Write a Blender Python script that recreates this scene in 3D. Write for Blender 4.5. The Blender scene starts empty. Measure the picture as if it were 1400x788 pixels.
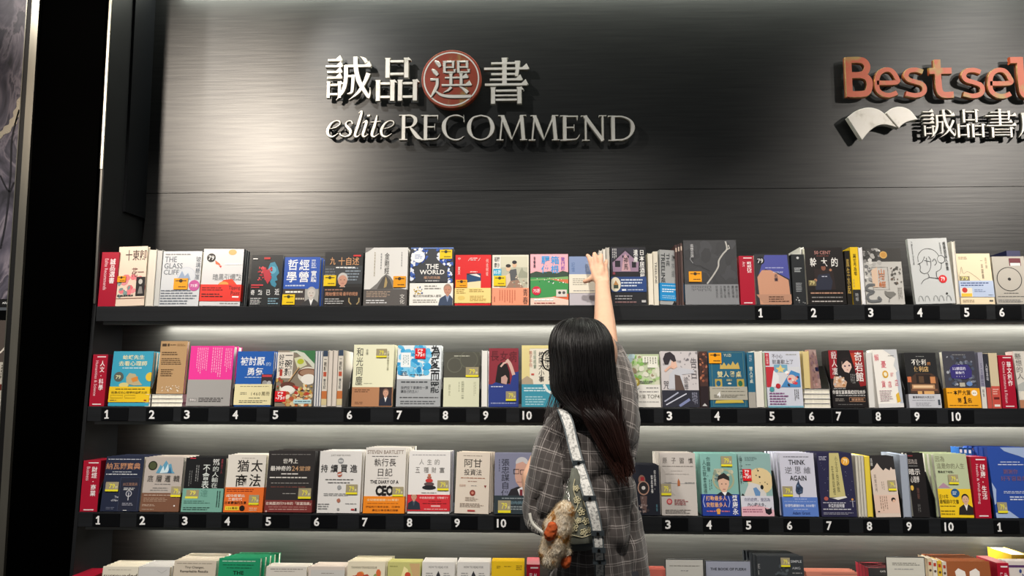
import bpy, bmesh, math, random
from mathutils import Vector, Matrix, Euler, noise

# ------------------------------------------------------------ camera, world, lights, exposure
SC = bpy.context.scene
COL = SC.collection
F_PX = 1011.0
CAM_POS = Vector((0.0, -2.5, 1.5))
CAM_ROT = Euler((math.radians(90 + 5.43), 0.0, math.radians(2.0)), 'XYZ')
cam_data = bpy.data.cameras.new('camera')
cam_data.sensor_width = 36.0
cam_data.lens = 36.0 * F_PX / 1400.0
cam = bpy.data.objects.new('camera', cam_data)
cam.location = CAM_POS
cam.rotation_euler = CAM_ROT
COL.objects.link(cam)
SC.camera = cam

world = bpy.data.worlds.new('world')
SC.world = world
world.use_nodes = True
world.node_tree.nodes['Background'].inputs[0].default_value = (0.93, 0.96, 1.0, 1)
world.node_tree.nodes['Background'].inputs[1].default_value = 0.09

SC.view_settings.view_transform = 'Standard'
SC.view_settings.look = 'None'
SC.view_settings.gamma = 1.0
SC.view_settings.exposure = 0.0
SC.view_settings.use_curve_mapping = False


def spot(name, loc, tgt, power, angle, blend=0.6, radius=0.04, col=(1.0, 0.93, 0.84)):
    d = bpy.data.lights.new(name, 'SPOT')
    d.energy = power
    d.spot_size = math.radians(angle)
    d.spot_blend = blend
    d.shadow_soft_size = radius
    d.color = col
    o = bpy.data.objects.new(name, d)
    o.location = loc
    o.rotation_euler = (Vector(tgt) - Vector(loc)).to_track_quat('-Z', 'Y').to_euler()
    COL.objects.link(o)
    return o


def area(name, loc, rot, sx, sy, power, col=(1.0, 0.97, 0.9)):
    d = bpy.data.lights.new(name, 'AREA')
    d.shape = 'RECTANGLE'
    d.size = sx
    d.size_y = sy
    d.energy = power
    d.color = col
    o = bpy.data.objects.new(name, d)
    o.location = loc
    o.rotation_euler = rot
    COL.objects.link(o)
    return o


# track spots on the shop ceiling in front of the bookcase, aimed at the books
for k, sx in enumerate((-2.2, -1.4, -0.6, 0.2, 1.0, 1.8)):
    spot('track_spot', (sx, -1.75, 3.35), (sx + 0.2, 0.0, 1.15), 150, 52, 0.75, 0.05)
# steep spots for the raised lettering
spot('sign_spot', (-1.35, -0.95, 3.35), (-0.25, 0.25, 2.35), 90, 44, 0.8, 0.03, (1.0, 0.96, 0.9))
spot('sign_spot', (2.35, -0.95, 3.35), (1.5, 0.25, 2.35), 26, 44, 0.8, 0.03, (1.0, 0.94, 0.86))
# lamps further back in the shop, mirrored softly by the brushed sign wall
spot('shop_spot', (-2.2, -2.9, 3.2), (-1.2, 0.27, 2.38), 880, 25, 1.0, 0.14, (1.0, 0.86, 0.72))
spot('shop_spot', (3.4, -2.9, 3.15), (1.7, 0.27, 2.3), 360, 25, 1.0, 0.12, (1.0, 0.90, 0.80))
# lamp over the aisle beside the black column
spot('aisle_spot', (-2.35, -1.0, 3.3), (-1.72, 0.0, 2.95), 60, 40, 0.9, 0.06, (1.0, 0.93, 0.84))


def at(px, py, Y):
    """point of the world on the plane y = Y that the photograph shows at this pixel"""
    d = CAM_ROT.to_matrix() @ Vector((px - 700.0, -(py - 394.0), -F_PX))
    return CAM_POS + d * ((Y - CAM_POS.y) / d.y)


ROWY = {1: 0.0, 2: -0.02, 3: -0.04, 4: -0.07}           # front edge of each shelf
SHZ = {1: at(700, 418, 0.0).z, 2: at(700, 557.5, -0.02).z, 3: at(700, 705, -0.04).z}
SHZ[4] = SHZ[3] - 0.375
SHB = {1: at(700, 438.5, 0.0).z, 2: at(700, 578, -0.02).z, 3: at(700, 725.5, -0.04).z}
SHB[4] = SHZ[4] - 0.055
XL_IN = at(124, 520, -0.01).x          # inner face of the left side panel
SLOPE = {1: 3.0, 2: 3.0, 3: 3.0, 4: 3.0}      # slope of each display shelf
LEAN = {1: 5.0, 2: 6.5, 3: 8.0, 4: 8.0}      # books lean back a little more
BACK_UP = 0.27      # depth of the sign wall
BACK_ROW = 0.17     # depth of the back panels between the shelves

# LED strips tucked behind the lip of each shelf, washing the back panels
for r in (1, 2, 3):
    area('led_strip_light', (0.66, BACK_ROW - 0.035, SHB[r] - 0.014), (math.radians(14), 0, 0), 4.05, 0.012, 17.0, (1.0, 0.97, 0.88))
area('led_strip_light', (0.6, BACK_UP - 0.06, 2.98), (math.radians(10), 0, 0), 4.1, 0.03, 24.0, (0.97, 1.0, 0.86))


# ------------------------------------------------------------ helpers
def lin(c):
    return c / 12.92 if c <= 0.04045 else ((c + 0.055) / 1.055) ** 2.4


def rgb(h):
    if len(h) == 3:
        h = h[0] * 2 + h[1] * 2 + h[2] * 2
    return tuple(lin(int(h[i:i + 2], 16) / 255.0) for i in (0, 2, 4)) + (1,)


_MAT = {}


def M(h, rough=0.45, metal=0.0, coat=0.0, noise_amt=0.0, noise_scale=60.0, bump=0.0, stretch=None, key=None):
    k = (h, rough, metal, coat, noise_amt, noise_scale, bump, stretch)
    if k in _MAT:
        return _MAT[k]
    m = bpy.data.materials.new('material_' + (key or h))
    m.use_nodes = True
    nt = m.node_tree
    b = nt.nodes['Principled BSDF']
    b.inputs['Base Color'].default_value = rgb(h)
    b.inputs['Roughness'].default_value = rough
    b.inputs['Metallic'].default_value = metal
    b.inputs['Coat Weight'].default_value = coat
    if not metal:
        b.inputs['Specular IOR Level'].default_value = 0.35
    if noise_amt or bump:
        tc = nt.nodes.new('ShaderNodeTexCoord')
        mp = nt.nodes.new('ShaderNodeMapping')
        if stretch:
            mp.inputs['Scale'].default_value = stretch
        nz = nt.nodes.new('ShaderNodeTexNoise')
        nz.inputs['Scale'].default_value = noise_scale
        nz.inputs['Detail'].default_value = 6
        nt.links.new(tc.outputs['Object'], mp.inputs[0])
        nt.links.new(mp.outputs[0], nz.inputs['Vector'])
        if noise_amt:
            r = nt.nodes.new('ShaderNodeValToRGB')
            c = rgb(h)
            r.color_ramp.elements[0].position = 0.3
            r.color_ramp.elements[1].position = 0.7
            r.color_ramp.elements[0].color = tuple(x * (1 - noise_amt) for x in c[:3]) + (1,)
            r.color_ramp.elements[1].color = tuple(min(1, x * (1 + noise_amt)) for x in c[:3]) + (1,)
            nt.links.new(nz.outputs['Fac'], r.inputs[0])
            nt.links.new(r.outputs[0], b.inputs['Base Color'])
        if bump:
            bp = nt.nodes.new('ShaderNodeBump')
            bp.inputs['Strength'].default_value = bump
            bp.inputs['Distance'].default_value = 0.004
            nt.links.new(nz.outputs['Fac'], bp.inputs['Height'])
            nt.links.new(bp.outputs[0], b.inputs['Normal'])
    _MAT[k] = m
    return m


def ramp_mat(name, stops, scale=5.0, rough=0.6, detail=8, stretch=(1, 1, 1), metal=0.0, bump=0.0, distort=0.0):
    m = bpy.data.materials.new(name)
    m.use_nodes = True
    nt = m.node_tree
    b = nt.nodes['Principled BSDF']
    b.inputs['Roughness'].default_value = rough
    b.inputs['Metallic'].default_value = metal
    tc = nt.nodes.new('ShaderNodeTexCoord')
    mp = nt.nodes.new('ShaderNodeMapping')
    mp.inputs['Scale'].default_value = stretch
    nz = nt.nodes.new('ShaderNodeTexNoise')
    nz.inputs['Scale'].default_value = scale
    nz.inputs['Detail'].default_value = detail
    nz.inputs['Distortion'].default_value = distort
    r = nt.nodes.new('ShaderNodeValToRGB')
    while len(r.color_ramp.elements) < len(stops):
        r.color_ramp.elements.new(0.5)
    for e, (p, c) in zip(r.color_ramp.elements, stops):
        e.position = p
        e.color = rgb(c)
    nt.links.new(tc.outputs['Object'], mp.inputs[0])
    nt.links.new(mp.outputs[0], nz.inputs['Vector'])
    nt.links.new(nz.outputs['Fac'], r.inputs[0])
    nt.links.new(r.outputs[0], b.inputs['Base Color'])
    if bump:
        bp = nt.nodes.new('ShaderNodeBump')
        bp.inputs['Strength'].default_value = bump
        bp.inputs['Distance'].default_value = 0.01
        nt.links.new(nz.outputs['Fac'], bp.inputs['Height'])
        nt.links.new(bp.outputs[0], b.inputs['Normal'])
    return m


def link(name, me, parent=None, loc=None):
    o = bpy.data.objects.new(name, me)
    COL.objects.link(o)
    if parent:
        o.parent = parent
    if loc is not None:
        o.location = loc
    return o


def empty(name, loc=(0, 0, 0), rot=(0, 0, 0)):
    o = bpy.data.objects.new(name, None)
    o.empty_display_size = 0.05
    o.location = loc
    o.rotation_euler = rot
    COL.objects.link(o)
    return o


def tag(o, label=None, cat=None, group=None, kind=None):
    if label:
        o['label'] = label
    if cat:
        o['category'] = cat
    if group:
        o['group'] = group
    if kind:
        o['kind'] = kind
    return o


class MB:
    """collects polygons into one mesh"""

    def __init__(self):
        self.v = []
        self.f = []
        self.m = []
        self.mats = []
        self.uv = None

    def mi(self, mat):
        if mat not in self.mats:
            self.mats.append(mat)
        return self.mats.index(mat)

    def poly(self, pts, mat, i=None):
        n = len(self.v)
        self.v.extend([tuple(p) for p in pts])
        self.f.append(tuple(range(n, n + len(pts))))
        self.m.append(self.mi(mat))

    def add(self, vs, fs, mat):
        n = len(self.v)
        self.v.extend([tuple(p) for p in vs])
        mi = self.mi(mat)
        for f in fs:
            self.f.append(tuple(n + k for k in f))
            self.m.append(mi)

    def box(self, x0, x1, y0, y1, z0, z1, mat):
        v = [(x0, y0, z0), (x1, y0, z0), (x1, y1, z0), (x0, y1, z0), (x0, y0, z1), (x1, y0, z1), (x1, y1, z1), (x0, y1, z1)]
        self.add(v, [(0, 3, 2, 1), (4, 5, 6, 7), (0, 1, 5, 4), (1, 2, 6, 5), (2, 3, 7, 6), (3, 0, 4, 7)], mat)

    def prism(self, pts, y0, y1, mat):
        """polygon in x,z (counter-clockwise seen from the front) from y0 (front) to y1"""
        n = len(pts)
        v = [(x, y0, z) for x, z in pts] + [(x, y1, z) for x, z in pts]
        f = [tuple(range(n)), tuple(range(2 * n - 1, n - 1, -1))]
        f += [((i + 1) % n, i, n + i, n + (i + 1) % n) for i in range(n)]
        self.add(v, f, mat)

    def build(self, name, parent=None, loc=None, smooth=False, bevel=0.0):
        me = bpy.data.meshes.new(name)
        me.from_pydata(self.v, [], self.f)
        for mt in self.mats:
            me.materials.append(mt)
        me.polygons.foreach_set('material_index', self.m)
        if smooth:
            me.polygons.foreach_set('use_smooth', [True] * len(self.f))
        me.update()
        o = link(name, me, parent, loc)
        if bevel:
            md = o.modifiers.new('bevel', 'BEVEL')
            md.width = bevel
            md.segments = 2
            md.limit_method = 'ANGLE'
        return o


def tube(mb, pts, radii, mat, n=8, cap=True):
    """tapered tube along points"""
    pts = [Vector(p) for p in pts]
    if not hasattr(radii, '__len__'):
        radii = [radii] * len(pts)
    base = len(mb.v)
    up = Vector((0, 0, 1))
    prev = None
    vs = []
    for i, p in enumerate(pts):
        t = (pts[min(i + 1, len(pts) - 1)] - pts[max(i - 1, 0)]).normalized()
        if prev is None:
            a = t.cross(up if abs(t.z) < 0.9 else Vector((1, 0, 0))).normalized()
        else:
            a = (prev - t * prev.dot(t)).normalized()
        prev = a
        b = t.cross(a)
        for k in range(n):
            an = 2 * math.pi * k / n
            vs.append(p + (a * math.cos(an) + b * math.sin(an)) * radii[i])
    fs = []
    for i in range(len(pts) - 1):
        for k in range(n):
            k2 = (k + 1) % n
            fs.append((i * n + k, i * n + k2, (i + 1) * n + k2, (i + 1) * n + k))
    if cap:
        fs.append(tuple(range(n - 1, -1, -1)))
        fs.append(tuple((len(pts) - 1) * n + k for k in range(n)))
    mb.add(vs, fs, mat)


def crom(pts, n=8):
    """Catmull-Rom through points (any dimension)"""
    out = []
    P = [pts[0]] + list(pts) + [pts[-1]]
    for i in range(1, len(P) - 2):
        for k in range(n):
            t = k / n
            out.append(tuple(0.5 * ((2 * b) + (-a + c) * t + (2 * a - 5 * b + 4 * c - d) * t * t + (-a + 3 * b - 3 * c + d) * t ** 3)
                             for a, b, c, d in zip(P[i - 1], P[i], P[i + 1], P[i + 2])))
    out.append(tuple(pts[-1]))
    return out


# ------------------------------------------------------------ lettering
_GL = {}


def glyph(s, bold):
    if ord(s[0]) > 0x2000:
        bold = min(bold, 0.55)      # keep dense characters open
    k = (s, bold)
    if k not in _GL:
        c = bpy.data.curves.new('lettering', 'FONT')
        c.body = s
        c.resolution_u = 2
        c.offset = 0.022 * bold
        o = bpy.data.objects.new('lettering', c)
        m = bpy.data.meshes.new_from_object(o)
        vs = [(v.co.x, v.co.y) for v in m.vertices]
        fs = [tuple(p.vertices) for p in m.polygons]
        bpy.data.objects.remove(o)
        bpy.data.curves.remove(c)
        bpy.data.meshes.remove(m)
        _GL[k] = (vs, fs)
    return _GL[k]


def layout(s, bold, vertical=False):
    """lettering as 2D mesh in em units"""
    V, Fc = [], []
    if vertical:
        y = 0.0
        for ch in s:
            if ch == ' ':
                y -= 0.5
                continue
            vs, fs = glyph(ch, bold)
            n = len(V)
            w = 0.0 if ord(ch) > 0x2000 else 0.25
            V += [(a + w, b + y) for a, b in vs]
            Fc += [tuple(n + q for q in f) for f in fs]
            y -= 1.0
        return V, Fc
    if all(ord(ch) < 0x2000 for ch in s):
        return glyph(s, bold)
    x = 0.0
    for ch in s:
        if ch == ' ':
            x += 0.4
            continue
        vs, fs = glyph(ch, bold)
        n = len(V)
        V += [(a + x, b) for a, b in vs]
        Fc += [tuple(n + q for q in f) for f in fs]
        x += 1.0 if ord(ch) > 0x2000 else 0.62
    return V, Fc


class Sheet:
    """flat print on a cover: u to the right, v down, both 0..1"""

    def __init__(self, w, h, x0=None, z0=0.0, y0=-0.0003):
        self.w, self.h = w, h
        self.x0 = -w / 2 if x0 is None else x0
        self.z0 = z0
        self.y = y0
        self.mb = MB()

    def P(self, u, v):
        u, v = min(1.0, max(0.0, u)), min(1.0, max(0.0, v))      # print ends at the trimmed edge
        return (self.x0 + u * self.w, self.y, self.z0 + (1 - v) * self.h)

    def step(self):
        self.y -= 0.00009

    def polyg(self, pts, col):
        self.step()
        p = [self.P(*q) for q in pts]
        a = sum(p[i][0] * p[(i + 1) % len(p)][2] - p[(i + 1) % len(p)][0] * p[i][2] for i in range(len(p)))
        if a < 0:
            p.reverse()
        if len(p) > 4:
            # fan triangulation is left to blender: one ngon
            pass
        self.mb.poly(p, M(col))

    def rect(self, a, b, c, d, col):
        self.polyg([(a, b), (c, b), (c, d), (a, d)], col)

    def ell(self, u, v, ru, col, k=1.0, n=20, rot=0.0):
        asp = self.w / self.h
        self.polyg([(u + ru * (math.cos(t) * math.cos(rot) - k * math.sin(t) * math.sin(rot)),
                     v + ru * asp * (math.cos(t) * math.sin(rot) + k * math.sin(t) * math.cos(rot)))
                    for t in [2 * math.pi * i / n for i in range(n)]], col)

    def line(self, pts, wd, col):
        """stroke of width wd (share of cover width) along u,v points"""
        asp = self.w / self.h
        self.step()
        q = [(min(1, max(0, u)) * self.w, -min(1, max(0, v)) * self.h) for u, v in pts]
        hw = wd * self.w / 2
        L, R = [], []
        for i, p in enumerate(q):
            a = q[max(i - 1, 0)]
            b = q[min(i + 1, len(q) - 1)]
            dx, dy = b[0] - a[0], b[1] - a[1]
            l = math.hypot(dx, dy) or 1
            nx, ny = -dy / l * hw, dx / l * hw
            L.append((self.x0 + p[0] + nx, self.y, self.z0 + self.h + p[1] + ny))
            R.append((self.x0 + p[0] - nx, self.y, self.z0 + self.h + p[1] - ny))
        n = len(q)
        self.mb.add(L + R, [(i, n + i, n + i + 1, i + 1) for i in range(n - 1)], M(col))

    def text(self, s, a, b, c, d, col, bold=0.6, vertical=False, rot=0):
        self.step()
        V, Fc = layout(s, bold, vertical)
        if not V:
            return
        xs = [p[0] for p in V]
        ys = [p[1] for p in V]
        x0, x1, y0, y1 = min(xs), max(xs), min(ys), max(ys)
        sx = 1.0 / max(x1 - x0, 1e-6)
        sy = 1.0 / max(y1 - y0, 1e-6)
        out = []
        for x, y in V:
            fx = (x - x0) * sx
            fy = (y1 - y) * sy
            if rot:          # reading downwards
                fx, fy = 1 - fy, fx
            out.append(self.P(a + fx * (c - a), b + fy * (d - b)))
        self.mb.add(out, Fc, M(col))

    def bars(self, a, b, c, d, n, col, vert=False, seed=1):
        """small print too fine to read, as rows of dashes"""
        rnd = random.Random(seed + int(a * 97) + int(b * 389) + n)
        self.step()
        for i in range(n):
            if vert:
                w = (c - a) / n
                x = a + (i + 0.25) * w
                y = b
                end = b + (d - b) * rnd.uniform(0.7, 1)
                while y < end:
                    l = rnd.uniform(0.02, 0.05)
                    self.mb.poly([self.P(x, min(y + l, end)), self.P(x + w * 0.42, min(y + l, end)), self.P(x + w * 0.42, y), self.P(x, y)], M(col))
                    y += l + 0.012
            else:
                h = (d - b) / n
                y = b + (i + 0.25) * h
                x = a
                end = a + (c - a) * (rnd.uniform(0.7, 1) if n > 1 else 1)
                while x < end - 0.01:
                    l = rnd.uniform(0.04, 0.13)
                    self.mb.poly([self.P(x, y + h * 0.45), self.P(min(x + l, end), y + h * 0.45), self.P(min(x + l, end), y), self.P(x, y)], M(col))
                    x += l + 0.016

    def run(self, items):
        for it in items:
            k = it[0]
            if k == 'R':
                self.rect(*it[1:])
            elif k == 'T':
                self.text(*it[1:])
            elif k == 'V':
                self.text(it[1], it[2], it[3], it[4], it[5], it[6], it[7] if len(it) > 7 else 0.6, True)
            elif k == 'W':
                self.text(it[1], it[2], it[3], it[4], it[5], it[6], it[7] if len(it) > 7 else 0.6, False, 1)
            elif k == 'B':
                self.bars(*it[1:])
            elif k == 'C':
                self.ell(*it[1:])
            elif k == 'P':
                self.polyg(*it[1:])
            elif k == 'L':
                self.line(*it[1:])
            elif k == 'MAN':
                self.man(*it[1:])
            elif k == 'X':           # scatter of small blobs: (x,a,b,c,d,n,size,[cols],seed)
                _, a, b, c, d, n, sz, cols, sd = it
                rnd = random.Random(sd)
                for i in range(n):
                    self.ell(rnd.uniform(a, c), rnd.uniform(b, d), sz * rnd.uniform(0.5, 1.2), rnd.choice(cols), rnd.uniform(0.5, 1), 7, rnd.uniform(0, 3))
                    self.y += 0.00007
            elif k == 'G':           # round-cornered outline box
                a, b, c, d, wd, col = it[1:]
                self.line([(a, b), (c, b), (c, d), (a, d), (a, b)], wd, col)

    def man(self, u, v, s, suit='222', skin='d9a98c', hair='999', shirt='eee'):
        """printed half portrait: u,v is the chin, s the head width"""
        asp = self.w / self.h
        self.polyg([(u - s * 1.25, v + s * 1.7 * asp), (u - s * 1.05, v + s * 0.6 * asp), (u - s * 0.35, v + s * 0.15 * asp), (u + s * 0.35, v + s * 0.15 * asp),
                    (u + s * 1.05, v + s * 0.6 * asp), (u + s * 1.25, v + s * 1.7 * asp)], suit)
        self.polyg([(u - s * 0.3, v + s * 0.1 * asp), (u + s * 0.3, v + s * 0.1 * asp), (u, v + s * 1.1 * asp)], shirt)
        self.polyg([(u - s * 0.2, v - s * 0.2 * asp), (u + s * 0.2, v - s * 0.2 * asp), (u + s * 0.22, v + s * 0.15 * asp), (u, v + s * 0.35 * asp), (u - s * 0.22, v + s * 0.15 * asp)], skin)
        self.ell(u, v - s * 0.78 * asp, s * 0.56, hair, 1.15)
        self.ell(u, v - s * 0.55 * asp, s * 0.5, skin, 1.2)
        for e in (-1, 1):
            self.ell(u + e * s * 0.2, v - s * 0.62 * asp, s * 0.07, '332', 0.6, 8)
        self.rect(u - s * 0.15, v - s * 0.28 * asp, u + s * 0.15, v - s * 0.22 * asp, 'a66')


PAGE = None


def page_mat():
    global PAGE
    if PAGE is None:
        PAGE = M('eeeadb', 0.8, noise_amt=0.08, noise_scale=900, stretch=(0.2, 1, 0.02))
    return PAGE


STICK = {
    # yellow shop sticker, gold-grey 79, red 75, orange
    'y': ('f4cf1e', [('B', 0.12, 0.12, 0.88, 0.34, 1, '5a4a10'), ('C', 0.5, 0.23, 0.13, '3a3a20'), ('B', 0.35, 0.68, 0.9, 0.88, 1, '6a5510')]),
    'o': ('f5a51d', [('B', 0.12, 0.12, 0.88, 0.34, 1, '5a3a10'), ('C', 0.5, 0.23, 0.13, '3a2a10'), ('B', 0.35, 0.68, 0.9, 0.88, 1, '5a3a10')]),
    '79': ('a49a7c', [('R', 0, 0.8, 1, 1, 'ede02d'), ('T', '79', 0.28, 0.2, 0.72, 0.68, 'f2e84a', 0.3), ('T', '折', 0.76, 0.45, 0.95, 0.7, 'f2efc0')]),
    '75': ('dc1f26', [('T', '79', 0.2, 0.08, 0.75, 0.3, 'fff'), ('T', '-75', 0.08, 0.38, 0.7, 0.8, 'fff', 1), ('T', '折', 0.74, 0.5, 0.94, 0.78, 'fff')]),
}
BOOKS = {}


def sticker(kind, W, H, u, v, su, sv, parent):
    w, h = su * W, sv * H
    bg, items = STICK[kind]
    s = Sheet(w, h, -W / 2 + u * W, (1 - v) * H - h, -0.0034)
    s.mb.box(s.x0, s.x0 + w, -0.0035, -0.0030, s.z0, s.z0 + h, M(bg, 0.35))
    s.y = -0.0036
    s.run(items)
    tag(s.mb.build('price_sticker', parent), {'y': 'yellow price sticker', 'o': 'orange price sticker', '79': 'gold and grey discount sticker reading 79', '75': 'red discount sticker reading 75'}[kind])


def body(W, H, T, cover, spine, name_c='cover', pages=None, bind='l'):
    """cover board + page block meshes of a standing book (origin bottom centre front)"""
    cm, sm = M(cover, 0.45), M(spine, 0.45)
    c = MB()
    e = 0.0012
    c.box(-W / 2, W / 2, 0, e, 0, H, cm)
    c.box(-W / 2, W / 2, T - e, T, 0, H, cm)
    if bind == 'l':
        c.box(-W / 2, -W / 2 + e, e, T - e, 0, H, sm)
    else:
        c.box(W / 2 - e, W / 2, e, T - e, 0, H, sm)
    p = MB()
    i = 0.0022
    p.box(-W / 2 + (e if bind == 'l' else i), W / 2 - (i if bind == 'l' else e), e, T - e, i, H - i, M(pages, 0.8) if pages else page_mat())
    return c, p


def book(row, x0, x1, ytop, cover, items=(), label='', n=0, T=0.02, lean=None, yaw=0.0, roll=0.0, base=None, band=None, stk=(), spine=None, bind='l',
         z=None, dy=0.004, jit=0.0, tops=False, pages=None, short=None, group=None, copyx=0.0, copyz=0.0, name='book', up=0.0):
    """a book standing face out; x0,x1,ytop in photograph pixels at its front"""
    yf = ROWY[row] + dy
    L = math.radians(LEAN[row] if lean is None else lean)
    zb = (SHZ[row] if z is None else z) + 0.0008 - dy * math.tan(math.radians(SLOPE[row]))
    if tops:
        ye = yf + 0.2 * math.sin(L)
        a, b = at(x0, ytop, ye), at(x1, ytop, ye)
        X0, X1 = a.x, b.x
        H = (a.z + b.z) / 2 - zb
    else:
        py = 0
        # pixel row of the shelf top here
        X0 = X1 = 0
        for it in range(2):
            pb0, pb1 = at(x0, {1: 418, 2: 557, 3: 705, 4: 860}[row] if base is None else base, yf), at(x1, {1: 418, 2: 557, 3: 705, 4: 860}[row] if base is None else base, yf)
        X0, X1 = pb0.x, pb1.x
        H = 0.2
        for it in range(6):
            H = (at((x0 + x1) / 2, ytop, yf + H * math.sin(L)).z - zb) / math.cos(L)
    W = (X1 - X0) / math.cos(math.radians(yaw)) - 0.0012
    H = max(H, 0.03)
    root = empty(name, ((X0 + X1) / 2, yf, zb + up), (-L, math.radians(roll), math.radians(yaw)))
    spine = spine or cover
    tag(root, label, 'book', group)
    # rest the lowest corner on the sloping shelf
    rm = Euler(root.rotation_euler).to_matrix()
    tl = math.tan(math.radians(SLOPE[row]))
    low = min((rm @ Vector((x, y, 0))).z + (rm @ Vector((x, y, 0))).y * tl for x in (-W / 2, W / 2) for y in (0, T))
    if low < -0.0002:
        root.location.z -= low
    c, p = body(W, H, T, cover, spine, pages=pages, bind=bind)
    co = c.build('cover', root)
    po = p.build('page_block', root)
    if items:
        s = Sheet(W, H)
        s.run(items)
        s.mb.build('cover_print', root)
    if band:
        v0, v1, bc, bi = band
        b = MB()
        z1, z0 = (1 - v0) * H, (1 - v1) * H
        b.box(-W / 2 - 0.0005, W / 2 + 0.0005, -0.0018, -0.0012, z0, z1, M(bc, 0.5))
        b.box(-W / 2 - 0.0007, -W / 2 - 0.0001, -0.0012, T * 0.97, z0, z1, M(bc, 0.5))
        b.box(W / 2 + 0.0001, W / 2 + 0.0007, -0.0012, T * 0.97, z0, z1, M(bc, 0.5))
        bo = b.build('paper_band', root)
        s = Sheet(W, z1 - z0, None, z0, -0.0019)
        s.run(bi)
        if s.mb.v:
            s.mb.build('band_print', bo)
    for q in stk:
        sticker(q[0], W, H, *q[1:5], root)
    rnd = random.Random(int(x0 * 7 + row))
    ords = ['directly', 'second', 'third', 'fourth', 'fifth', 'sixth', 'seventh']
    for k in range(n):
        r2 = root.copy()
        COL.objects.link(r2)
        r2.location = (root.location.x + copyx * (k + 1) + rnd.uniform(-jit, jit), root.location.y + (T + 0.0008) * (k + 1) / math.cos(L), root.location.z - (T + 0.0008) * (k + 1) * math.tan(math.radians(SLOPE[row])))
        sh = short or ' '.join(label.split()[:6])
        tag(r2, (('copy standing %s behind the ' % ords[k]) if k == 0 else ('%s copy back behind the ' % ords[k])) + sh, 'book', 'copies stacked behind the ' + sh)
        for ch in (co, po):
            c2 = ch.copy()
            COL.objects.link(c2)
            c2.parent = r2
    return root


def side_book(row, x0, x1, ytop, col, label, items=(), D=0.13, lean=None, base=None, fore=False, z=None, dy=0.006, band=None, roll=0.0, tops=False, cover=None):
    """a book standing with its spine (or, fore=True, its page edge) to the room"""
    yf = ROWY[row] + dy
    L = math.radians(SLOPE[row] if lean is None else lean)
    zb = (SHZ[row] if z is None else z) + 0.0008 - dy * math.tan(L)
    bp = {1: 418, 2: 557, 3: 705, 4: 860}[row] if base is None else base
    if tops:
        a, b = at(x0, ytop, yf + 0.03), at(x1, ytop, yf + 0.03)
        H = (a.z + b.z) / 2 - zb
    else:
        a, b = at(x0, bp, yf), at(x1, bp, yf)
        H = 0.2
        for it in range(6):
            H = (at((x0 + x1) / 2, ytop, yf + H * math.sin(L)).z - zb) / math.cos(L)
    W = b.x - a.x - 0.0008
    root = empty('book', ((a.x + b.x) / 2, yf, zb), (-L, math.radians(roll), 0))
    tag(root, label, 'book')
    cv = cover or col
    e = min(0.0012, W * 0.15)
    c = MB()
    cm = M(cv, 0.45)
    c.box(-W / 2, -W / 2 + e, 0, D, 0, H, cm)
    c.box(W / 2 - e, W / 2, 0, D, 0, H, cm)
    ys = 0 if not fore else D - e
    c.box(-W / 2 + e, W / 2 - e, ys, ys + e, 0, H, M(col, 0.45) if not fore else cm)
    c.build('cover', root)
    p = MB()
    p.box(-W / 2 + e, W / 2 - e, 0.0 + (0.002 if fore else e), D - (e if fore else 0.002), 0.002, H - 0.002, M(col, 0.8) if fore else page_mat())
    p.build('page_block', root)
    if items:
        s = Sheet(W, H)
        s.run(items)
        s.mb.build('spine_print', root)
    return root


def flat_stack(row, x0, x1, ytop, n, labels, col='e9e6de', D=0.15, base=None):
    """books lying flat, page edges to the room"""
    yf = ROWY[row] + 0.004
    bp = {1: 418, 2: 557, 3: 705}[row] if base is None else base
    a, b = at(x0, bp, yf), at(x1, bp, yf)
    L = math.radians(SLOPE[row])
    z0 = SHZ[row] + 0.0006
    z1 = at(x0, ytop, yf).z
    h = (z1 - z0) / n
    W = b.x - a.x
    for k in range(n):
        root = empty('book', ((a.x + b.x) / 2 + (0.001 if k % 2 else -0.001), yf + k * h * math.sin(L), z0 + k * h * math.cos(L)), (-L, 0, 0))
        tag(root, labels[k], 'book', 'books lying flat')
        c = MB()
        cm = M(col, 0.4)
        e = 0.0011
        hh = h - 0.0009
        c.box(-W / 2, W / 2, 0, D, 0, e, cm)
        c.box(-W / 2, W / 2, 0, D, hh - e, hh, cm)
        c.box(W / 2 - e, W / 2, 0, D, e, hh - e, cm)
        c.build('cover', root)
        p = MB()
        p.box(-W / 2 + 0.002, W / 2 - e, 0.002, D - 0.002, e, hh - e, page_mat())
        p.build('page_block', root)
    return z1


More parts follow.
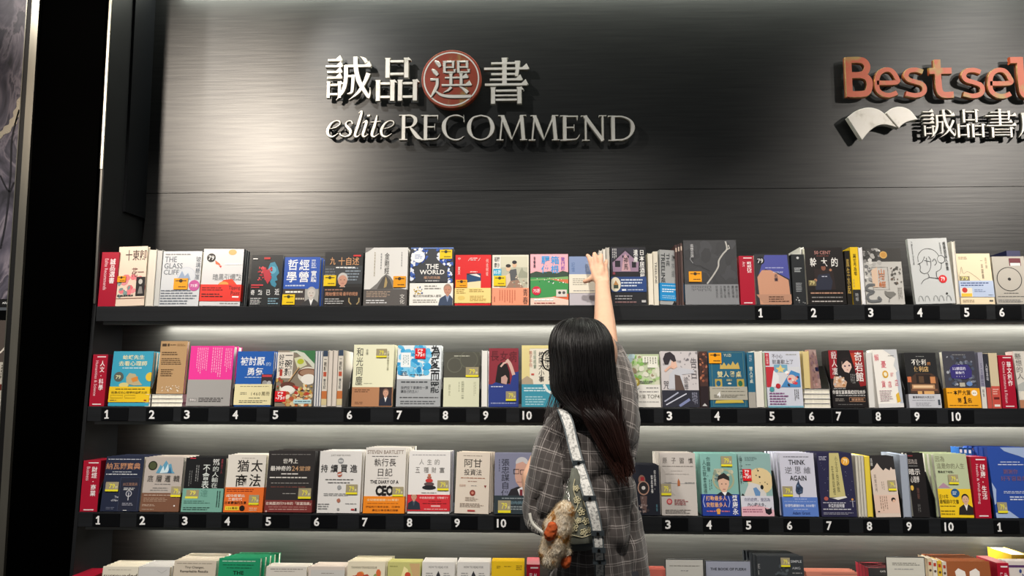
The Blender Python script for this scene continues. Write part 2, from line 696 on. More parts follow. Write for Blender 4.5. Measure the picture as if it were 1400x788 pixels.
def divider(row, x0, x1, ytop, zh, en, label, tops=False, barv=True, D=0.11):
    yf = ROWY[row] + 0.003
    L = math.radians(SLOPE[row])
    zb = SHZ[row] + 0.0006
    if tops:
        a, b = at(x0, ytop, yf + 0.03), at(x1, ytop, yf + 0.03)
        H = ((a.z + b.z) / 2 - zb)
    else:
        bp = {1: 418, 2: 557, 3: 705, 4: 860}[row]
        a, b = at(x0, bp, yf), at(x1, bp, yf)
        H = 0.2
        for it in range(6):
            H = (at((x0 + x1) / 2, ytop, yf + H * math.sin(L)).z - zb) / math.cos(L)
    W = b.x - a.x
    sh_ = max(0.0, XL_IN + 0.002 - a.x)
    root = empty('category_divider', ((a.x + b.x) / 2 + sh_, yf, zb), (-L, 0, 0))
    tag(root, label, 'divider')
    red = M('b01531', 0.4, coat=0.2)
    c = MB()
    c.box(-W / 2, W / 2, 0, D, 0, H, red)
    c.build('divider_block', root, bevel=0.0008)
    s = Sheet(W, H)
    it = []
    if barv:
        it += [('R', 0.3, 0.035, 0.88, 0.055, 'f3e6e6'), ('R', 0.22, 0.95, 0.8, 0.97, 'f3e6e6')]
    n = len(zh)
    it += [('V', zh, 0.52, 0.12, 0.84, min(0.12 + 0.115 * n, 0.9), 'fdf4f4', 1.2)]
    it += [('W', en, 0.22, 0.12, 0.42, min(0.12 + 0.034 * len(en), 0.9), 'efc9cf', 0.3)]
    s.run(it)
    s.mb.build('divider_print', root)
    return root


def plate(row, px, num, label):
    """black magnetic number plate on the shelf edge, px = left edge"""
    yf = ROWY[row] - 0.0005
    top, bot = {1: (420.5, 436), 2: (560, 577), 3: (708.5, 726)}[row]
    a, b = at(px, top, yf), at(px + 36, bot, yf)
    zt = SHZ[row] - 0.0045
    zb = SHB[row] + 0.003
    W, H = b.x - a.x, zt - zb
    root = empty('number_plate', ((a.x + b.x) / 2, yf, zb))
    tag(root, label, 'number plate', 'number plates on the shelf edges')
    c = MB()
    c.box(-W / 2, W / 2, -0.0016, -0.0001, 0, H, M('0b0c0e', 0.3))
    c.build('plate', root)
    s = Sheet(W, H, None, 0, -0.0018)
    if num == '1':
        s.polyg([(0.13, 0.3), (0.2, 0.16), (0.25, 0.16), (0.25, 0.76), (0.29, 0.76), (0.29, 0.86), (0.13, 0.86), (0.13, 0.76), (0.185, 0.76), (0.185, 0.36), (0.13, 0.42)], 'f4f4f4')
    else:
        s.text(num, 0.12, 0.16, 0.12 + (0.17 if num == '1' else 0.21 if len(num) == 1 else 0.36), 0.86, 'f4f4f4', 0.9 if num == '1' else 1.3)
    s.mb.build('number', root)


def bookend(row, px, label, h=0.14, D=0.13):
    """thin black steel divider with a chamfered front corner"""
    a = at(px, {1: 418, 2: 557, 3: 705}[row], ROWY[row] + 0.002)
    root = empty('bookend', (a.x, ROWY[row] + 0.002, SHZ[row] + 0.0003), (-math.radians(SLOPE[row]), 0, 0))
    tag(root, label, 'bookend', 'black steel bookends')
    c = MB()
    m = M('08090a', 0.35)
    t = 0.0012
    pts = [(0, 0), (D, 0), (D, h), (0.045, h), (0.012, h - 0.055), (0, 0.06)]
    n = len(pts)
    vs = [(-t, y, z) for y, z in pts] + [(t, y, z) for y, z in pts]
    fs = [tuple(range(n - 1, -1, -1)), tuple(range(n, 2 * n))] + [(i, (i + 1) % n, n + (i + 1) % n, n + i) for i in range(n)]
    c.add(vs, fs, m)
    c.build('upright', root)
    return root


# ------------------------------------------------------------ the room and the bookcase
XL = at(124, 520, -0.01).x          # inner face of the left side panel
XR = 2.75
TOPZ = 3.05
wall_m = ramp_mat('brushed_dark_panel', [(0.25, '2f3031'), (0.75, '393a3a')], 30, 0.37, 6, (0.15, 1, 3.5), metal=0.7, bump=0.03)
row_m = ramp_mat('brushed_grey_panel', [(0.25, '393936'), (0.75, '464643')], 40, 0.45, 6, (0.15, 1, 3.0), metal=0.35, bump=0.04)
black_m = M('0d0e10', 0.4)
fascia_m = M('222427', 0.45, 0.3, noise_amt=0.25, noise_scale=25, stretch=(0.1, 1, 3))
floor_m = ramp_mat('floor_stone', [(0.3, '4a4641'), (0.7, '5d5850')], 3.5, 0.35)

fl = MB()
fl.box(-5, 5, -5.5, 0.6, -0.05, 0.0, floor_m)
tag(fl.build('floor'), kind='structure')
SEAM = at(900, 259, BACK_UP).z
w = MB()
w.box(XL - 0.02, XR + 0.05, BACK_UP, BACK_UP + 0.05, SHZ[1] - 0.1, SEAM - 0.0012, wall_m)
w.box(XL - 0.02, XR + 0.05, BACK_UP + 0.004, BACK_UP + 0.05, SEAM - 0.0012, SEAM + 0.0012, black_m)
w.box(XL - 0.02, XR + 0.05, BACK_UP, BACK_UP + 0.05, SEAM + 0.0012, TOPZ + 0.3, wall_m)
tag(w.build('wall_back'), kind='structure')

case = empty('bookcase', ((XL + XR) / 2, 0, 0))
tag(case, 'long black wall bookcase with lit shelves running under the sign wall', 'bookcase')
cx = (XL + XR) / 2


def casebox(name, x0, x1, y0, y1, z0, z1, m, bevel=0.0):
    c = MB()
    c.box(x0 - cx, x1 - cx, y0, y1, z0, z1, m)
    return c.build(name, case, bevel=bevel)


for r in (1, 2, 3, 4):
    # sloping display shelf: the top falls towards the back
    yb_ = BACK_UP - 0.0005 if r == 1 else BACK_ROW - 0.0005
    tl = math.tan(math.radians(SLOPE[r]))
    zz = SHZ[r] - (yb_ - ROWY[r]) * tl
    pf = [(ROWY[r], SHB[r]), (yb_, min(SHB[r], zz - 0.012)), (yb_, zz), (ROWY[r], SHZ[r])]
    c = MB()
    X0_, X1_ = XL + 0.0005 - cx, XR - cx
    c.add([(X0_, y, z) for y, z in pf] + [(X1_, y, z) for y, z in pf], [(3, 2, 1, 0), (4, 5, 6, 7), (0, 1, 5, 4), (1, 2, 6, 5), (2, 3, 7, 6), (3, 0, 4, 7)], fascia_m)
    c.build('shelf', case, bevel=0.0008)
    # light lip under the shelf
    casebox('shelf_lip', XL + 0.02, XR, ROWY[r] + 0.012, ROWY[r] + 0.03, SHB[r] - 0.011, SHB[r], M('8b8d88', 0.5))
for r in (1, 2, 3, 4):
    zt = SHB[r]
    zb = SHZ[r + 1] if r < 4 else 0.1
    casebox('back_panel', XL + 0.0005, XR, BACK_ROW, BACK_ROW + 0.02, zb, zt, row_m)
casebox('plinth', XL, XR, 0.0, 0.16, 0.001, 0.1, black_m)
# left side panel: front edge leans forward lower down
sp = MB()
side_m = M('1b1c1e', 0.45, noise_amt=0.15, noise_scale=8)
prof = [(ROWY[4] - 0.02, 0.001), (BACK_UP, 0.001), (BACK_UP, TOPZ), (0.0, TOPZ), (0.0, 1.7), (-0.02, 1.35)]
n = len(prof)
xa, xb = XL - 0.012 - cx, XL - cx
sp.add([(xa, y, z) for y, z in prof] + [(xb, y, z) for y, z in prof],
       [tuple(range(n - 1, -1, -1)), tuple(range(n, 2 * n))] + [(i, (i + 1) % n, n + (i + 1) % n, n + i) for i in range(n)], side_m)
sp.build('side_panel', case)
# edge strip up the side panel, jointed; brighter light above the joint coloured in
e = MB()
ztj = at(140, 232, 0.0).z
e.box(XL - 0.012 - cx, XL - 0.001 - cx, -0.006, 0.0, ztj + 0.001, TOPZ, M('cfcabd', 0.3, 0.8))
e.box(XL - 0.010 - cx, XL - 0.002 - cx, -0.004, 0.0, SHZ[1] + 0.01, ztj - 0.001, M('6d6c68', 0.4, 0.6))
e.build('edge_strip', case)
# recess liner beside the sign wall
casebox('recess_liner', XL, XL + 0.010, 0.13, BACK_UP, SEAM - 0.1, TOPZ, M('0c0e12', 0.4))
casebox('top_fascia', XL, XR, 0.0, BACK_UP, TOPZ, TOPZ + 0.25, black_m)

# black column left of the bookcase
colm_m = M('020202', 0.7)
colm_m.node_tree.nodes['Principled BSDF'].inputs['Specular IOR Level'].default_value = 0.0
colm = MB()
cxl = at(56, 0, -0.02).x
colm.box(cxl - 0.03, XL - 0.0125, -0.02, 0.5, 0.0, TOPZ + 0.25, colm_m)
tag(colm.build('wall_left'), kind='structure')
tr = MB()
tx0, tx1 = at(44.5, 0, -0.03).x, at(54.5, 0, -0.03).x
tr.box(tx0, tx1, -0.032, -0.0205, 0.0, TOPZ + 0.25, M('8f8b80', 0.35, 0.8, noise_amt=0.15, noise_scale=20, stretch=(1, 1, 0.1)))
tag(tr.build('trim_1'), kind='structure')
tr = MB()
tr.box(tx0 - 0.018, tx0 - 0.0005, -0.028, 0.1, 0.0, TOPZ + 0.25, M('050505', 0.6))
tr.box(tx0 - 0.022, tx0 - 0.0185, -0.030, 0.05, 0.0, TOPZ + 0.25, M('77756c', 0.35, 0.7))
tag(tr.build('trim_2'), kind='structure')

# neighbouring bay: rock mural, shelves and a few books
bx1 = tx0 - 0.0225
mz = at(0, 420, 0.02).z
mural = empty('mural', (bx1 - 0.35, 0.02, mz))
tag(mural, 'violet grey mural of folded rock with a pale branch, left of the black column', 'mural')
mb = MB()
rock = ramp_mat('mural_rock', [(0.32, '2a2830'), (0.45, '5a5562'), (0.52, '857c86'), (0.57, '3f3c48'), (0.7, '625d6a')], 7.5, 0.5, 12, (1.3, 1, 0.7), distort=1.6)
mb.box(-0.35, 0.35, 0, 0.02, 0, TOPZ + 0.25 - mz, rock)
mb.build('panel', mural)
mb = MB()


def rel(px, py):
    p = at(px, py, 0.018)
    return (p.x - (bx1 - 0.35), -0.0015, p.z - mz)


pts = [rel(x, y) for x, y in [(-60, 212), (-25, 196), (0, 184), (14, 172), (22, 158), (28, 140), (40, 120)]]
ptsd = crom(pts, 6)
wd = [0.012 + 0.004 * math.sin(i * 1.3) for i in range(len(ptsd))]
for i in range(len(ptsd) - 1):
    a, b = Vector(ptsd[i]), Vector(ptsd[i + 1])
    d = (b - a).normalized()
    nn = Vector((-d.z, 0, d.x))
    mb.poly([a + nn * wd[i], a - nn * wd[i], b - nn * wd[i + 1], b + nn * wd[i + 1]], M('c9bea8', 0.6))
for pp in ([(26, 150), (16, 190), (14, 240), (8, 300), (0, 340)], [(0, 240), (12, 262), (20, 250), (30, 280)]):
    q = crom([rel(*x) for x in pp], 5)
    for i in range(len(q) - 1):
        a, b = Vector(q[i]), Vector(q[i + 1])
        nn = Vector((-(b - a).z, 0, (b - a).x)).normalized() * 0.003
        mb.poly([a + nn, a - nn, b - nn, b + nn], M('1e1d24', 0.6))
mb.build('branch', mural)
mb = MB()
mb.box(-0.35, 0.35, -0.004, 0, 0.0, 0.028, M('0d0d0e', 0.5))
mb.build('caption_strip', mural)
s = Sheet(0.02, 0.008, 0.30, 0.01, -0.0045)
s.text('店', 0, 0, 1, 1, 'ddd')
s.mb.build('caption_lettering', mural)

side = empty('side_bookcase', (bx1 - 0.35, 0.0, 0))
tag(side, 'dark neighbouring bookcase at the left edge, under the rock mural', 'bookcase')
zsh = at(0, 585, 0.0).z
zs2 = at(0, 692, 0.0).z
mb = MB()
mb.box(-0.35, 0.35, 0.18, 0.2, 0.0, mz - 0.001, M('3a3a38', 0.5))
mb.build('back_panel', side)
for zz, cc in ((zsh, '2a2b2d'), (zs2, '2a2b2d')):
    mb = MB()
    mb.box(-0.35, 0.35, 0.0, 0.18, zz - 0.045, zz, M(cc, 0.5))
    mb.box(-0.35, 0.35, -0.002, 0.0, zz - 0.01, zz - 0.006, M('aaa79c', 0.5))
    mb.build('shelf', side)
zt = zsh + 0.001
for k, (cc, hh) in enumerate((('b98a55', 0.045), ('c9c3b4', 0.026), ('d5d0c4', 0.026), ('c2bcb0', 0.026), ('5d231c', 0.020))):
    rt = empty('book', (bx1 - 0.1, 0.01, zt))
    tag(rt, ['tan book lowest in the flat pile at the left edge', 'cream book lying second from the bottom of the left edge pile', 'white book lying third up in the left edge pile',
             'grey-white book lying fourth up in the left edge pile', 'dark red book on top of the flat pile at the left edge'][k], 'book', 'flat pile at the left edge')
    mb = MB()
    e_ = 0.0015
    mb.box(-0.075, 0.075, 0, 0.15, 0, e_, M(cc, 0.5))
    mb.box(-0.075, 0.075, 0, 0.15, hh - e_, hh, M(cc, 0.5))
    mb.box(-0.075, 0.075, 0, e_, e_, hh - e_, M(cc, 0.5))
    mb.build('cover', rt)
    mb = MB()
    mb.box(-0.072, 0.072, e_, 0.147, e_, hh - e_, page_mat())
    mb.build('page_block', rt)
    if k in (1, 2, 3):
        s = Sheet(0.15, hh, None, 0, -0.0002)
        s.bars(0.5, 0.25, 0.92, 0.75, 2, '777')
        s.mb.build('spine_print', rt)
    zt += hh + 0.0005
rt = empty('book', (bx1 - 0.12, 0.03, zt), (math.radians(-6), 0, 0))
tag(rt, 'brown rock-covered book with a white curve above the flat pile, left edge', 'book')
hh = min(0.225, mz - zt - 0.02)
c, p = body(0.2, hh, 0.02, '4f4641', '3a3532', bind='r')
c.build('cover', rt)
p.build('page_block', rt)
s = Sheet(0.2, hh)
s.rect(0.0, 0.66, 1.0, 1.0, 'b6b1a6')
s.bars(0.55, 0.7, 0.95, 0.95, 6, '6b675f', True)
s.line(crom([(0.4, 0.62), (0.7, 0.56), (0.86, 0.42), (0.95, 0.25), (0.9, 0.12)], 6), 0.03, 'd8d0c4')
s.mb.build('cover_print', rt)

# ------------------------------------------------------------ the sign lettering
SIGN_Y = BACK_UP - 0.024


def ribbon(mb, pts, wid, mat, y0, y1, bev, edge=None):
    """raised stroke with bevelled face: pts [(x,z)], wid full widths; y0 back, y1 front"""
    n = len(pts)
    L, R, Li, Ri = [], [], [], []
    for i, p in enumerate(pts):
        a, b = pts[max(i - 1, 0)], pts[min(i + 1, n - 1)]
        dx, dz = b[0] - a[0], b[1] - a[1]
        l = math.hypot(dx, dz) or 1
        nx, nz = -dz / l, dx / l
        h = wid[i] / 2
        hi = max(h - bev, h * 0.35)
        L.append((p[0] + nx * h, p[1] + nz * h))
        R.append((p[0] - nx * h, p[1] - nz * h))
        Li.append((p[0] + nx * hi, p[1] + nz * hi))
        Ri.append((p[0] - nx * hi, p[1] - nz * hi))
    vs = []
    ym = y1 + abs(y1 - y0) * 0.35
    for A, yy in ((L, y0), (R, y0), (L, ym), (R, ym), (Li, y1), (Ri, y1)):
        vs += [(q[0], yy, q[1]) for q in A]
    fs = []
    for i in range(n - 1):
        g = lambda k, j: k * n + j
        fs += [(g(4, i), g(4, i + 1), g(5, i + 1), g(5, i)),
               (g(2, i), g(2, i + 1), g(4, i + 1), g(4, i)), (g(5, i), g(5, i + 1), g(3, i + 1), g(3, i)),
               (g(0, i), g(0, i + 1), g(2, i + 1), g(2, i)), (g(3, i), g(3, i + 1), g(1, i + 1), g(1, i)),
               (g(1, i), g(1, i + 1), g(0, i + 1), g(0, i))]
    for i in (0, n - 1):
        q = [k * n + i for k in (0, 2, 4, 5, 3, 1)]
        fs.append(tuple(q if i == 0 else q[::-1]))
    k0 = len(mb.f)
    mb.add(vs, fs, mat)
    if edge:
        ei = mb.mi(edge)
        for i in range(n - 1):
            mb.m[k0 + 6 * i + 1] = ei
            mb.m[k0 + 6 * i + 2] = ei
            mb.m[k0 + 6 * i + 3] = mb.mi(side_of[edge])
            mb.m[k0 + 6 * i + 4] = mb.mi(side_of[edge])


HW, VW = 7.5, 12.5


def strokes(kind):
    """brush strokes in a 100 x 100 field: list of (points, widths)"""
    S = []

    def h(x0, x1, y, w=HW, tip=True):
        S.append(([(x0, y), (x1, y)], [w, w]))
        if tip:
            S.append(([(x1 - 13, y + 2), (x1 - 5, y + 6), (x1, y - 1)], [2, 13, 6]))

    def v(x, y0, y1, w=VW):
        S.append(([(x, y0 + 1), (x, y0 - 3), (x, y1)], [w + 3, w, w]))

    def c(pts, w):
        q = crom([tuple(p) + (ww,) for p, ww in zip(pts, w)], 6)
        S.append(([(a, b) for a, b, _ in q], [max(1.0, z) for _, _, z in q]))

    def box(x0, x1, y0, y1, vw=10, hw=7.5):
        v(x0 + vw / 2, y1 + 3, y0 - 3, vw)
        v(x1 - vw / 2, y1 + 3, y0 - 3, vw)
        h(x0 + vw, x1 - vw, y1 - hw / 2, hw, False)
        h(x0 + vw, x1 - vw, y0 + hw / 2 + 2, hw, False)
        S.append(([(x1 - 9, y1), (x1 - 2, y1 + 2), (x1 + 4, y1 - 2)], [5, 9, 3]))

    if kind == '誠':
        h(5, 36, 91, 7)
        h(0, 38, 77, 7)
        h(4, 37, 64, 7)
        h(4, 37, 51, 7)
        box(3, 37, 8, 38, 9, 7)
        h(44, 102, 77, 8)
        c([(46, 79), (46, 45), (40, 20), (26, 0)], [11, 11, 10, 3])
        h(48, 64, 54, 7, False)
        c([(63, 57), (62, 35), (60, 18), (50, 14)], [10, 9, 8, 3])
        c([(67, 98), (69, 70), (77, 40), (98, 6)], [12, 12, 12, 9])
        c([(97, 4), (101, 14), (101, 28)], [9, 6, 2])
        c([(97, 60), (88, 38), (73, 15), (54, 0)], [12, 10, 8, 2])
        c([(78, 98), (87, 92), (92, 84)], [3, 9, 9])
    elif kind == '品':
        box(22, 78, 56, 95, 12, 8)
        box(0, 46, 3, 44, 12, 8)
        box(52, 99, 3, 44, 12, 8)
    elif kind == '書':
        v(47, 100, 41, 12)
        h(17, 74, 89, 7, False)
        h(1, 100, 77, 7.5)
        h(17, 74, 65, 7, False)
        c([(76, 94), (76, 75), (74, 60)], [13, 10, 9])
        h(14, 86, 53, 7)
        h(3, 98, 42, 7.5)
        box(16, 86, 3, 32, 11, 7)
        h(22, 78, 18, 6, False)
    elif kind == '選':
        c([(10, 97), (18, 91), (24, 82)], [4, 11, 9])
        c([(3, 75), (11, 69), (18, 60)], [4, 11, 9])
        h(0, 20, 49, 7, False)
        c([(17, 52), (17, 36), (12, 22), (2, 4)], [9, 9, 9, 4])
        c([(12, 21), (28, 9), (55, 5), (100, 5)], [5, 8, 10, 9])
        for o in (0, 34):
            h(32 + o, 58 + o, 94, 6, False)
            v(35 + o, 96, 66, 8)
            v(56 + o, 96, 78, 7)
            h(36 + o, 56 + o, 80, 5.5, False)
            h(36 + o, 58 + o, 67, 6, False)
            v(60 + o, 74, 66, 6)
        h(36, 92, 53, 6)
        v(51, 63, 34, 9)
        v(76, 63, 34, 9)
        h(28, 100, 34, 6.5)
        c([(52, 29), (44, 21), (32, 15)], [9, 7, 2])
        c([(72, 30), (82, 24), (92, 14)], [3, 8, 10])
    elif kind == '店':
        c([(50, 101), (56, 95), (60, 88)], [4, 9, 9])
        h(12, 100, 85, 7.5)
        c([(16, 86), (17, 50), (13, 22), (0, 0)], [11, 11, 9, 2])
        v(56, 78, 40, 10)
        h(56, 92, 61, 7)
        box(30, 88, 3, 38, 10, 7)
    return S


def serif(ch):
    """serif capitals and italic letters, cap height 100"""
    S = []
    W, T = 17.0, 9.0

    def st(x, y0=0, y1=100, w=W, sl=0.0):
        S.append(([(x + sl * y0, y0), (x + sl * y1, y1)], [w, w]))

    def ser(x, y, hw=13):
        S.append(([(x - hw, y), (x + hw, y)], [7.5, 7.5]))

    def c(pts, w):
        q = crom([tuple(p) + (ww,) for p, ww in zip(pts, w)], 7)
        S.append(([(a, b) for a, b, _ in q], [max(1.5, z) for _, _, z in q]))

    adv = 80
    if ch == 'R':
        st(18); ser(17, 98, 16); ser(18, 2, 15)
        c([(20, 97), (45, 97), (62, 85), (62, 68), (48, 53), (22, 49)], [T, T + 1, W, W, T + 1, T])
        c([(42, 52), (60, 28), (75, 10), (92, 2)], [9, W, W, 5])
        adv = 82
    elif ch == 'E':
        st(20); ser(17, 98, 15); ser(17, 2, 15)
        S.append(([(20, 96), (66, 96)], [T, T])); S.append(([(66, 99), (67, 80)], [T, 3]))
        S.append(([(20, 52), (54, 52)], [T, T])); S.append(([(55, 64), (55, 40)], [4, 4]))
        c([(20, 4), (50, 4), (66, 8), (76, 24)], [T, T, 7, 3])
        adv = 80
    elif ch == 'C':
        c([(86, 72), (84, 88), (66, 97), (48, 98), (26, 90), (11, 68), (11, 40), (24, 14), (48, 2), (70, 4), (88, 16)], [4, 5, T, T, 10, W + 1, W + 1, 11, T, T, 4])
        S.append(([(85, 98), (87, 72)], [3, 4]))
        adv = 96
    elif ch == 'O':
        c([(54, 98), (26, 90), (11, 66), (11, 38), (26, 12), (54, 2), (82, 12), (97, 36), (97, 64), (82, 90), (54, 98)], [T, 10, W + 1, W + 1, 10, T, 10, W + 1, W + 1, 10, T])
        adv = 110
    elif ch == 'M':
        S.append(([(18, 0), (27, 98)], [T, T])); ser(17, 2, 13); ser(22, 98, 12)
        c([(26, 98), (44, 50), (62, 4)], [W, W, 8])
        c([(62, 4), (82, 52), (100, 98)], [4, T, T + 1])
        S.append(([(99, 98), (107, 0)], [W, W])); ser(107, 2, 14); ser(105, 98, 12)
        adv = 122
    elif ch == 'N':
        st(20, 0, 98, T + 1); ser(20, 2, 14); ser(14, 98, 12)
        S.append(([(16, 98), (84, 0)], [W, W - 1]))
        st(84, 0, 98, T + 1); ser(84, 98, 14)
        adv = 104
    elif ch == 'D':
        st(20); ser(17, 98, 15); ser(17, 2, 15)
        c([(20, 96), (55, 95), (85, 80), (94, 52), (84, 22), (58, 5), (20, 4)], [T, T + 1, 11, W + 1, 11, T + 1, T])
        adv = 102
    elif ch == 'e':
        c([(14, 32), (40, 38), (56, 50), (54, 62), (40, 64), (22, 52), (10, 28), (14, 8), (30, 2), (50, 14)], [4, 5, 7, 8, 7, 11, 14, 12, 9, 4])
        adv = 55
    elif ch == 's':
        c([(52, 52), (46, 63), (32, 62), (26, 50), (34, 38), (44, 26), (42, 10), (26, 2), (8, 8), (4, 16)], [9, 7, 7, 11, 14, 14, 11, 7, 8, 9])
        adv = 50
    elif ch == 'l':
        c([(26, 94), (38, 100), (26, 52), (14, 10), (22, 2), (36, 12)], [5, 12, 14, 13, 9, 3])
        adv = 32
    elif ch == 'i':
        c([(10, 54), (26, 63), (20, 36), (13, 10), (20, 2), (34, 12)], [4, 13, 14, 13, 9, 3])
        c([(33, 88), (34, 82)], [15, 15])
        adv = 34
    elif ch == 't':
        c([(33, 86), (26, 52), (15, 12), (24, 2), (42, 14)], [8, 14, 14, 9, 3])
        S.append(([(8, 59), (48, 62)], [6, 6]))
        adv = 42
    return S, adv


def sans(ch):
    S = []
    W = 18.0

    def l(*p):
        S.append((list(p), [W] * len(p)))

    def c(pts, w=W):
        q = crom(pts, 7)
        S.append((q, [w] * len(q)))

    if ch == 'B':
        l((11, 0), (11, 100))
        c([(11, 93), (38, 93), (52, 88), (58, 75), (52, 61), (38, 55), (11, 55)])
        c([(11, 54), (42, 54), (58, 46), (62, 29), (56, 12), (42, 7), (11, 7)])
    elif ch == 'e':
        c([(9, 36), (58, 37), (57, 52), (46, 66), (30, 68), (15, 58), (9, 38), (11, 18), (24, 7), (42, 5), (58, 11)], 14)
    elif ch == 's':
        c([(54, 63), (38, 68), (20, 66), (12, 55), (18, 44), (36, 38), (52, 31), (56, 18), (48, 8), (30, 5), (9, 10)], 14)
    elif ch == 't':
        c([(26, 94), (26, 40), (28, 16), (38, 7), (62, 7)])
        l((5, 66), (60, 66))
    elif ch == 'l':
        c([(34, 100), (34, 40), (36, 16), (44, 7), (62, 7)])
        l((10, 93), (38, 93))
    elif ch == 'r':
        l((14, 0), (14, 70))
        c([(14, 45), (26, 62), (40, 67), (56, 64)])
    return S


cream_m = ramp_mat('cream_sign_paint', [(0.28, 'd2cfc4'), (0.42, 'ebe8df'), (0.8, 'f2f0ea')], 30, 0.4, 6, metal=0.05)
copper_m = ramp_mat('worn_orange_copper', [(0.36, 'a98b45'), (0.46, 'c4552f'), (0.7, 'cc623c')], 11, 0.45, 8, metal=0.05)
copper2_m = ramp_mat('worn_red_disc', [(0.34, 'a3894d'), (0.43, '9c4a30'), (0.62, 'a03c26'), (0.8, '853524')], 22, 0.45, 8, (1, 1, 0.4), metal=0.05)
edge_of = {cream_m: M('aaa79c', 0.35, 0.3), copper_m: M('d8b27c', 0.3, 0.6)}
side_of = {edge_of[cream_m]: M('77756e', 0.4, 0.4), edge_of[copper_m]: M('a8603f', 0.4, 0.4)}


def letter(parent, S, px0, px1, py0, py1, mat, name='letter', y0=None, y1=None, field=(0, 100, 0, 100), label=None):
    """strokes of a field fitted to the rectangle the photograph shows, on the plane SIGN_Y"""
    yb = SIGN_Y if y0 is None else y0
    yf = SIGN_Y - 0.016 if y1 is None else y1
    A = at(px0, py1, yf)
    B = at(px1, py0, yf)
    sx = (B.x - A.x) / (field[1] - field[0])
    sz = (B.z - A.z) / (field[3] - field[2])
    mb = MB()
    eps = 0.0
    for pts, wd in S:
        q = [(A.x + (x - field[0]) * sx - parent.location.x, A.z + (z - field[2]) * sz - parent.location.z) for x, z in pts]
        s_ = (abs(sx) + abs(sz)) / 2
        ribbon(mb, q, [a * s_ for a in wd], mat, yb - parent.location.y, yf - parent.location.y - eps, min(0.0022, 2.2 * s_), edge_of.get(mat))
        eps += 0.00004
    o = mb.build(name, parent)
    if label:
        o['label'] = label
    return o


def pins(parent, spots):
    """short stand-off studs between letters and the wall"""
    mb = MB()
    for px, py in spots:
        p = at(px, py, SIGN_Y)
        x, z = p.x - parent.location.x, p.z - parent.location.z
        tube(mb, [(x, SIGN_Y - parent.location.y, z), (x, BACK_UP - parent.location.y, z)], 0.004, black_m, 6)
    mb.build('stand_off', parent)


g = at(582, 140, BACK_UP)
sign1 = empty('wall_sign', (g.x, BACK_UP, g.z))
tag(sign1, 'cream raised Chinese title with red disc on the dark upper wall', 'sign')
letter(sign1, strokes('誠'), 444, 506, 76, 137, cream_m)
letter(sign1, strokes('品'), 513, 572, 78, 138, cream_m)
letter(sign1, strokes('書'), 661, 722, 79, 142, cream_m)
# round disc with the white character
dc = at(617, 108, SIGN_Y - 0.03)
rd = (at(658, 108, SIGN_Y - 0.03).x - at(576, 108, SIGN_Y - 0.03).x) / 2
mb = MB()


def ring(mb, cx_, cz_, r0, r1, y, mat, n=64):
    vs, fs = [], []
    for i in range(n):
        a = 2 * math.pi * i / n
        vs += [(cx_ + r0 * math.cos(a), y, cz_ + r0 * math.sin(a)), (cx_ + r1 * math.cos(a), y, cz_ + r1 * math.sin(a))]
    for i in range(n):
        j = (i + 1) % n
        fs.append((2 * i, 2 * i + 1, 2 * j + 1, 2 * j))
    mb.add(vs, fs, mat)


ox, oz, oy = dc.x - sign1.location.x, dc.z - sign1.location.z, -BACK_UP
yf = SIGN_Y - 0.03 - BACK_UP
circ = [(ox + rd * math.cos(2 * math.pi * i / 64), oz + rd * math.sin(2 * math.pi * i / 64)) for i in range(64)]
mb.prism(circ, yf, SIGN_Y - BACK_UP, copper2_m)
disc = mb.build('round_disc', sign1, bevel=0.002)
disc['label'] = 'worn red and copper disc'
mb = MB()
ring(mb, ox, oz, rd * 0.885, rd * 0.93, yf - 0.0008, cream_m)
mb.build('disc_rim_line', disc)
letter(sign1, strokes('選'), 588, 644, 81, 135, cream_m, y0=SIGN_Y - 0.0301, y1=SIGN_Y - 0.034)
pins(sign1, [(466, 107), (494, 107), (543, 85), (524, 122), (560, 122), (617, 80), (617, 137), (690, 100), (690, 128)])

g = at(655, 174, BACK_UP)
sign2 = empty('wall_sign', (g.x, BACK_UP, g.z))
tag(sign2, 'cream raised serif lettering reading eslite RECOMMEND under the red disc title', 'sign')
x = 444.0
for ch in 'eslite':
    S, adv = serif(ch)
    k = 0.365
    y1p, y0p = 187.5, 187.5 - 35
    letter(sign2, S, x, x + 100 * k, y0p, y1p, cream_m)
    x += adv * k * 0.945
x = 545.0
tot = sum(serif(c_)[1] for c_ in 'RECOMMEND')
k = (868 - 545) / tot
for ch in 'RECOMMEND':
    S, adv = serif(ch)
    letter(sign2, S, x, x + 100 * k, 157 - 0.4 + (x - 545) * 0.004, 191.5 + (x - 545) * 0.004, cream_m)
    x += adv * k
pins(sign2, [(452, 178), (472, 178), (487, 170), (500, 178), (515, 172), (532, 178)] + [(553, 175), (582, 175), (608, 175), (645, 175), (690, 175), (735, 175), (772, 175), (807, 175), (838, 175)])

g = at(1300, 108, BACK_UP)
sign3 = empty('wall_sign', (g.x, BACK_UP, g.z))
tag(sign3, 'raised orange copper sans lettering of the word Bestsellers, cut by right edge', 'sign')
for ch, px in zip('Bestsellers', (1156, 1195, 1234, 1270, 1313, 1350, 1379, 1418, 1456, 1495, 1530)):
    S = sans(ch)
    letter(sign3, S, px, px + 52, 77.5, 132.5 + (px - 1156) * 0.01, copper_m)
pins(sign3, [(1162, 110), (1212, 118), (1252, 118), (1285, 112), (1332, 118), (1368, 118), (1398, 110)])

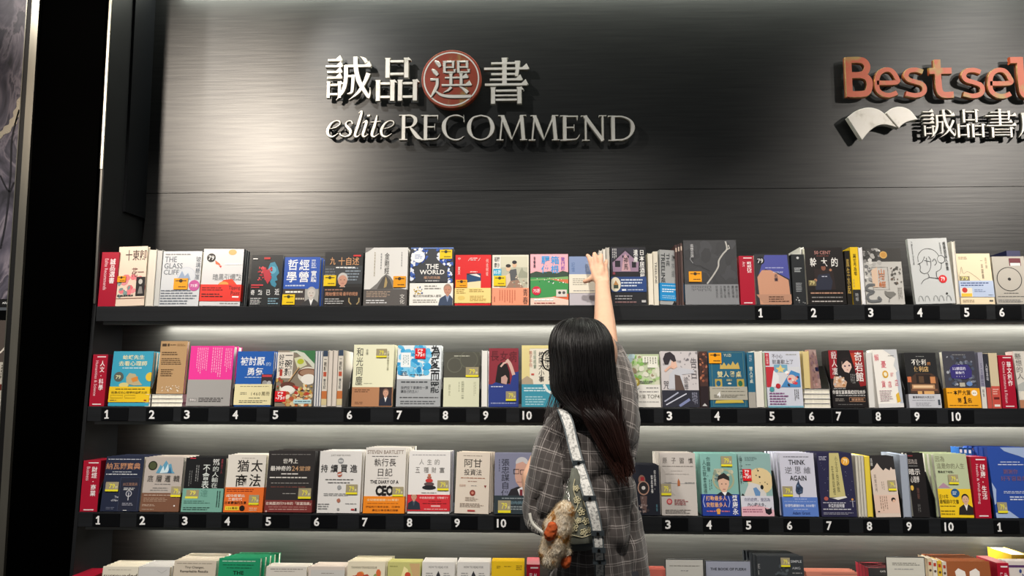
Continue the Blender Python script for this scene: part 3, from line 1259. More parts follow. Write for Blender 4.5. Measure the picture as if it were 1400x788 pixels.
g = at(1290, 168, BACK_UP)
sign4 = empty('wall_sign', (g.x, BACK_UP, g.z))
tag(sign4, 'smaller cream raised Chinese shop name below the orange word', 'sign')
for ch, a, b in (('誠', 1262, 1304), ('品', 1309, 1345), ('書', 1349, 1389), ('店', 1393, 1435)):
    letter(sign4, strokes(ch), a, b, 149, 188, cream_m)
pins(sign4, [(1272, 170), (1294, 170), (1317, 178), (1337, 178), (1369, 165), (1400, 165)])

g = at(1205, 168, BACK_UP)
logo = empty('book_emblem', (g.x, BACK_UP, g.z))
tag(logo, 'cream open book emblem beside the small Chinese shop name', 'emblem')


def page(pts, name, dy=0.0):
    q = [at(px, py, SIGN_Y - 0.02) for px, py in crom(pts, 1)] if False else [at(px, py, SIGN_Y - 0.02) for px, py in pts]
    q = [(p.x - logo.location.x, p.z - logo.location.z) for p in q]
    a = sum(q[i][0] * q[(i + 1) % len(q)][1] - q[(i + 1) % len(q)][0] * q[i][1] for i in range(len(q)))
    if a < 0:
        q.reverse()
    mb = MB()
    mb.prism(q, SIGN_Y - 0.024 - BACK_UP - dy, SIGN_Y - BACK_UP, cream_m)
    return mb.build(name, logo, bevel=0.0022)


L1 = crom([(1158, 161), (1170, 152), (1186, 147.5), (1200, 150), (1209, 156)], 5)
L2 = crom([(1226, 175), (1212, 171), (1200, 172), (1188, 180), (1178, 192)], 5)
page(L1 + L2, 'left_page')
R1 = crom([(1210, 155), (1218, 149), (1230, 146.5), (1243, 151), (1254, 164)], 5)
R2 = crom([(1248, 165), (1240, 167), (1233, 171), (1228, 176)], 5)
page(R1 + R2, 'right_page', 0.002)
pins(logo, [(1180, 162), (1200, 162), (1230, 160)])


# ------------------------------------------------------------ top shelf
divider(1, 131, 155, 345, '誠品選書', 'Eslite Recommends', 'red category block at the left end of the top shelf', barv=False)
book(1, 157, 197, 338, 'efd9c4', [
    ('X', 0.05, 0.2, 0.95, 0.8, 12, 0.14, ['ef8088', 'f0959a', 'e96a76'], 3), ('X', 0.02, 0.6, 0.5, 0.85, 10, 0.08, ['7d9a98', '8aa5a2'], 5),
    ('T', '十東卿', 0.25, 0.06, 0.97, 0.24, '4a3a36', 0.2), ('T', '花一', 0.5, 0.36, 0.92, 0.52, '7a4a46', 0.1),
    ('R', 0.68, 0.52, 0.99, 0.84, '241f20'), ('C', 0.83, 0.6, 0.07, 'c9c4be', 1.3), ('P', [(0.75, 0.8), (0.8, 0.68), (0.88, 0.68), (0.93, 0.8)], '8d8884'),
    ('B', 0.05, 0.8, 0.6, 0.86, 1, '444'), ('R', 0, 0.87, 1, 0.88, '9a6a5a')],
    'pink and cream paperback with coral blobs and a small black portrait, top shelf', roll=-1.5, T=0.016, stk=[('o', 0.02, 0.5, 0.3, 0.1)])
side_book(1, 198, 209, 341, 'e6dfd2', 'cream page edge showing just right of the pink coral paperback', fore=True)
side_book(1, 209.5, 217, 342, 'cfcfcc', 'grey page edge left of the THE GLASS CLIFF cover', fore=True)
book(1, 217, 271, 344, 'd7dade', [
    ('T', 'THE', 0.05, 0.1, 0.36, 0.2, '5d6672', 0.3), ('T', 'GLASS', 0.05, 0.22, 0.52, 0.32, '5d6672', 0.3), ('T', 'CLIFF', 0.05, 0.34, 0.44, 0.43, '5d6672', 0.3),
    ('V', '玻璃懸崖', 0.86, 0.1, 0.98, 0.52, '5a6470', 0.2), ('C', 0.64, 0.46, 0.24, 'c6ccd6'), ('C', 0.64, 0.46, 0.22, 'd3d8df'), ('P', [(0.42, 0.52), (0.52, 0.36), (0.6, 0.46), (0.68, 0.4), (0.76, 0.53)], '97a9c4'),
    ('B', 0.06, 0.04, 0.7, 0.08, 1, '888'), ('B', 0.02, 0.7, 0.98, 0.98, 6, '6d7580'), ('C', 0.86, 0.63, 0.14, 'c85a9c'), ('T', '75折', 0.77, 0.6, 0.95, 0.66, 'fff')],
    'pale grey book with THE GLASS CLIFF in English capitals, top shelf', n=1, stk=[('o', 0.34, 0.5, 0.36, 0.2)], short='pale grey book titled THE GLASS CLIFF')
book(1, 272, 328, 341, 'dcdcde', [
    ('C', 0.2, 0.16, 0.11, '17181a'), ('T', '79', 0.13, 0.12, 0.27, 0.2, 'eee', 0.4), ('P', [(0.3, 0.2), (0.42, 0.26), (0.45, 0.3), (0.32, 0.27)], 'e8683f'), ('P', [(0.4, 0.3), (0.48, 0.3), (0.46, 0.34)], 'd8443c'),
    ('T', '暗黑引爆點', 0.28, 0.44, 0.98, 0.56, '8a8c90', 0.5), ('C', 0.72, 0.06, 0.1, 'f0b070', 0.7), ('P', [(0.4, 0.64), (0.56, 0.55), (0.76, 0.53), (0.9, 0.64)], 'e8492c'), ('C', 0.56, 0.62, 0.12, 'f2a050', 0.5),
    ('B', 0.55, 0.24, 0.98, 0.3, 1, 'fafafa'), ('B', 0.5, 0.94, 0.95, 0.98, 1, '999')],
    'white and grey book with a wide red band, beside the THE GLASS CLIFF book', roll=0.5, n=2, T=0.018,
    band=(0.63, 0.92, 'e9392f', [('T', 'Tipping', 0.7, 0.08, 0.98, 0.36, '3a1515', 0.2), ('T', 'Point', 0.76, 0.4, 0.98, 0.64, '3a1515', 0.2), ('B', 0.04, 0.15, 0.6, 0.4, 2, '7a1515'), ('B', 0.04, 0.52, 0.6, 0.8, 2, '4a1010'), ('R', 0.8, 0.7, 0.96, 0.78, 'fff')]),
    short='white book with wide red band', spine='55585c', bind='r')
book(1, 340, 383.5, 349, '26292b', [
    ('P', [(0.52, 0.3), (0.6, 0.16), (0.74, 0.14), (0.84, 0.24), (0.9, 0.36), (0.82, 0.42), (0.86, 0.5), (0.78, 0.52), (0.84, 0.58), (0.8, 0.64), (0.68, 0.6), (0.6, 0.5)], '3c86a2'),
    ('C', 0.68, 0.3, 0.12, '63aac4'), ('X', 0.24, 0.24, 0.66, 0.5, 60, 0.035, ['c8303c', 'e04a52', 'a8222e', 'd05a5a'], 8), ('P', [(0.36, 0.28), (0.6, 0.3), (0.66, 0.46), (0.56, 0.58), (0.44, 0.46)], 'bb3340'),
    ('T', '奇', 0.04, 0.69, 0.16, 0.79, 'eee'), ('T', '點', 0.27, 0.69, 0.4, 0.79, 'eee'), ('T', '已', 0.53, 0.69, 0.66, 0.79, 'eee'), ('T', '近', 0.8, 0.67, 0.95, 0.79, 'eee'),
    ('R', 0.04, 0.585, 0.42, 0.61, 'd8404a'), ('R', 0.04, 0.63, 0.3, 0.65, 'b83a40'), ('B', 0.04, 0.84, 0.4, 0.98, 4, 'ccc'), ('B', 0.6, 0.84, 0.95, 0.98, 3, '8ab'), ('R', 0.4, 0.05, 0.6, 0.09, 'b33'), ('R', 0.05, 0.07, 0.2, 0.09, 'ddd')],
    'black book with a blue face profile breaking into red flecks, top shelf', n=1, short='black book with blue face profile', T=0.017)
book(1, 385.5, 435, 352, '2b57b4', [
    ('T', '哲', 0.1, 0.05, 0.38, 0.27, 'f7f8fa', 1.2), ('T', '經', 0.42, 0.05, 0.7, 0.27, 'f7f8fa', 1.2), ('T', '學', 0.08, 0.3, 0.36, 0.52, 'f7f8fa', 1.2), ('T', '營', 0.42, 0.3, 0.7, 0.52, 'f7f8fa', 1.2),
    ('V', '實踐', 0.76, 0.28, 0.92, 0.52, 'f0f3fa', 1), ('B', 0.76, 0.05, 0.9, 0.24, 5, 'e6ecf8'), ('B', 0.06, 0.56, 0.6, 0.62, 1, 'cdd8ee'), ('R', 0, 0.655, 1, 1, '423b3a'), ('B', 0.07, 0.68, 0.55, 0.76, 1, 'f2efe6'),
    ('B', 0.36, 0.82, 0.6, 0.9, 1, 'c9c0b0'), ('R', 0.62, 0.66, 1, 1, 'a9a7a2'), ('MAN', 0.8, 0.84, 0.22, '3b3a3c', 'cfc8c0', 'b9b7b4')],
    'royal blue book with four large white Chinese characters and an elderly man below', n=1, stk=[('y', 0.0, 0.77, 0.35, 0.21)], short='royal blue book with white characters', copyx=0.004)
book(1, 441, 494, 345, '2b2a2a', [
    ('R', 0.0, 0.26, 1, 0.6, '3d4044'), ('B', 0.02, 0.3, 0.3, 0.5, 4, '6a7076'), ('B', 0.55, 0.28, 0.98, 0.55, 5, '8b98a4'), ('T', '九', 0.14, 0.1, 0.28, 0.24, 'd9a070', 0.4), ('T', '十自述', 0.36, 0.1, 0.9, 0.25, 'd9a070', 0.4),
    ('B', 0.3, 0.27, 0.8, 0.32, 1, 'eee'), ('MAN', 0.49, 0.63, 0.24, '1e1d20', 'cf9a84', 'cbc8c4'), ('R', 0.0, 0.66, 1, 1, '1d1a1a'), ('B', 0.04, 0.69, 0.5, 0.73, 1, 'b9856a'), ('T', '開始懂世局', 0.06, 0.75, 0.5, 0.82, 'c98f6e', 0.5), ('T', '最早的視線', 0.52, 0.75, 0.9, 0.82, 'c98f6e', 0.5),
    ('B', 0.05, 0.86, 0.55, 0.98, 3, 'bbb'), ('C', 0.8, 0.92, 0.13, '1a1a1a'), ('L', [(0.68, 0.86), (0.68, 0.93), (0.74, 0.98)], 0.03, 'b9a070'), ('L', [(0.94, 0.86), (0.94, 0.93), (0.88, 0.98)], 0.03, 'b9a070'), ('R', 0.75, 0.06, 0.95, 0.09, 'd33')],
    'dark book with a white-haired man in a library and copper title', n=1, T=0.026, stk=[('y', 0.0, 0.44, 0.32, 0.2)], short='dark book with white-haired man', spine='3a3c40', bind='r')
book(1, 496.5, 556, 339, 'e9e7e3', [
    ('P', [(0.0, 0.0), (0.2, 0.0), (0.12, 0.04), (0.0, 0.09)], '8a8886'), ('P', [(0.14, 0.72), (0.3, 0.62), (0.4, 0.52), (0.5, 0.46), (0.6, 0.5), (0.7, 0.6), (0.85, 0.7), (1, 0.74), (1, 0.8), (0, 0.8)], '7d7b79'), ('P', [(0.3, 0.72), (0.42, 0.54), (0.5, 0.48), (0.6, 0.56), (0.68, 0.72)], '55524f'),
    ('P', [(0.48, 0.58), (0.5, 0.5), (0.54, 0.6), (0.52, 0.68), (0.46, 0.7)], 'b39a68'), ('V', '金剛經', 0.46, 0.09, 0.57, 0.46, '333', 0.2), ('B', 0.35, 0.1, 0.41, 0.45, 1, 'aaa', True), ('B', 0.2, 0.08, 0.26, 0.5, 1, 'c0b8a8', True), ('B', 0.84, 0.08, 0.88, 0.4, 1, '999', True)],
    'cream book with three small vertical characters above a grey mountain', n=1, stk=[('o', 0.68, 0.5, 0.29, 0.19)], short='cream book with grey mountain',
    band=(0.725, 1.0, '5d5957', [('B', 0.06, 0.1, 0.7, 0.5, 4, 'b49c88'), ('B', 0.06, 0.62, 0.6, 0.9, 2, 'ddd'), ('V', '文化', 0.84, 0.3, 0.95, 0.9, 'e5e2dc', 0.1)]))
B1 = 'dfe4f4'
book(1, 559.5, 619, 339, '3b3e44', [
    ('R', 0, 0, 1, 0.02, '6e8ccf'), ('X', 0.02, 0.03, 0.4, 0.28, 36, 0.05, ['3f62b4', '2a4ca8', 'e6ebf6', 'f5f6fa'], 11), ('X', 0.62, 0.03, 0.98, 0.3, 36, 0.05, ['3f62b4', '2a4ca8', 'e6ebf6'], 12), ('X', 0.0, 0.25, 0.1, 0.6, 18, 0.05, ['3f62b4', 'e6ebf6'], 13), ('X', 0.88, 0.25, 0.98, 0.6, 18, 0.05, ['3f62b4', 'e6ebf6'], 14),
    ('P', [(0.5, 0.06), (0.64, 0.22), (0.86, 0.36), (0.88, 0.6), (0.12, 0.6), (0.14, 0.36), (0.36, 0.22)], '3b3e44'), ('C', 0.19, 0.16, 0.145, 'f4f6fb'), ('B', 0.1, 0.12, 0.28, 0.2, 3, '8a9cc4'),
    ('T', 'THE', 0.36, 0.29, 0.66, 0.375, 'f6f4f0', 0.8), ('T', 'WORLD', 0.22, 0.39, 0.8, 0.47, 'f6f4f0', 0.8), ('T', '權力的烏鵲', 0.32, 0.5, 0.7, 0.55, 'c99c80', 0.3), ('B', 0.36, 0.565, 0.68, 0.6, 1, 'ccc')],
    'navy and grey book titled THE WORLD with blue tile corners, top shelf', n=1, stk=[('y', 0.68, 0.04, 0.29, 0.16)], short='navy and grey book titled THE WORLD',
    band=(0.62, 1.0, 'f3f1ea', [('X', 0.1, 0.15, 0.3, 0.5, 22, 0.022, ['c9a846', 'b89a3c', '4a5a86'], 3), ('B', 0.34, 0.08, 0.74, 0.3, 2, '8c8a84'), ('T', '權力如何被家族人攫取', 0.08, 0.52, 0.74, 0.63, '6e6a64', 0.2), ('B', 0.08, 0.72, 0.7, 0.9, 2, '9a968e'), ('MAN', 0.88, 0.5, 0.17, '3c4b66', 'c58f78', 'a78a78', '8898b8')]))
book(1, 621.5, 671, 349, 'dd1f22', [
    ('T', '中', 0.07, 0.05, 0.14, 0.1, 'f7d8d0'), ('V', '夏天', 0.07, 0.24, 0.14, 0.4, 'f7d8d0', 0.4), ('V', '何去何從', 0.86, 0.08, 0.93, 0.42, 'f6c8c0', 0.3), ('L', [(0.36, 0.12), (0.42, 0.06)], 0.012, 'f5d0d0'), ('L', [(0.64, 0.12), (0.7, 0.06)], 0.012, 'f5d0d0'), ('B', 0.42, 0.05, 0.62, 0.12, 2, 'f5d0d0'),
    ('R', 0.32, 0.37, 0.72, 0.7, '20466f'), ('P', [(0.32, 0.37), (0.62, 0.37), (0.72, 0.42), (0.72, 0.44), (0.45, 0.4), (0.32, 0.4)], '2b2b34'), ('P', [(0.4, 0.39), (0.6, 0.38), (0.7, 0.42), (0.7, 0.45)], 'e6e3de'), ('P', [(0.32, 0.55), (0.72, 0.52), (0.72, 0.7), (0.32, 0.7)], 'efdcb0'), ('B', 0.42, 0.32, 0.62, 0.36, 1, 'f5d0d0')],
    'bright red book with a small blue sea window and yellow band, top shelf', n=0, stk=[('o', 0.02, 0.5, 0.32, 0.15)],
    band=(0.66, 0.955, 'f3d98a', [('B', 0.04, 0.06, 0.3, 0.4, 3, '9a7a30'), ('B', 0.4, 0.08, 0.9, 0.3, 2, '9a7a30'), ('C', 0.18, 0.66, 0.1, 'e6c870', 0.6), ('B', 0.42, 0.5, 0.94, 0.9, 4, 'b9964a')]))
book(1, 672.5, 723, 349, 'e9e0cd', [
    ('R', 0.2, 0.03, 0.97, 0.66, 'b9b9a4'), ('R', 0.2, 0.03, 0.97, 0.25, 'd2cfb8'), ('P', [(0.72, 0.4), (0.78, 0.3), (0.82, 0.25), (0.86, 0.32), (0.97, 0.36), (0.97, 0.46), (0.72, 0.46)], '9a9c88'), ('P', [(0.45, 0.66), (0.4, 0.45), (0.5, 0.3), (0.66, 0.28), (0.7, 0.5), (0.85, 0.64)], '55585a'), ('P', [(0.4, 0.66), (0.36, 0.42), (0.48, 0.36), (0.52, 0.6), (0.56, 0.66)], 'd8c6b0'),
    ('C', 0.44, 0.27, 0.065, 'e2bd9c', 1.3), ('C', 0.44, 0.22, 0.07, '2e2a2a', 0.7), ('C', 0.61, 0.2, 0.06, 'dab392', 1.3), ('C', 0.61, 0.15, 0.065, '26262a', 0.8), ('P', [(0.38, 0.66), (0.5, 0.52), (0.72, 0.5), (0.85, 0.66)], '9a7a68'), ('X', 0.5, 0.42, 0.95, 0.64, 20, 0.03, ['c9b49c', '8a8272', 'ded6c4'], 5),
    ('R', 0.02, 0.02, 0.23, 0.28, 'e6e2d8'), ('T', '福爾', 0.05, 0.04, 0.2, 0.14, '333'), ('T', '摩沙', 0.05, 0.16, 0.2, 0.26, '333'), ('R', 0.03, 0.28, 0.25, 0.42, '2fa4cc'), ('T', '85折', 0.05, 0.3, 0.24, 0.39, 'eaf6fa')],
    'cream book with a drawn couple, blue 85 tag and coral lower band', n=0, stk=[('y', 0.04, 0.42, 0.33, 0.2)],
    band=(0.66, 1.0, 'f29b79', [('B', 0.18, 0.12, 0.66, 0.9, 7, 'c4684a', True), ('V', '青春', 0.84, 0.06, 0.98, 0.95, '3a2a26', 0.2), ('B', 0.04, 0.5, 0.1, 0.9, 1, 'a85a40', True)]))
book(1, 725, 777.5, 348, 'eeb4b4', [
    ('R', 0, 0, 1, 0.34, 'efb0bb'), ('P', [(0, 0.38), (0.15, 0.34), (0.3, 0.36), (0.5, 0.34), (0.7, 0.38), (0.85, 0.33), (1, 0.36), (1, 0.5), (0, 0.46)], '33493a'), ('R', 0, 0.46, 1, 0.86, '3c9450'), ('P', [(0.0, 0.5), (1, 0.44), (1, 0.55), (0.6, 0.5), (0, 0.52)], '7fae6a'), ('P', [(0.5, 0.49), (1, 0.5), (1, 0.58)], 'd3754c'),
    ('P', [(0.2, 0.9), (0.8, 0.8), (1, 0.78), (1, 1), (0.1, 1)], 'e2683c'), ('P', [(0.0, 0.88), (0.6, 0.84), (1, 0.9), (1, 1), (0, 1)], 'edd2c2'), ('X', 0.1, 0.46, 0.95, 0.58, 22, 0.016, ['f4f0e8', 'fff', '2a3a4a'], 6),
    ('T', '箱', 0.54, 0.04, 0.76, 0.2, '2d9ee2', 1.2), ('T', '根', 0.54, 0.22, 0.76, 0.38, '2d9ee2', 1.2), ('T', '驛', 0.29, 0.04, 0.51, 0.2, '2d9ee2', 1.2), ('T', '傳', 0.29, 0.22, 0.51, 0.38, '2d9ee2', 1.2), ('V', '我們的', 0.81, 0.06, 0.91, 0.32, '8a5ab8', 0.7), ('V', '青春路', 0.08, 0.05, 0.14, 0.27, '3a2a3a', 0.6),
    ('C', 0.16, 0.72, 0.12, 'cf2440'), ('T', '75折', 0.08, 0.68, 0.25, 0.76, 'fff', 0.8), ('R', 0.68, 0.7, 0.96, 0.84, 'dcd6cc'), ('C', 0.77, 0.76, 0.04, '444'), ('C', 0.88, 0.76, 0.04, '555'), ('B', 0.1, 0.87, 0.6, 0.93, 1, 'fff'), ('B', 0.1, 0.945, 0.65, 0.98, 1, 'a33')],
    'pink and green book with blue characters over a running track, top shelf', n=0)
book(1, 778.5, 818, 351, '7f93b9', [
    ('R', 0, 0, 1, 0.37, '8195bd'), ('V', '記憶', 0.08, 0.12, 0.2, 0.32, '5874a4', 0.4), ('V', '詩集', 0.6, 0.12, 0.72, 0.32, 'a9b8d2', 0.4), ('R', 0, 0.76, 1, 1, 'c4bfc6'), ('B', 0.6, 0.92, 0.8, 0.95, 1, '888')],
    'slim dusty blue and cream book under the reaching hand', band=(0.37, 0.755, 'e9e3d2', [('B', 0.12, 0.2, 0.8, 0.6, 4, 'a8a294'), ('B', 0.14, 0.84, 0.9, 0.93, 1, '888')]), T=0.012)
for k, (a, b, yt) in enumerate(((820, 824.5, 342), (825, 829, 340), (829.5, 834.5, 338))):
    side_book(1, a, b, yt, ['d9d4ca', 'e6e2d8', 'c9c4ba'][k], ['thin book edge left of the middle one, behind the reaching fingers', 'middle thin cream book edge beside the reaching hand', 'thin grey book edge touching the dark blue house book'][k], fore=True, roll=0)
book(1, 836, 885, 338, '1b1c22', [
    ('R', 0.02, 0.02, 0.8, 0.44, '2b2a38'), ('P', [(0.05, 0.26), (0.15, 0.18), (0.42, 0.05), (0.7, 0.18), (0.8, 0.26), (0.78, 0.43), (0.06, 0.43)], '9b8098'), ('P', [(0.3, 0.42), (0.36, 0.2), (0.42, 0.12), (0.5, 0.2), (0.56, 0.42)], 'c9a0a8'), ('V', '神馬', 0.37, 0.18, 0.49, 0.4, '15151a', 1), ('P', [(0.04, 0.24), (0.42, 0.03), (0.8, 0.24), (0.78, 0.27), (0.42, 0.07), (0.06, 0.27)], '23202c'),
    ('R', 0.12, 0.24, 0.27, 0.35, '1d1a24'), ('R', 0.6, 0.26, 0.72, 0.36, '1d1a24'), ('R', 0.33, 0.15, 0.37, 0.19, '1d1a24'), ('R', 0.48, 0.15, 0.52, 0.19, '1d1a24'),
    ('V', '日本居酒屋', 0.82, 0.06, 0.96, 0.56, 'f0efec', 1), ('V', '遺產', 0.65, 0.05, 0.78, 0.27, 'f0efec', 1), ('B', 0.04, 0.03, 0.18, 0.24, 3, 'ccc', True), ('R', 0.05, 0.44, 0.12, 0.48, '8a3a44'),
    ('R', 0, 0.52, 1, 0.78, '24447f'), ('C', 0.12, 0.65, 0.15, 'e6dfc6', 1.4), ('R', 0.07, 0.66, 0.2, 0.72, '3b4a3c'), ('P', [(0.06, 0.66), (0.13, 0.58), (0.21, 0.66)], 'b8864c'), ('B', 0.28, 0.55, 0.9, 0.7, 3, 'd2dcec'), ('R', 0.3, 0.73, 0.42, 0.76, 'e8eef6'), ('B', 0.46, 0.73, 0.9, 0.76, 1, 'c8d4e6'),
    ('B', 0.1, 0.83, 0.6, 0.92, 2, '9a9a9e'), ('B', 0.1, 0.93, 0.7, 0.98, 1, '8a6a6a'), ('R', 0.85, 0.92, 0.97, 0.96, 'bbb')],
    'dark book with a mauve gabled storehouse and a deep blue band', T=0.022, n=1, short='dark book with mauve storehouse')
side_book(1, 887, 894, 346, 'e9e3d3', 'cream page edge immediately right of the storehouse book', fore=True)
side_book(1, 894.5, 901, 344, 'e4ddcb', 'cream book with THE TREELINE down its spine edge', [('W', 'TREELINE', 0.3, 0.2, 0.75, 0.6, '555')])
book(1, 902, 936, 343, 'a6a8a8', [
    ('W', 'THE', 0.28, 0.06, 0.42, 0.3, '2f3336', 0.5), ('W', 'TREELINE', 0.06, 0.06, 0.22, 0.62, '2f3336', 0.8), ('V', '森林線', 0.5, 0.08, 0.62, 0.5, '6a6e70', 0.3), ('C', 0.6, 0.13, 0.05, '444'), ('X', 0.6, 0.1, 0.98, 0.6, 26, 0.05, ['8d9090', 'b8baba', '9a9d9e'], 5), ('P', [(0.5, 1), (0.6, 0.93), (0.7, 0.98), (0.85, 0.92), (1, 1)], '1c2024')],
    'silver grey book with vertical English title and a tilted bright blue band', roll=2.0, yaw=10, T=0.02, band=(0.61, 0.93, '1f8fd0', [('B', 0.08, 0.1, 0.85, 0.2, 1, 'bfe0f2'), ('B', 0.08, 0.3, 0.75, 0.55, 2, 'eef7fb'), ('B', 0.08, 0.68, 0.8, 0.9, 2, '9ccbe8')]), dy=0.012)
for k in range(3):
    side_book(1, 925 + k * 3.6, 928.4 + k * 3.6, 335 - k * 1.2, ['4b3432', '3a2a2a', '54403c'][k], ['brown-spined thin volume, nearest the silver grey book, behind its top corner', 'middle brown-spined thin volume behind the silver grey book', 'brown-spined thin volume touching the big dark rock book'][k],
              [('R', 0.2, 0.05, 0.8, 0.12, 'cdb9a8')], D=0.1)
book(1, 937, 1011, 329, '3b3c3f', [
    ('X', 0.05, 0.05, 0.95, 0.68, 40, 0.16, ['404144', '37383b', '434448', '3d3e41'], 15), ('L', crom([(0.42, 0.68), (0.55, 0.54), (0.64, 0.42), (0.66, 0.32), (0.74, 0.22), (0.82, 0.14), (0.8, 0.02)], 6), 0.028, 'b4b2ad'), ('L', [(0.8, 0.16), (0.87, 0.13), (0.85, 0.08)], 0.022, 'b4b2ad'),
    ('V', '追想日誌', 0.13, 0.06, 0.19, 0.27, 'cfcfd0', 0.3), ('L', [(0.16, 0.2), (0.12, 0.3), (0.17, 0.36)], 0.014, '8d8f92'),
    ('R', 0, 0.69, 1, 1, '85878b'), ('B', 0.12, 0.71, 0.5, 0.8, 12, '54565a', True)] + [('V', t, a, 0.71, a + 0.045, 0.9, '4b4d50', 0.1) for t, a in (('絕種浩克', 0.57), ('古道照風', 0.65), ('無聲之境', 0.72), ('時光推行', 0.79), ('重返現場', 0.87), ('歸路之前', 0.94))],
    'tall charcoal book with a pale branch and grey lower band, top shelf', T=0.03, n=1, stk=[('o', 0.08, 0.49, 0.24, 0.16)], short='tall charcoal book with pale branch', spine='2a2b2d')
divider(1, 1013, 1033, 350, '藝術', 'Art', 'red category block lettered Art near the middle right of the top shelf')
book(1, 1034.5, 1083, 348, '3a3a40', [
    ('R', 0.0, 0.0, 1, 1, '2c2d33'), ('P', [(0.1, 0.42), (0.2, 0.22), (0.3, 0.02), (0.95, 0.02), (0.98, 0.5), (0.6, 0.36), (0.3, 0.3)], '4a4f9c'), ('P', [(0.06, 0.46), (0.2, 0.32), (0.45, 0.32), (0.95, 0.52), (0.98, 1), (0.1, 1)], 'c99478'), ('P', [(0.0, 0.8), (1, 0.8), (1, 0.98), (0.2, 0.98)], 'b88a72'),
    ('C', 0.17, 0.13, 0.12, '141518'), ('T', '79', 0.09, 0.09, 0.25, 0.18, 'ddd', 0.3), ('V', '名畫', 0.54, 0.4, 0.65, 0.54, '3a3040', 0.5), ('B', 0.3, 0.26, 0.85, 0.29, 1, 'b8bce0'), ('T', 'PICTURE', 0.52, 0.35, 0.8, 0.38, 'c8cce8', 0.3), ('B', 0.35, 0.83, 0.95, 0.96, 3, '55392c')],
    'book with a blue and peach cover right of the Art block', T=0.025, spine='26282c', bind='r')
side_book(1, 1085, 1103, 348, '26292c', 'dark grey thick spine with small white lettering left of the black armchair book', [('B', 0.2, 0.26, 0.8, 0.36, 3, 'b9bdc0'), ('C', 0.5, 0.07, 0.1, 'ccc'), ('B', 0.25, 0.56, 0.75, 0.75, 6, 'a0a4a8'), ('X', 0.1, 0.85, 0.9, 0.97, 8, 0.07, ['999', 'bbb'], 2)])
side_book(1, 1098, 1103.5, 338, 'ecebe6', 'tall white page edge rising behind the dark grey thick spine', dy=0.05, fore=True)
book(1, 1105, 1158, 339, '1f1b1b', [
    ('T', '50 CENT', 0.25, 0.06, 0.68, 0.12, 'b9847c', 0.5), ('B', 0.3, 0.14, 0.62, 0.16, 1, '884a40'), ('T', '幹', 0.12, 0.18, 0.29, 0.34, 'f0eeea', 0.4), ('T', '大', 0.41, 0.18, 0.57, 0.34, 'f0eeea', 0.4), ('T', '的', 0.68, 0.18, 0.85, 0.34, 'f0eeea', 0.4),
    ('P', [(0.2, 0.74), (0.22, 0.38), (0.7, 0.38), (0.75, 0.74)], '2d2323'), ('P', [(0.22, 0.75), (0.22, 0.62), (0.32, 0.48), (0.6, 0.46), (0.68, 0.6), (0.62, 0.75)], '2c3040'), ('C', 0.46, 0.36, 0.06, '8a5a48', 1.3), ('C', 0.46, 0.31, 0.07, '15151a', 0.6), ('C', 0.23, 0.58, 0.04, 'b07a5c'), ('C', 0.64, 0.4, 0.035, 'b07a5c'), ('B', 0.4, 0.5, 0.54, 0.53, 1, 'ccd'),
    ('R', 0, 0.76, 1, 1, '14100f'), ('B', 0.08, 0.78, 0.92, 0.83, 1, 'b98c74'), ('B', 0.1, 0.86, 0.9, 0.9, 1, '8d8a88'), ('B', 0.1, 0.93, 0.9, 0.97, 1, 'bdb9b4'), ('R', 0.04, 0.58, 0.24, 0.68, '756a4a'), ('T', '79', 0.07, 0.59, 0.2, 0.66, 'd8cc8c')],
    'black book with a seated man in an armchair and three white characters', T=0.03, spine='0f0d0c', bind='r')
side_book(1, 1159, 1166, 343, '1b1712', 'black spine with gold characters beside the armchair book', [('V', '風生水起', 0.2, 0.16, 0.85, 0.8, 'b99a48', 0.6)])
side_book(1, 1167, 1178, 338, 'f1c922', 'yellow spine with black vertical characters on the top shelf', [('V', '與世界為鄰', 0.3, 0.12, 0.7, 0.5, '3a3210', 0.6), ('B', 0.15, 0.56, 0.3, 0.72, 1, '777', True), ('R', 0, 0.74, 1, 1, '2a2b2c'), ('V', '時報', 0.3, 0.8, 0.7, 0.94, 'aaa', 0.2)])
side_book(1, 1178.5, 1184, 338, 'eaeaec', 'white spine right beside the yellow spine, top shelf', fore=True)
book(1, 1185, 1238, 340, 'c4c2bd', [
    ('R', 0, 0, 1, 0.24, '3b3a38'), ('X', 0.02, 0.0, 0.45, 0.3, 30, 0.06, ['d8d6d2', 'b4b2ae', '8a8886', '4a4a48'], 3), ('C', 0.54, 0.12, 0.1, 'd8ac62'), ('C', 0.54, 0.12, 0.07, 'c99448'), ('X', 0.0, 0.3, 0.22, 0.6, 22, 0.05, ['e0dedb', '777', '999'], 4),
    ('G', 0.2, 0.34, 0.62, 0.74, 0.012, '8d8b88'), ('V', '山海經', 0.36, 0.37, 0.54, 0.7, 'cf7a44', 0.4), ('P', [(0.18, 0.4), (0.34, 0.34), (0.34, 0.7), (0.2, 0.7)], 'ddc0a8'), ('X', 0.7, 0.34, 0.95, 0.66, 24, 0.035, ['55534f', '7a7874', '6a5a50'], 7),
    ('L', crom([(0.25, 0.66), (0.08, 0.66), (0.02, 0.74), (0.2, 0.78), (0.04, 0.84), (0.08, 0.94), (0.36, 0.93), (0.3, 0.87)], 5), 0.07, '6c6e70'), ('P', [(0.48, 0.76), (0.56, 0.78), (0.72, 0.78), (0.78, 0.82), (0.62, 0.9), (0.5, 0.84)], '7b7a76'), ('L', [(0.6, 0.9), (0.58, 0.96)], 0.015, '666'), ('B', 0.83, 0.7, 0.95, 0.95, 3, '8a8884', True)],
    'grey ink-drawn book with orange characters, snake and bird, top shelf', T=0.022, n=2, short='grey ink-drawn book with snake', copyx=0.006, copyz=0.004)
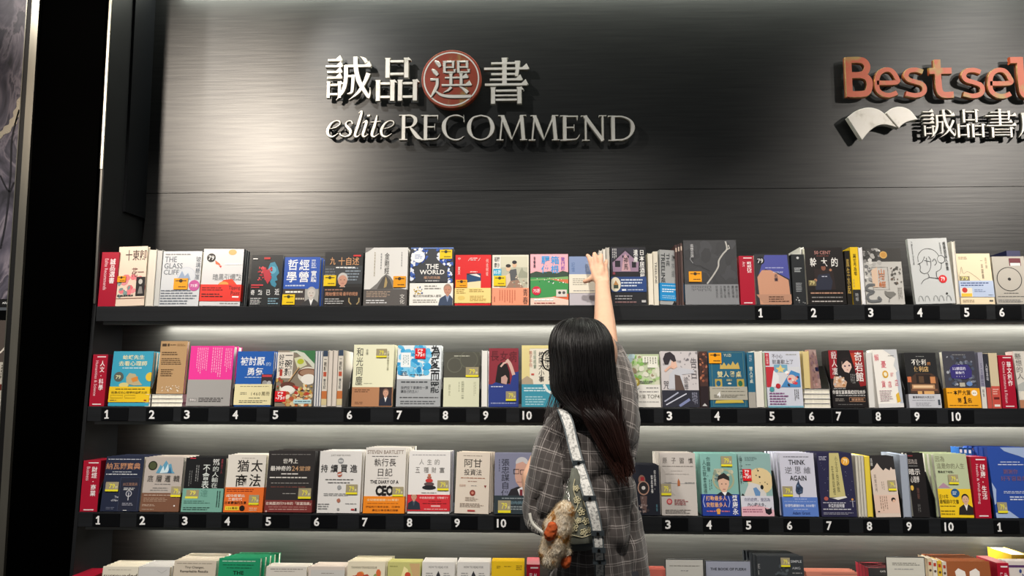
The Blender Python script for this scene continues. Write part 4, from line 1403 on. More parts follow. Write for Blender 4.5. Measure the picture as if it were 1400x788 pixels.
book(1, 1252, 1307, 327, 'c9cccc', [
    ('L', crom([(0.2, 0.36), (0.22, 0.26), (0.34, 0.18), (0.5, 0.16), (0.66, 0.2), (0.76, 0.3), (0.78, 0.4), (0.74, 0.48), (0.62, 0.52)], 6), 0.014, '222628'), ('C', 0.79, 0.33, 0.1, '222628', 1.1), ('C', 0.785, 0.33, 0.085, 'c9cccc', 1.1),
    ('L', crom([(0.22, 0.38), (0.24, 0.44), (0.22, 0.5), (0.3, 0.54), (0.42, 0.52), (0.5, 0.44), (0.52, 0.34), (0.48, 0.28)], 6), 0.014, '222628'), ('L', crom([(0.18, 0.4), (0.3, 0.36), (0.38, 0.28)], 5), 0.014, '222628'), ('L', [(0.42, 0.3), (0.42, 0.42)], 0.014, '222628'), ('L', [(0.36, 0.34), (0.5, 0.36)], 0.014, '222628'), ('L', crom([(0.56, 0.36), (0.62, 0.32), (0.66, 0.38), (0.6, 0.42)], 5), 0.014, '222628'),
    ('L', crom([(0.4, 0.54), (0.42, 0.6), (0.28, 0.64), (0.2, 0.7)], 5), 0.014, '222628'), ('L', crom([(0.62, 0.52), (0.62, 0.6), (0.7, 0.64)], 5), 0.014, '222628'), ('L', [(0.42, 0.6), (0.7, 0.63)], 0.014, '222628'), ('C', 0.76, 0.63, 0.105, 'd81f26'), ('T', '79', 0.71, 0.6, 0.81, 0.66, 'fff', 0.4),
    ('V', '極簡臉譜人物畫', 0.88, 0.06, 0.95, 0.5, '2a2e30', 0.7), ('V', '打造超有型', 0.79, 0.07, 0.83, 0.25, '5a5e60', 0.3), ('W', 'A Minimalist Drawing', 0.06, 0.04, 0.11, 0.4, '6a6e70', 0.2), ('X', 0.1, 0.88, 0.95, 0.92, 1, 0.01, ['999'], 2)] +
    [('L', crom([(a, 0.96), (a + 0.02, 0.9), (a + 0.06, 0.88), (a + 0.1, 0.9), (a + 0.12, 0.96)], 3), 0.01, '777b7c') for a in (0.08, 0.24, 0.46, 0.6, 0.78)] + [('C', 0.81, 0.85, 0.025, '222')],
    'large silver book with a line-drawn head and red round sticker, top shelf', roll=-1.5, T=0.014, n=1, lean=6, short='large silver book with line-drawn head', jit=0.002, copyx=0.008)
side_book(1, 1308, 1313, 330, 'e2ddd2', 'cream page edge between the silver line-drawing book and the cream book', fore=True)
book(1, 1314, 1361, 347, 'f2dfbd', [
    ('V', '這不是', 0.83, 0.08, 0.9, 0.3, 'a3947c', 0.2), ('V', '一本圖畫', 0.7, 0.14, 0.77, 0.5, '8d806c', 0.2), ('B', 0.06, 0.06, 0.4, 0.12, 2, 'a08c70'), ('L', crom([(0.02, 0.45), (0.08, 0.36), (0.12, 0.27), (0.16, 0.4), (0.3, 0.36), (0.55, 0.48), (0.65, 0.55)], 5), 0.01, '9a8a74'), ('R', 0.03, 0.45, 0.33, 0.55, '8d8464'), ('T', '79', 0.08, 0.46, 0.28, 0.53, 'e8e08c'), ('B', 0.06, 0.91, 0.4, 0.97, 2, 'a08c70'), ('R', 0.84, 0.92, 0.95, 0.95, '555')],
    'cream book with a pale blue band on the top shelf, above plate 5', T=0.012, n=1, short='cream book with pale blue band', band=(0.54, 0.86, 'bccbe6', [('B', 0.04, 0.08, 0.95, 0.36, 2, '3f5388'), ('R', 0.02, 0.45, 0.36, 1.0, 'efe2c8'), ('C', 0.14, 0.58, 0.08, 'c8362c'), ('R', 0.03, 0.78, 0.34, 0.98, 'f0c23a'), ('B', 0.42, 0.52, 0.75, 0.72, 2, '7a8ab0'), ('B', 0.82, 0.86, 0.96, 0.92, 1, '333')]))
book(1, 1363, 1408, 351, 'b8b3a9', [
    ('C', 0.47, 0.48, 0.39, '2a2724', 1.0, 40), ('C', 0.47, 0.48, 0.365, 'b8b3a9', 1.0, 40), ('C', 0.47, 0.48, 0.05, '1c1a18'), ('R', 0.52, 0.04, 0.88, 0.2, '6a2430'), ('R', 0.55, 0.14, 0.86, 0.2, 'ddd'), ('B', 0.25, 0.76, 0.7, 0.79, 1, '444'), ('B', 0.05, 0.83, 0.95, 0.86, 1, '555'), ('B', 0.05, 0.9, 0.95, 0.97, 2, '777')],
    'grey-beige book with a thin black ring, at the right edge of the top shelf', T=0.014, n=1, short='grey-beige book with black ring')
side_book(1, 1383, 1402, 343, '2b2f55', 'navy book showing above the ring book at the right edge', dy=0.05)

# ------------------------------------------------------------ second shelf
divider(2, 121.5, 142, 485, '人文·科學', 'Humanities & Science', 'red category block at the left end of the second shelf')
book(2, 147, 203, 481, '3aa3c2', [
    ('T', '蛤蟆先生', 0.24, 0.07, 0.78, 0.15, 'f0e8b8', 0.5), ('T', '去看心理師', 0.16, 0.18, 0.86, 0.27, 'f0e8b8', 0.5), ('B', 0.26, 0.29, 0.74, 0.33, 1, 'c9e4ec'), ('C', 0.19, 0.47, 0.12, '58605a'), ('T', '79', 0.12, 0.44, 0.24, 0.51, 'e8e4b0'), ('C', 0.97, 0.47, 0.11, 'e6c23a'), ('P', [(0.4, 0.6), (0.38, 0.48), (0.45, 0.4), (0.6, 0.42), (0.72, 0.56), (0.8, 0.62), (0.6, 0.63)], 'bdb08a'), ('P', [(0.5, 0.5), (0.66, 0.46), (0.68, 0.54), (0.55, 0.57)], 'd88a3c'), ('C', 0.34, 0.62, 0.12, 'd9cf8a', 0.5)],
    'turquoise book with a yellow lower band, first cover of the second shelf', n=2, T=0.018, band=(0.65, 0.93, 'efc61e', [('B', 0.15, 0.1, 0.9, 0.22, 1, '4a4010'), ('T', '給最成功心理學的遊戲之旅', 0.06, 0.3, 0.94, 0.46, '4a4010', 0.3), ('G', 0.05, 0.56, 0.35, 0.74, 0.008, '6a5a14'), ('G', 0.4, 0.56, 0.66, 0.74, 0.008, '6a5a14'), ('B', 0.04, 0.84, 0.2, 0.92, 1, '333'), ('R', 0.88, 0.84, 0.94, 0.92, 'a22')]), short='turquoise book with yellow lower band')
zt = flat_stack(2, 198, 249, 539, 3, ['cream book lying flat, lowest of the three under the kraft-brown book', 'cream book lying flat, middle of the three under the kraft-brown book', 'cream book lying flat, directly under the kraft-brown book'])
bookend(2, 205.5, 'black bookend between the turquoise and kraft-brown books')
book(2, 213, 250.5, 467, 'bb976c', [
    ('R', 0.06, 0.05, 0.22, 0.1, '4a3826'), ('R', 0.26, 0.05, 0.33, 0.1, '4a3826'), ('B', 0.36, 0.06, 0.56, 0.09, 1, '4a3826'), ('B', 0.62, 0.05, 0.95, 0.1, 2, '8a6a44'), ('B', 0.08, 0.2, 0.8, 0.28, 2, '5a442c'), ('B', 0.08, 0.32, 0.85, 0.46, 4, '6a5238'), ('B', 0.1, 0.53, 0.6, 0.68, 4, '6a5238'), ('X', 0.2, 0.85, 0.85, 0.97, 26, 0.025, ['efe6d8', 'e4d6c0'], 3)],
    'kraft-brown book standing on the flat cream books, second shelf', z=zt, base=536, T=0.016, dy=0.012, n=1, short='kraft-brown book', pages='e8e2d4', copyx=-0.008)
book(2, 253.5, 314, 474, 'f0389c', [
    ('R', 0, 0.565, 1, 1, 'a6a4a2'), ('B', 0.15, 0.03, 0.42, 0.5, 6, 'f9a4cc', True), ('B', 0.5, 0.03, 0.75, 0.55, 5, 'f9a4cc', True), ('B', 0.8, 0.04, 0.97, 0.45, 4, 'f9a4cc', True), ('R', 0.05, 0.87, 0.24, 0.93, '8f8d8b'), ('T', '李金山', 0.08, 0.88, 0.22, 0.92, 'f0e8e8'), ('B', 0.28, 0.86, 0.9, 0.94, 3, '2c2628')],
    'hot pink over grey hardback on the second shelf', n=1, T=0.03, short='hot pink over grey hardback', copyx=0.003, spine='b5477e')
bookend(2, 317.5, 'black bookend right of the hot pink hardback')
book(2, 319, 370, 481, '1f5db4', [
    ('T', '被討厭', 0.1, 0.1, 0.76, 0.26, 'f2f5fa', 0.7), ('T', '的', 0.8, 0.2, 0.93, 0.27, 'b8cde8', 0.3), ('T', '勇氣', 0.3, 0.3, 0.74, 0.44, 'f2f5fa', 0.7), ('B', 0.24, 0.465, 0.7, 0.49, 1, 'd0def0'), ('R', 0.7, 0.42, 1, 0.62, '3b3034'), ('R', 0.72, 0.43, 0.98, 0.47, 'c9404a'), ('C', 0.8, 0.58, 0.07, '999'), ('C', 0.92, 0.58, 0.06, 'bbb')],
    'blue book with five white characters and a pale yellow band, second shelf', n=2, T=0.016, short='blue book with pale yellow band', band=(0.6, 0.975, 'ede3b4', [('B', 0.14, 0.09, 0.92, 0.14, 1, '4a4638'), ('T', '1460萬冊', 0.46, 0.36, 0.96, 0.56, '7a7254', 0.2), ('B', 0.16, 0.38, 0.4, 0.52, 2, '8a8468'), ('B', 0.4, 0.64, 0.7, 0.7, 1, '333'), ('B', 0.14, 0.76, 0.94, 0.92, 2, '7a765c')]))
bookend(2, 372.5, 'black bookend left of the bowl-covered book')
book(2, 375, 427, 480, '7d7466', [
    ('R', 0, 0, 1, 1, '8d8272'), ('P', [(0.3, 0.0), (1, 0.0), (1, 0.28), (0.7, 0.1)], '3f7a4c'), ('P', [(0.3, 0.02), (0.5, 0.04), (0.8, 0.2), (1, 0.34), (1, 0.24), (0.7, 0.04), (0.5, 0.0)], 'd8dccc'), ('P', [(0.44, 0.14), (0.66, 0.1), (0.8, 0.26), (0.56, 0.34)], 'd9dab4'), ('C', 0.62, 0.2, 0.09, 'b9c234', 0.8), ('R', 0.0, 0.03, 0.42, 0.5, 'ece4d8'),
    ('V', '一碗麵', 0.2, 0.08, 0.4, 0.46, '1c1a18', 1.4), ('V', '好好吃', 0.04, 0.07, 0.18, 0.4, '1c1a18', 0.9), ('R', 0.08, 0.34, 0.15, 0.46, 'b43a2c'),
    ('C', 0.84, 0.44, 0.27, 'e2dccf', 0.8), ('C', 0.84, 0.4, 0.27, '7a4f3c', 0.42), ('C', 0.84, 0.4, 0.22, 'a8846c', 0.4), ('C', 0.86, 0.52, 0.2, 'f3efe6', 0.7), ('X', 0.0, 0.5, 0.3, 0.72, 20, 0.05, ['b0483a', '5a6a3a', 'd8b060', '8a3a2e'], 4),
    ('C', 0.32, 0.68, 0.22, 'e8e2d4', 0.8), ('C', 0.32, 0.63, 0.2, '6a4034', 0.5), ('C', 0.32, 0.7, 0.17, 'f6f2ea', 0.6), ('X', 0.2, 0.76, 1, 0.99, 60, 0.07, ['e6cda0', 'd0763c', 'f0e4cc', 'b95a34', 'c9a86a', 'efdcb8'], 9), ('X', 0.5, 0.62, 0.98, 0.78, 26, 0.05, ['e8a03c', 'e6d8b0', 'c4a44a', 'c03c30'], 10),
    ('L', [(0.34, 0.56), (0.6, 0.3)], 0.025, 'c9a070'), ('R', 0.5, 0.88, 0.98, 0.95, 'bfe0e4'), ('B', 0.55, 0.9, 0.95, 0.93, 1, '2a5a66')],
    'busy food-covered book with drawn bowls of noodles, second shelf', stk=[('75', 0.0, 0.73, 0.29, 0.19)], T=0.018)
x = 428.5
spn = [('R', 0.05, 0, 0.95, 0.1, '3a4a62'), ('V', '一碗麵', 0.25, 0.15, 0.75, 0.36, '4a403a', 0.7), ('R', 0.2, 0.38, 0.8, 0.46, 'c45a40'), ('V', '煮食記', 0.25, 0.5, 0.75, 0.68, '777', 0.3), ('R', 0, 0.72, 1, 0.86, 'cf7a44'), ('R', 0, 0.86, 1, 0.97, 'e0cfa0')]
for k, (w_, fo, lb) in enumerate(((3, True, 'first thin white page edge right of the bowl-covered book'), (3, True, 'second thin white page edge right of the bowl-covered book'), (3, True, 'third thin white page edge, left of the first patterned spine'), (7.5, False, 'patterned cream spine with orange foot, the left of two'),
                                  (6, True, 'pinkish page edge between the two patterned spines, left half'), (6.5, True, 'pinkish page edge between the two patterned spines, right half'), (7.5, False, 'patterned cream spine with orange foot, the right of two'))):
    side_book(2, x, x + w_, 480 - (k > 3), 'e4ddd0' if not fo else ('eceae6' if k < 3 else 'e3d9cf'), lb, [] if fo else spn, fore=fo, cover='b7bccb' if k < 3 else 'd8d0c6')
    x += w_ + 0.4
bookend(2, 476.5, 'black bookend left of the pale yellow book with a suited man')
book(2, 480, 536.5, 472, 'eeedce', [
    ('V', '和光同塵', 0.07, 0.05, 0.24, 0.66, '3c3c34', 0.2), ('V', '自傳', 0.3, 0.07, 0.36, 0.17, '8a8a78', 0.1), ('V', '企業與管理之路', 0.83, 0.1, 0.88, 0.42, '8a8a70', 0.1), ('B', 0.28, 0.62, 0.5, 0.64, 1, 'b8b8a0'), ('R', 0, 0.69, 1, 1, 'b98560'), ('B', 0.06, 0.72, 0.44, 0.78, 2, '6a4630'), ('B', 0.08, 0.92, 0.35, 0.97, 2, '7a5238'),
    ('R', 0.67, 0.69, 0.98, 0.99, '3a2d2c'), ('MAN', 0.83, 0.835, 0.13, '262a3a', 'd0a088', '8a6a5c')],
    'pale yellow book with four tall characters and a suited man, second shelf', n=1, T=0.02, stk=[('79', 0.56, 0.07, 0.26, 0.14)], short='pale yellow book with suited man', copyx=0.003)
bookend(2, 538.5, 'black bookend left of the cyan and grey book')
book(2, 541, 602, 473, 'e9f1f6', [
    ('X', 0.0, 0.02, 0.74, 0.46, 60, 0.1, ['39a9e0', '5cbbe8', '2b98d4', '84cdf0'], 21), ('R', 0.08, 0.12, 0.3, 0.36, 'f2f6f8'), ('B', 0.12, 0.16, 0.27, 0.33, 4, '8aa', True), ('C', 0.5, 0.4, 0.05, '1c88c4', 1.4), ('B', 0.08, 0.42, 0.25, 0.5, 3, '3a6a8a'), ('B', 0.3, 0.47, 0.62, 0.5, 1, '4a5a66'),
    ('R', 0, 0.555, 1, 1, 'a7abaf'), ('V', '為愛而罷', 0.76, 0.0, 0.97, 0.78, '202428', 1.0), ('B', 0.1, 0.58, 0.7, 0.63, 1, '44484c'), ('T', '我們從下意識在一票', 0.1, 0.67, 0.72, 0.72, '303438', 0.3), ('T', '讓自己的主人！', 0.1, 0.73, 0.5, 0.78, '303438', 0.3), ('B', 0.08, 0.84, 0.95, 0.87, 1, '333'), ('B', 0.1, 0.9, 0.95, 0.97, 2, '55595c')],
    'cyan and white over grey book with big black brushed title, second shelf', n=1, T=0.02, stk=[('75', 0.4, 0.05, 0.24, 0.17)], short='cyan and white over grey book')
bookend(2, 603.6, 'black bookend left of the olive and cream book')
book(2, 605.5, 655, 482, '53534a', [
    ('C', 0.3, 0.24, 0.22, '66675c'), ('C', 0.3, 0.24, 0.19, '53534a'), ('C', 0.7, 0.14, 0.26, '626356'), ('C', 0.7, 0.14, 0.23, '54544b'), ('B', 0.28, 0.06, 0.72, 0.09, 1, 'c9c9b8'), ('R', 0, 0.47, 1, 1, 'dadcc0'), ('V', '民國的最後一件事', 0.5, 0.54, 0.58, 0.86, '7a7c66', 0.2), ('B', 0.42, 0.55, 0.46, 0.8, 1, '999a80', True), ('V', '歷史', 0.14, 0.6, 0.2, 0.8, 'a5a78c', 0.1), ('B', 0.84, 0.55, 0.92, 0.85, 2, 'b0b296', True)],
    'olive over cream book with faint rings, above plate 8 on the second shelf', n=1, T=0.018, stk=[('79', 0.62, 0.28, 0.36, 0.18)], short='olive over cream book')
bookend(2, 656.5, 'black bookend right of the olive and cream book')
side_book(2, 658, 666, 479, 'f0efeb', 'white page edge left of the blue and red book with dark-haired figure', fore=True)
book(2, 667.5, 709, 477, '2b3f8c', [
    ('R', 0, 0, 1, 0.62, '8f2f3c'), ('P', [(0.0, 0.66), (0.3, 0.56), (0.72, 0.62), (0.82, 0.42), (1, 0.4), (1, 1), (0, 1)], '2b3f8c'), ('T', '長', 0.06, 0.05, 0.34, 0.22, '5b1822', 0.2), ('T', '女', 0.38, 0.05, 0.64, 0.22, '5b1822', 0.2), ('T', '病', 0.68, 0.05, 0.94, 0.24, '5b1822', 0.2),
    ('P', [(0.22, 0.58), (0.3, 0.3), (0.42, 0.24), (0.62, 0.28), (0.7, 0.42), (0.72, 0.6), (0.5, 0.62)], '1c1618'), ('P', [(0.42, 0.5), (0.56, 0.46), (0.64, 0.52), (0.6, 0.62), (0.42, 0.6)], 'c9a49a'), ('L', crom([(0.6, 0.2), (0.72, 0.28), (0.84, 0.46)], 4), 0.11, 'dcb8ac'), ('L', [(0.4, 0.32), (0.5, 0.26), (0.6, 0.24)], 0.06, 'dcb8ac'),
    ('B', 0.08, 0.64, 0.5, 0.68, 1, 'c6ccdf'), ('B', 0.08, 0.92, 0.92, 0.96, 1, '9aa4cc')],
    'red over blue book with a dark-haired figure seen from behind, second shelf', n=1, T=0.022, stk=[('79', 0.58, 0.74, 0.34, 0.16)], short='red over blue book with dark-haired figure', bind='r')
book(2, 713, 764, 473, 'efe9d8', [
    ('R', 0, 0, 0.22, 0.64, 'eadc9c'), ('R', 0, 0, 1, 0.05, 'efe29c'), ('V', '校園大小事', 0.46, 0.1, 0.62, 0.6, '2a2a2c', 0.7), ('V', '帶你看', 0.72, 0.26, 0.88, 0.6, '2a2a2c', 0.7), ('V', '親子手冊', 0.2, 0.09, 0.29, 0.36, 'c98f78', 0.3), ('V', '班級經營', 0.32, 0.08, 0.4, 0.38, '8ca08c', 0.3), ('R', 0.26, 0.46, 0.34, 0.49, 'c8564a'), ('P', [(0.0, 0.56), (0.15, 0.5), (0.3, 0.56), (0.32, 0.64), (0, 0.64)], 'b9a990'),
    ('R', 0, 0.635, 1, 1, '3f9bb4'), ('B', 0.06, 0.68, 0.7, 0.76, 2, 'd8eef2'), ('B', 0.1, 0.82, 0.7, 0.98, 4, 'a8d4de'), ('L', [(0.6, 0.64), (0.7, 0.74), (0.82, 0.78)], 0.07, 'e6f0ee'), ('C', 0.92, 0.56, 0.1, 'f0ddc8', 1.3)],
    'cream book with a teal lower third partly hidden by the long hair, second shelf', n=1, T=0.02, short='cream book with teal lower third')
side_book(2, 848, 853, 480, 'efeee8', 'white page edge right of the raised sleeve, second shelf', fore=True)
book(2, 855.5, 903.5, 485, 'b9c6a4', [
    ('X', 0.02, 0.02, 0.98, 0.56, 70, 0.09, ['7fb05a', 'a9c88a', 'c9ccb4', '8aa06e', '9a8a70', 'd8d8c8'], 31), ('X', 0.0, 0.0, 0.26, 0.2, 14, 0.08, ['a9c4cc', 'b8d0d4'], 32), ('R', 0.04, 0.18, 0.2, 0.5, 'e9e7df'), ('V', '文學', 0.08, 0.22, 0.16, 0.4, '777'), ('R', 0.52, 0.04, 0.96, 0.16, 'e6e6da'), ('R', 0.66, 0.04, 0.96, 0.26, 'e6e6da'), ('B', 0.56, 0.06, 0.94, 0.22, 5, '8a8c80', True),
    ('C', 0.3, 0.53, 0.13, 'a8963c'), ('T', '79', 0.23, 0.49, 0.37, 0.57, 'efe8a8'), ('B', 0.4, 0.5, 0.9, 0.56, 2, '666')],
    'green leafy book with a grey-white band reading TOP, right of the person', n=1, T=0.02, short='green leafy book', band=(0.58, 1.0, 'dcdad4', [('B', 0.6, 0.1, 0.95, 0.2, 1, '777'), ('B', 0.4, 0.28, 0.95, 0.36, 1, '666'), ('T', '大賞', 0.36, 0.44, 0.58, 0.62, '88867e', 0.2), ('T', 'TOP4', 0.62, 0.44, 0.98, 0.62, '6a685f', 0.3), ('B', 0.36, 0.74, 0.95, 0.8, 1, '888'), ('L', [(0.3, 0.3), (0.36, 0.2), (0.4, 0.14)], 0.02, '8a9a9a')]))
book(2, 905.5, 957, 481, 'c9c4c6', [
    ('X', 0.02, 0.02, 0.98, 0.7, 34, 0.035, ['8d8a8e', '6e6a70', 'a5a2a6'], 41), ('V', '告白', 0.8, 0.12, 0.97, 0.5, '6a676c', 0.3), ('V', '咒', 0.05, 0.54, 0.2, 0.68, '5a575c', 0.3), ('V', '彼岸', 0.6, 0.46, 0.72, 0.7, '777479', 0.2),
    ('P', [(0.18, 0.68), (0.22, 0.42), (0.36, 0.32), (0.5, 0.3), (0.9, 0.34), (0.88, 0.4), (0.56, 0.42), (0.62, 0.68)], 'c2c4cc'), ('P', [(0.36, 0.7), (0.36, 0.42), (0.5, 0.44), (0.62, 0.7)], '5b4a44'), ('P', [(0.24, 0.3), (0.32, 0.12), (0.4, 0.16), (0.44, 0.28), (0.36, 0.32)], 'e0b8a4'), ('P', [(0.06, 0.14), (0.12, 0.04), (0.26, 0.01), (0.38, 0.08), (0.42, 0.18), (0.34, 0.2), (0.26, 0.14), (0.2, 0.24), (0.1, 0.24)], '2f2a30'), ('L', [(0.1, 0.36), (0.24, 0.28), (0.34, 0.3)], 0.06, 'dcb09a'),
    ('R', 0, 0.7, 1, 1, '2b2c38'), ('L', [(0.06, 0.9), (0.44, 0.74)], 0.035, 'a8acc0'), ('L', [(0.1, 0.96), (0.66, 0.76)], 0.03, 'c9ccda'), ('L', [(0.46, 0.98), (0.74, 0.86)], 0.07, '7d86b0'), ('B', 0.8, 0.74, 0.95, 0.95, 5, '999cb0', True)],
    'light grey book with a dark-haired youth and navy lower band, second shelf', n=0, T=0.022)
side_book(2, 958, 969.5, 481, '4b3430', 'brown and rust mottled spine right of the youth cover', [('X', 0.1, 0.02, 0.9, 0.6, 26, 0.2, ['9a5a44', '6a4038', 'b9785a', '3a2a2a'], 3), ('R', 0, 0.62, 1, 1, '2c2226'), ('T', '▲', 0.2, 0.92, 0.8, 0.97, 'ccc')])
book(2, 971.5, 1023, 481, '1f5f7d', [
    ('T', 'YUZI', 0.42, 0.05, 0.62, 0.1, 'd8d8b8', 0.2), ('P', [(0.3, 0.32), (0.32, 0.22), (0.36, 0.26), (0.42, 0.2), (0.48, 0.27), (0.54, 0.22), (0.6, 0.26), (0.66, 0.18), (0.72, 0.25), (0.8, 0.2), (0.84, 0.32)], 'c9ad5c'), ('T', '雙', 0.22, 0.36, 0.37, 0.47, 'e3d8a4', 0.8), ('T', '人', 0.39, 0.36, 0.53, 0.47, 'e3d8a4', 0.8), ('T', '餐', 0.55, 0.36, 0.7, 0.47, 'e3d8a4', 0.8), ('T', '桌', 0.72, 0.36, 0.87, 0.47, 'e3d8a4', 0.8),
    ('R', 0.15, 0.5, 0.34, 0.66, 'b8a04e'), ('C', 0.24, 0.58, 0.06, '1f5f7d', 1.3), ('R', 0.74, 0.5, 0.93, 0.66, 'b8a04e'), ('C', 0.83, 0.58, 0.06, '2a6a4a', 1.3), ('B', 0.46, 0.5, 0.62, 0.54, 2, 'd0c890'), ('C', 0.54, 0.58, 0.05, 'd8d8c8', 0.5), ('G', 0.08, 0.03, 0.94, 0.98, 0.008, '7d9c84'), ('P', [(0.15, 0.88), (0.85, 0.86), (0.9, 0.92), (0.12, 0.93)], 'c9b44e')],
    'teal and gold ornamental book with a grey-beige strip, second shelf', T=0.024, stk=[('o', 0.01, 0.03, 0.34, 0.19)], spine='2d6a84', band=(0.635, 0.87, 'b0ada0', [('B', 0.06, 0.12, 0.8, 0.2, 1, '6a685c'), ('B', 0.3, 0.3, 0.94, 0.44, 1, '77756a'), ('B', 0.1, 0.6, 0.95, 0.85, 3, '5c5a50'), ('T', '4', 0.18, 0.4, 0.28, 0.8, 'eee')]))
side_book(2, 1024, 1034, 482, '2b6a88', 'teal spine of the ornamental book with white characters', [('V', '雙人餐桌', 0.25, 0.26, 0.75, 0.56, 'dfe6d8', 0.5), ('R', 0, 0.72, 1, 1, 'b0ada4'), ('B', 0.3, 0.05, 0.7, 0.2, 2, 'bcd', True)])
side_book(2, 1034.5, 1045.5, 480, 'ece9e0', 'broad white page edge between the teal spine and the star-covered book', fore=True)
side_book(2, 1046, 1049, 482, 'b9c2ac', 'thin sage green page edge beside the star-covered book', fore=True)
book(2, 1050, 1099, 481, 'd7dbe9', [
    ('R', 0.0, 0.03, 0.12, 0.26, 'c8283c'), ('V', '新人推理', 0.03, 0.05, 0.09, 0.23, 'f0d0d0', 0.3), ('T', '不小心', 0.2, 0.05, 0.5, 0.13, '6a6a74', 0.2), ('T', '就喜歡上了', 0.2, 0.15, 0.8, 0.23, '6a6a74', 0.2), ('B', 0.6, 0.04, 0.9, 0.08, 1, 'aaa'), ('R', 0.02, 0.28, 0.96, 0.64, 'dde0e6'), ('P', [(0.0, 0.28), (0.26, 0.28), (0.26, 0.46), (0.14, 0.64), (0, 0.64)], 'c8343e'), ('R', 0.24, 0.24, 0.62, 0.38, '7ab0cc'),
    ('P', [(0.28, 0.3), (0.38, 0.29), (0.43, 0.24), (0.47, 0.3), (0.56, 0.31), (0.48, 0.34), (0.5, 0.38), (0.42, 0.36), (0.34, 0.38), (0.36, 0.34)], 'ecd88c'), ('P', [(0.4, 0.64), (0.55, 0.5), (0.72, 0.34), (0.96, 0.4), (0.96, 0.64)], '4a90cc'), ('C', 0.72, 0.5, 0.13, 'e8c8c0'), ('X', 0.55, 0.38, 0.92, 0.62, 14, 0.05, ['e04050', 'fff', 'f0b0a0', '334'], 5), ('P', [(0.22, 0.34), (0.36, 0.44), (0.34, 0.64), (0.12, 0.64)], 'eef0f4'), ('C', 0.32, 0.62, 0.07, 'c02c38'), ('C', 0.14, 0.68, 0.07, '4aa0a8'),
    ('B', 0.06, 0.73, 0.62, 0.96, 5, '8a5a88'), ('B', 0.76, 0.68, 0.9, 0.9, 3, '555', True), ('R', 0, 0.97, 1, 1, '7fb8cc')],
    'lavender book with a star and red and blue shapes, second shelf', T=0.018, n=1, short='lavender book with star')
zt2 = flat_stack(2, 1100, 1136, 532, 4, ['white book lying flat, lowest of four under the small lilac book', 'white book lying flat, second from the bottom under the lilac book', 'white book lying flat, third from the bottom under the lilac book', 'white book lying flat, directly under the lilac book'], col='e6e4e2')
side_book(2, 1100, 1108.5, 480, 'e3cf92', 'yellowish page edge standing on the flat white books', z=zt2, base=531, fore=True, D=0.1)
book(2, 1110.5, 1125, 479, 'b08d86', [('X', 0.05, 0.05, 0.95, 0.95, 30, 0.18, ['a57f7a', 'c2a49c', '8d6a6c', '9a7a84'], 3), ('R', 0.5, 0.46, 0.95, 0.56, '2c2a4c'), ('C', 0.4, 0.9, 0.1, 'd8a0a0')],
     'small lilac and pink book turned sideways on the flat white books', z=zt2, base=531, yaw=38, T=0.014, dy=0.02)
bookend(2, 1136.5, 'black bookend left of the red and black hooded-girl book')
book(2, 1138.5, 1187.5, 480, '1b1517', [
    ('P', [(0, 0), (0.25, 0), (0.2, 0.3), (0.1, 0.5), (0.0, 0.5)], '9c1c28'), ('P', [(0.6, 0.0), (1, 0), (1, 0.62), (0.8, 0.64), (0.7, 0.3)], '8e2024'), ('P', [(0.62, 0.05), (0.8, 0.04), (0.8, 0.3), (0.7, 0.25)], 'b8402c'), ('P', [(0.2, 0.66), (0.22, 0.3), (0.3, 0.08), (0.48, 0.02), (0.64, 0.1), (0.7, 0.34), (0.84, 0.66)], '1d1819'),
    ('P', [(0.36, 0.2), (0.6, 0.18), (0.63, 0.3), (0.54, 0.4), (0.42, 0.38), (0.35, 0.3)], 'e0c2b4'), ('P', [(0.36, 0.26), (0.38, 0.14), (0.58, 0.12), (0.62, 0.24), (0.5, 0.18)], '241c1e'), ('C', 0.44, 0.28, 0.025, '4a2a4a'), ('C', 0.56, 0.27, 0.025, '4a2a4a'), ('R', 0.48, 0.34, 0.52, 0.35, 'b03040'),
    ('P', [(0.06, 0.6), (0.1, 0.46), (0.3, 0.46), (0.46, 0.56), (0.4, 0.66), (0.1, 0.66)], 'd0a88c'), ('X', 0.1, 0.46, 0.38, 0.64, 20, 0.04, ['e0b890', 'c08a58', 'b9b6b8', 'e8d8c8'], 3),
    ('V', '殺人凜', 0.06, 0.02, 0.22, 0.44, 'e9dede', 0.3), ('V', '奇岩館', 0.72, 0.03, 0.94, 0.55, 'f0ebe8', 0.4), ('B', 0.56, 0.42, 0.7, 0.6, 3, '999', True),
    ('R', 0, 0.655, 1, 1, '161214'), ('T', '你當在富豪異總招殺兇手', 0.02, 0.7, 0.95, 0.77, 'e6e3e0', 1), ('B', 0.06, 0.66, 0.4, 0.69, 1, '999'), ('B', 0.12, 0.78, 0.95, 0.81, 1, 'bbb'), ('B', 0.08, 0.84, 0.42, 0.9, 2, '8d8680'), ('G', 0.48, 0.83, 0.92, 0.9, 0.012, 'b98a6a'), ('T', '解謎競技', 0.54, 0.84, 0.88, 0.89, 'c89a7c', 0.3), ('B', 0.15, 0.94, 0.85, 0.96, 1, '777')],
    'red and black book with a hooded pale girl, above plate 7 of the second shelf', T=0.03, n=1, short='red and black hooded-girl book')
side_book(2, 1188.5, 1197, 482, 'dcdbd8', 'grey-white page edge leaning between hooded-girl book and white book', fore=True)
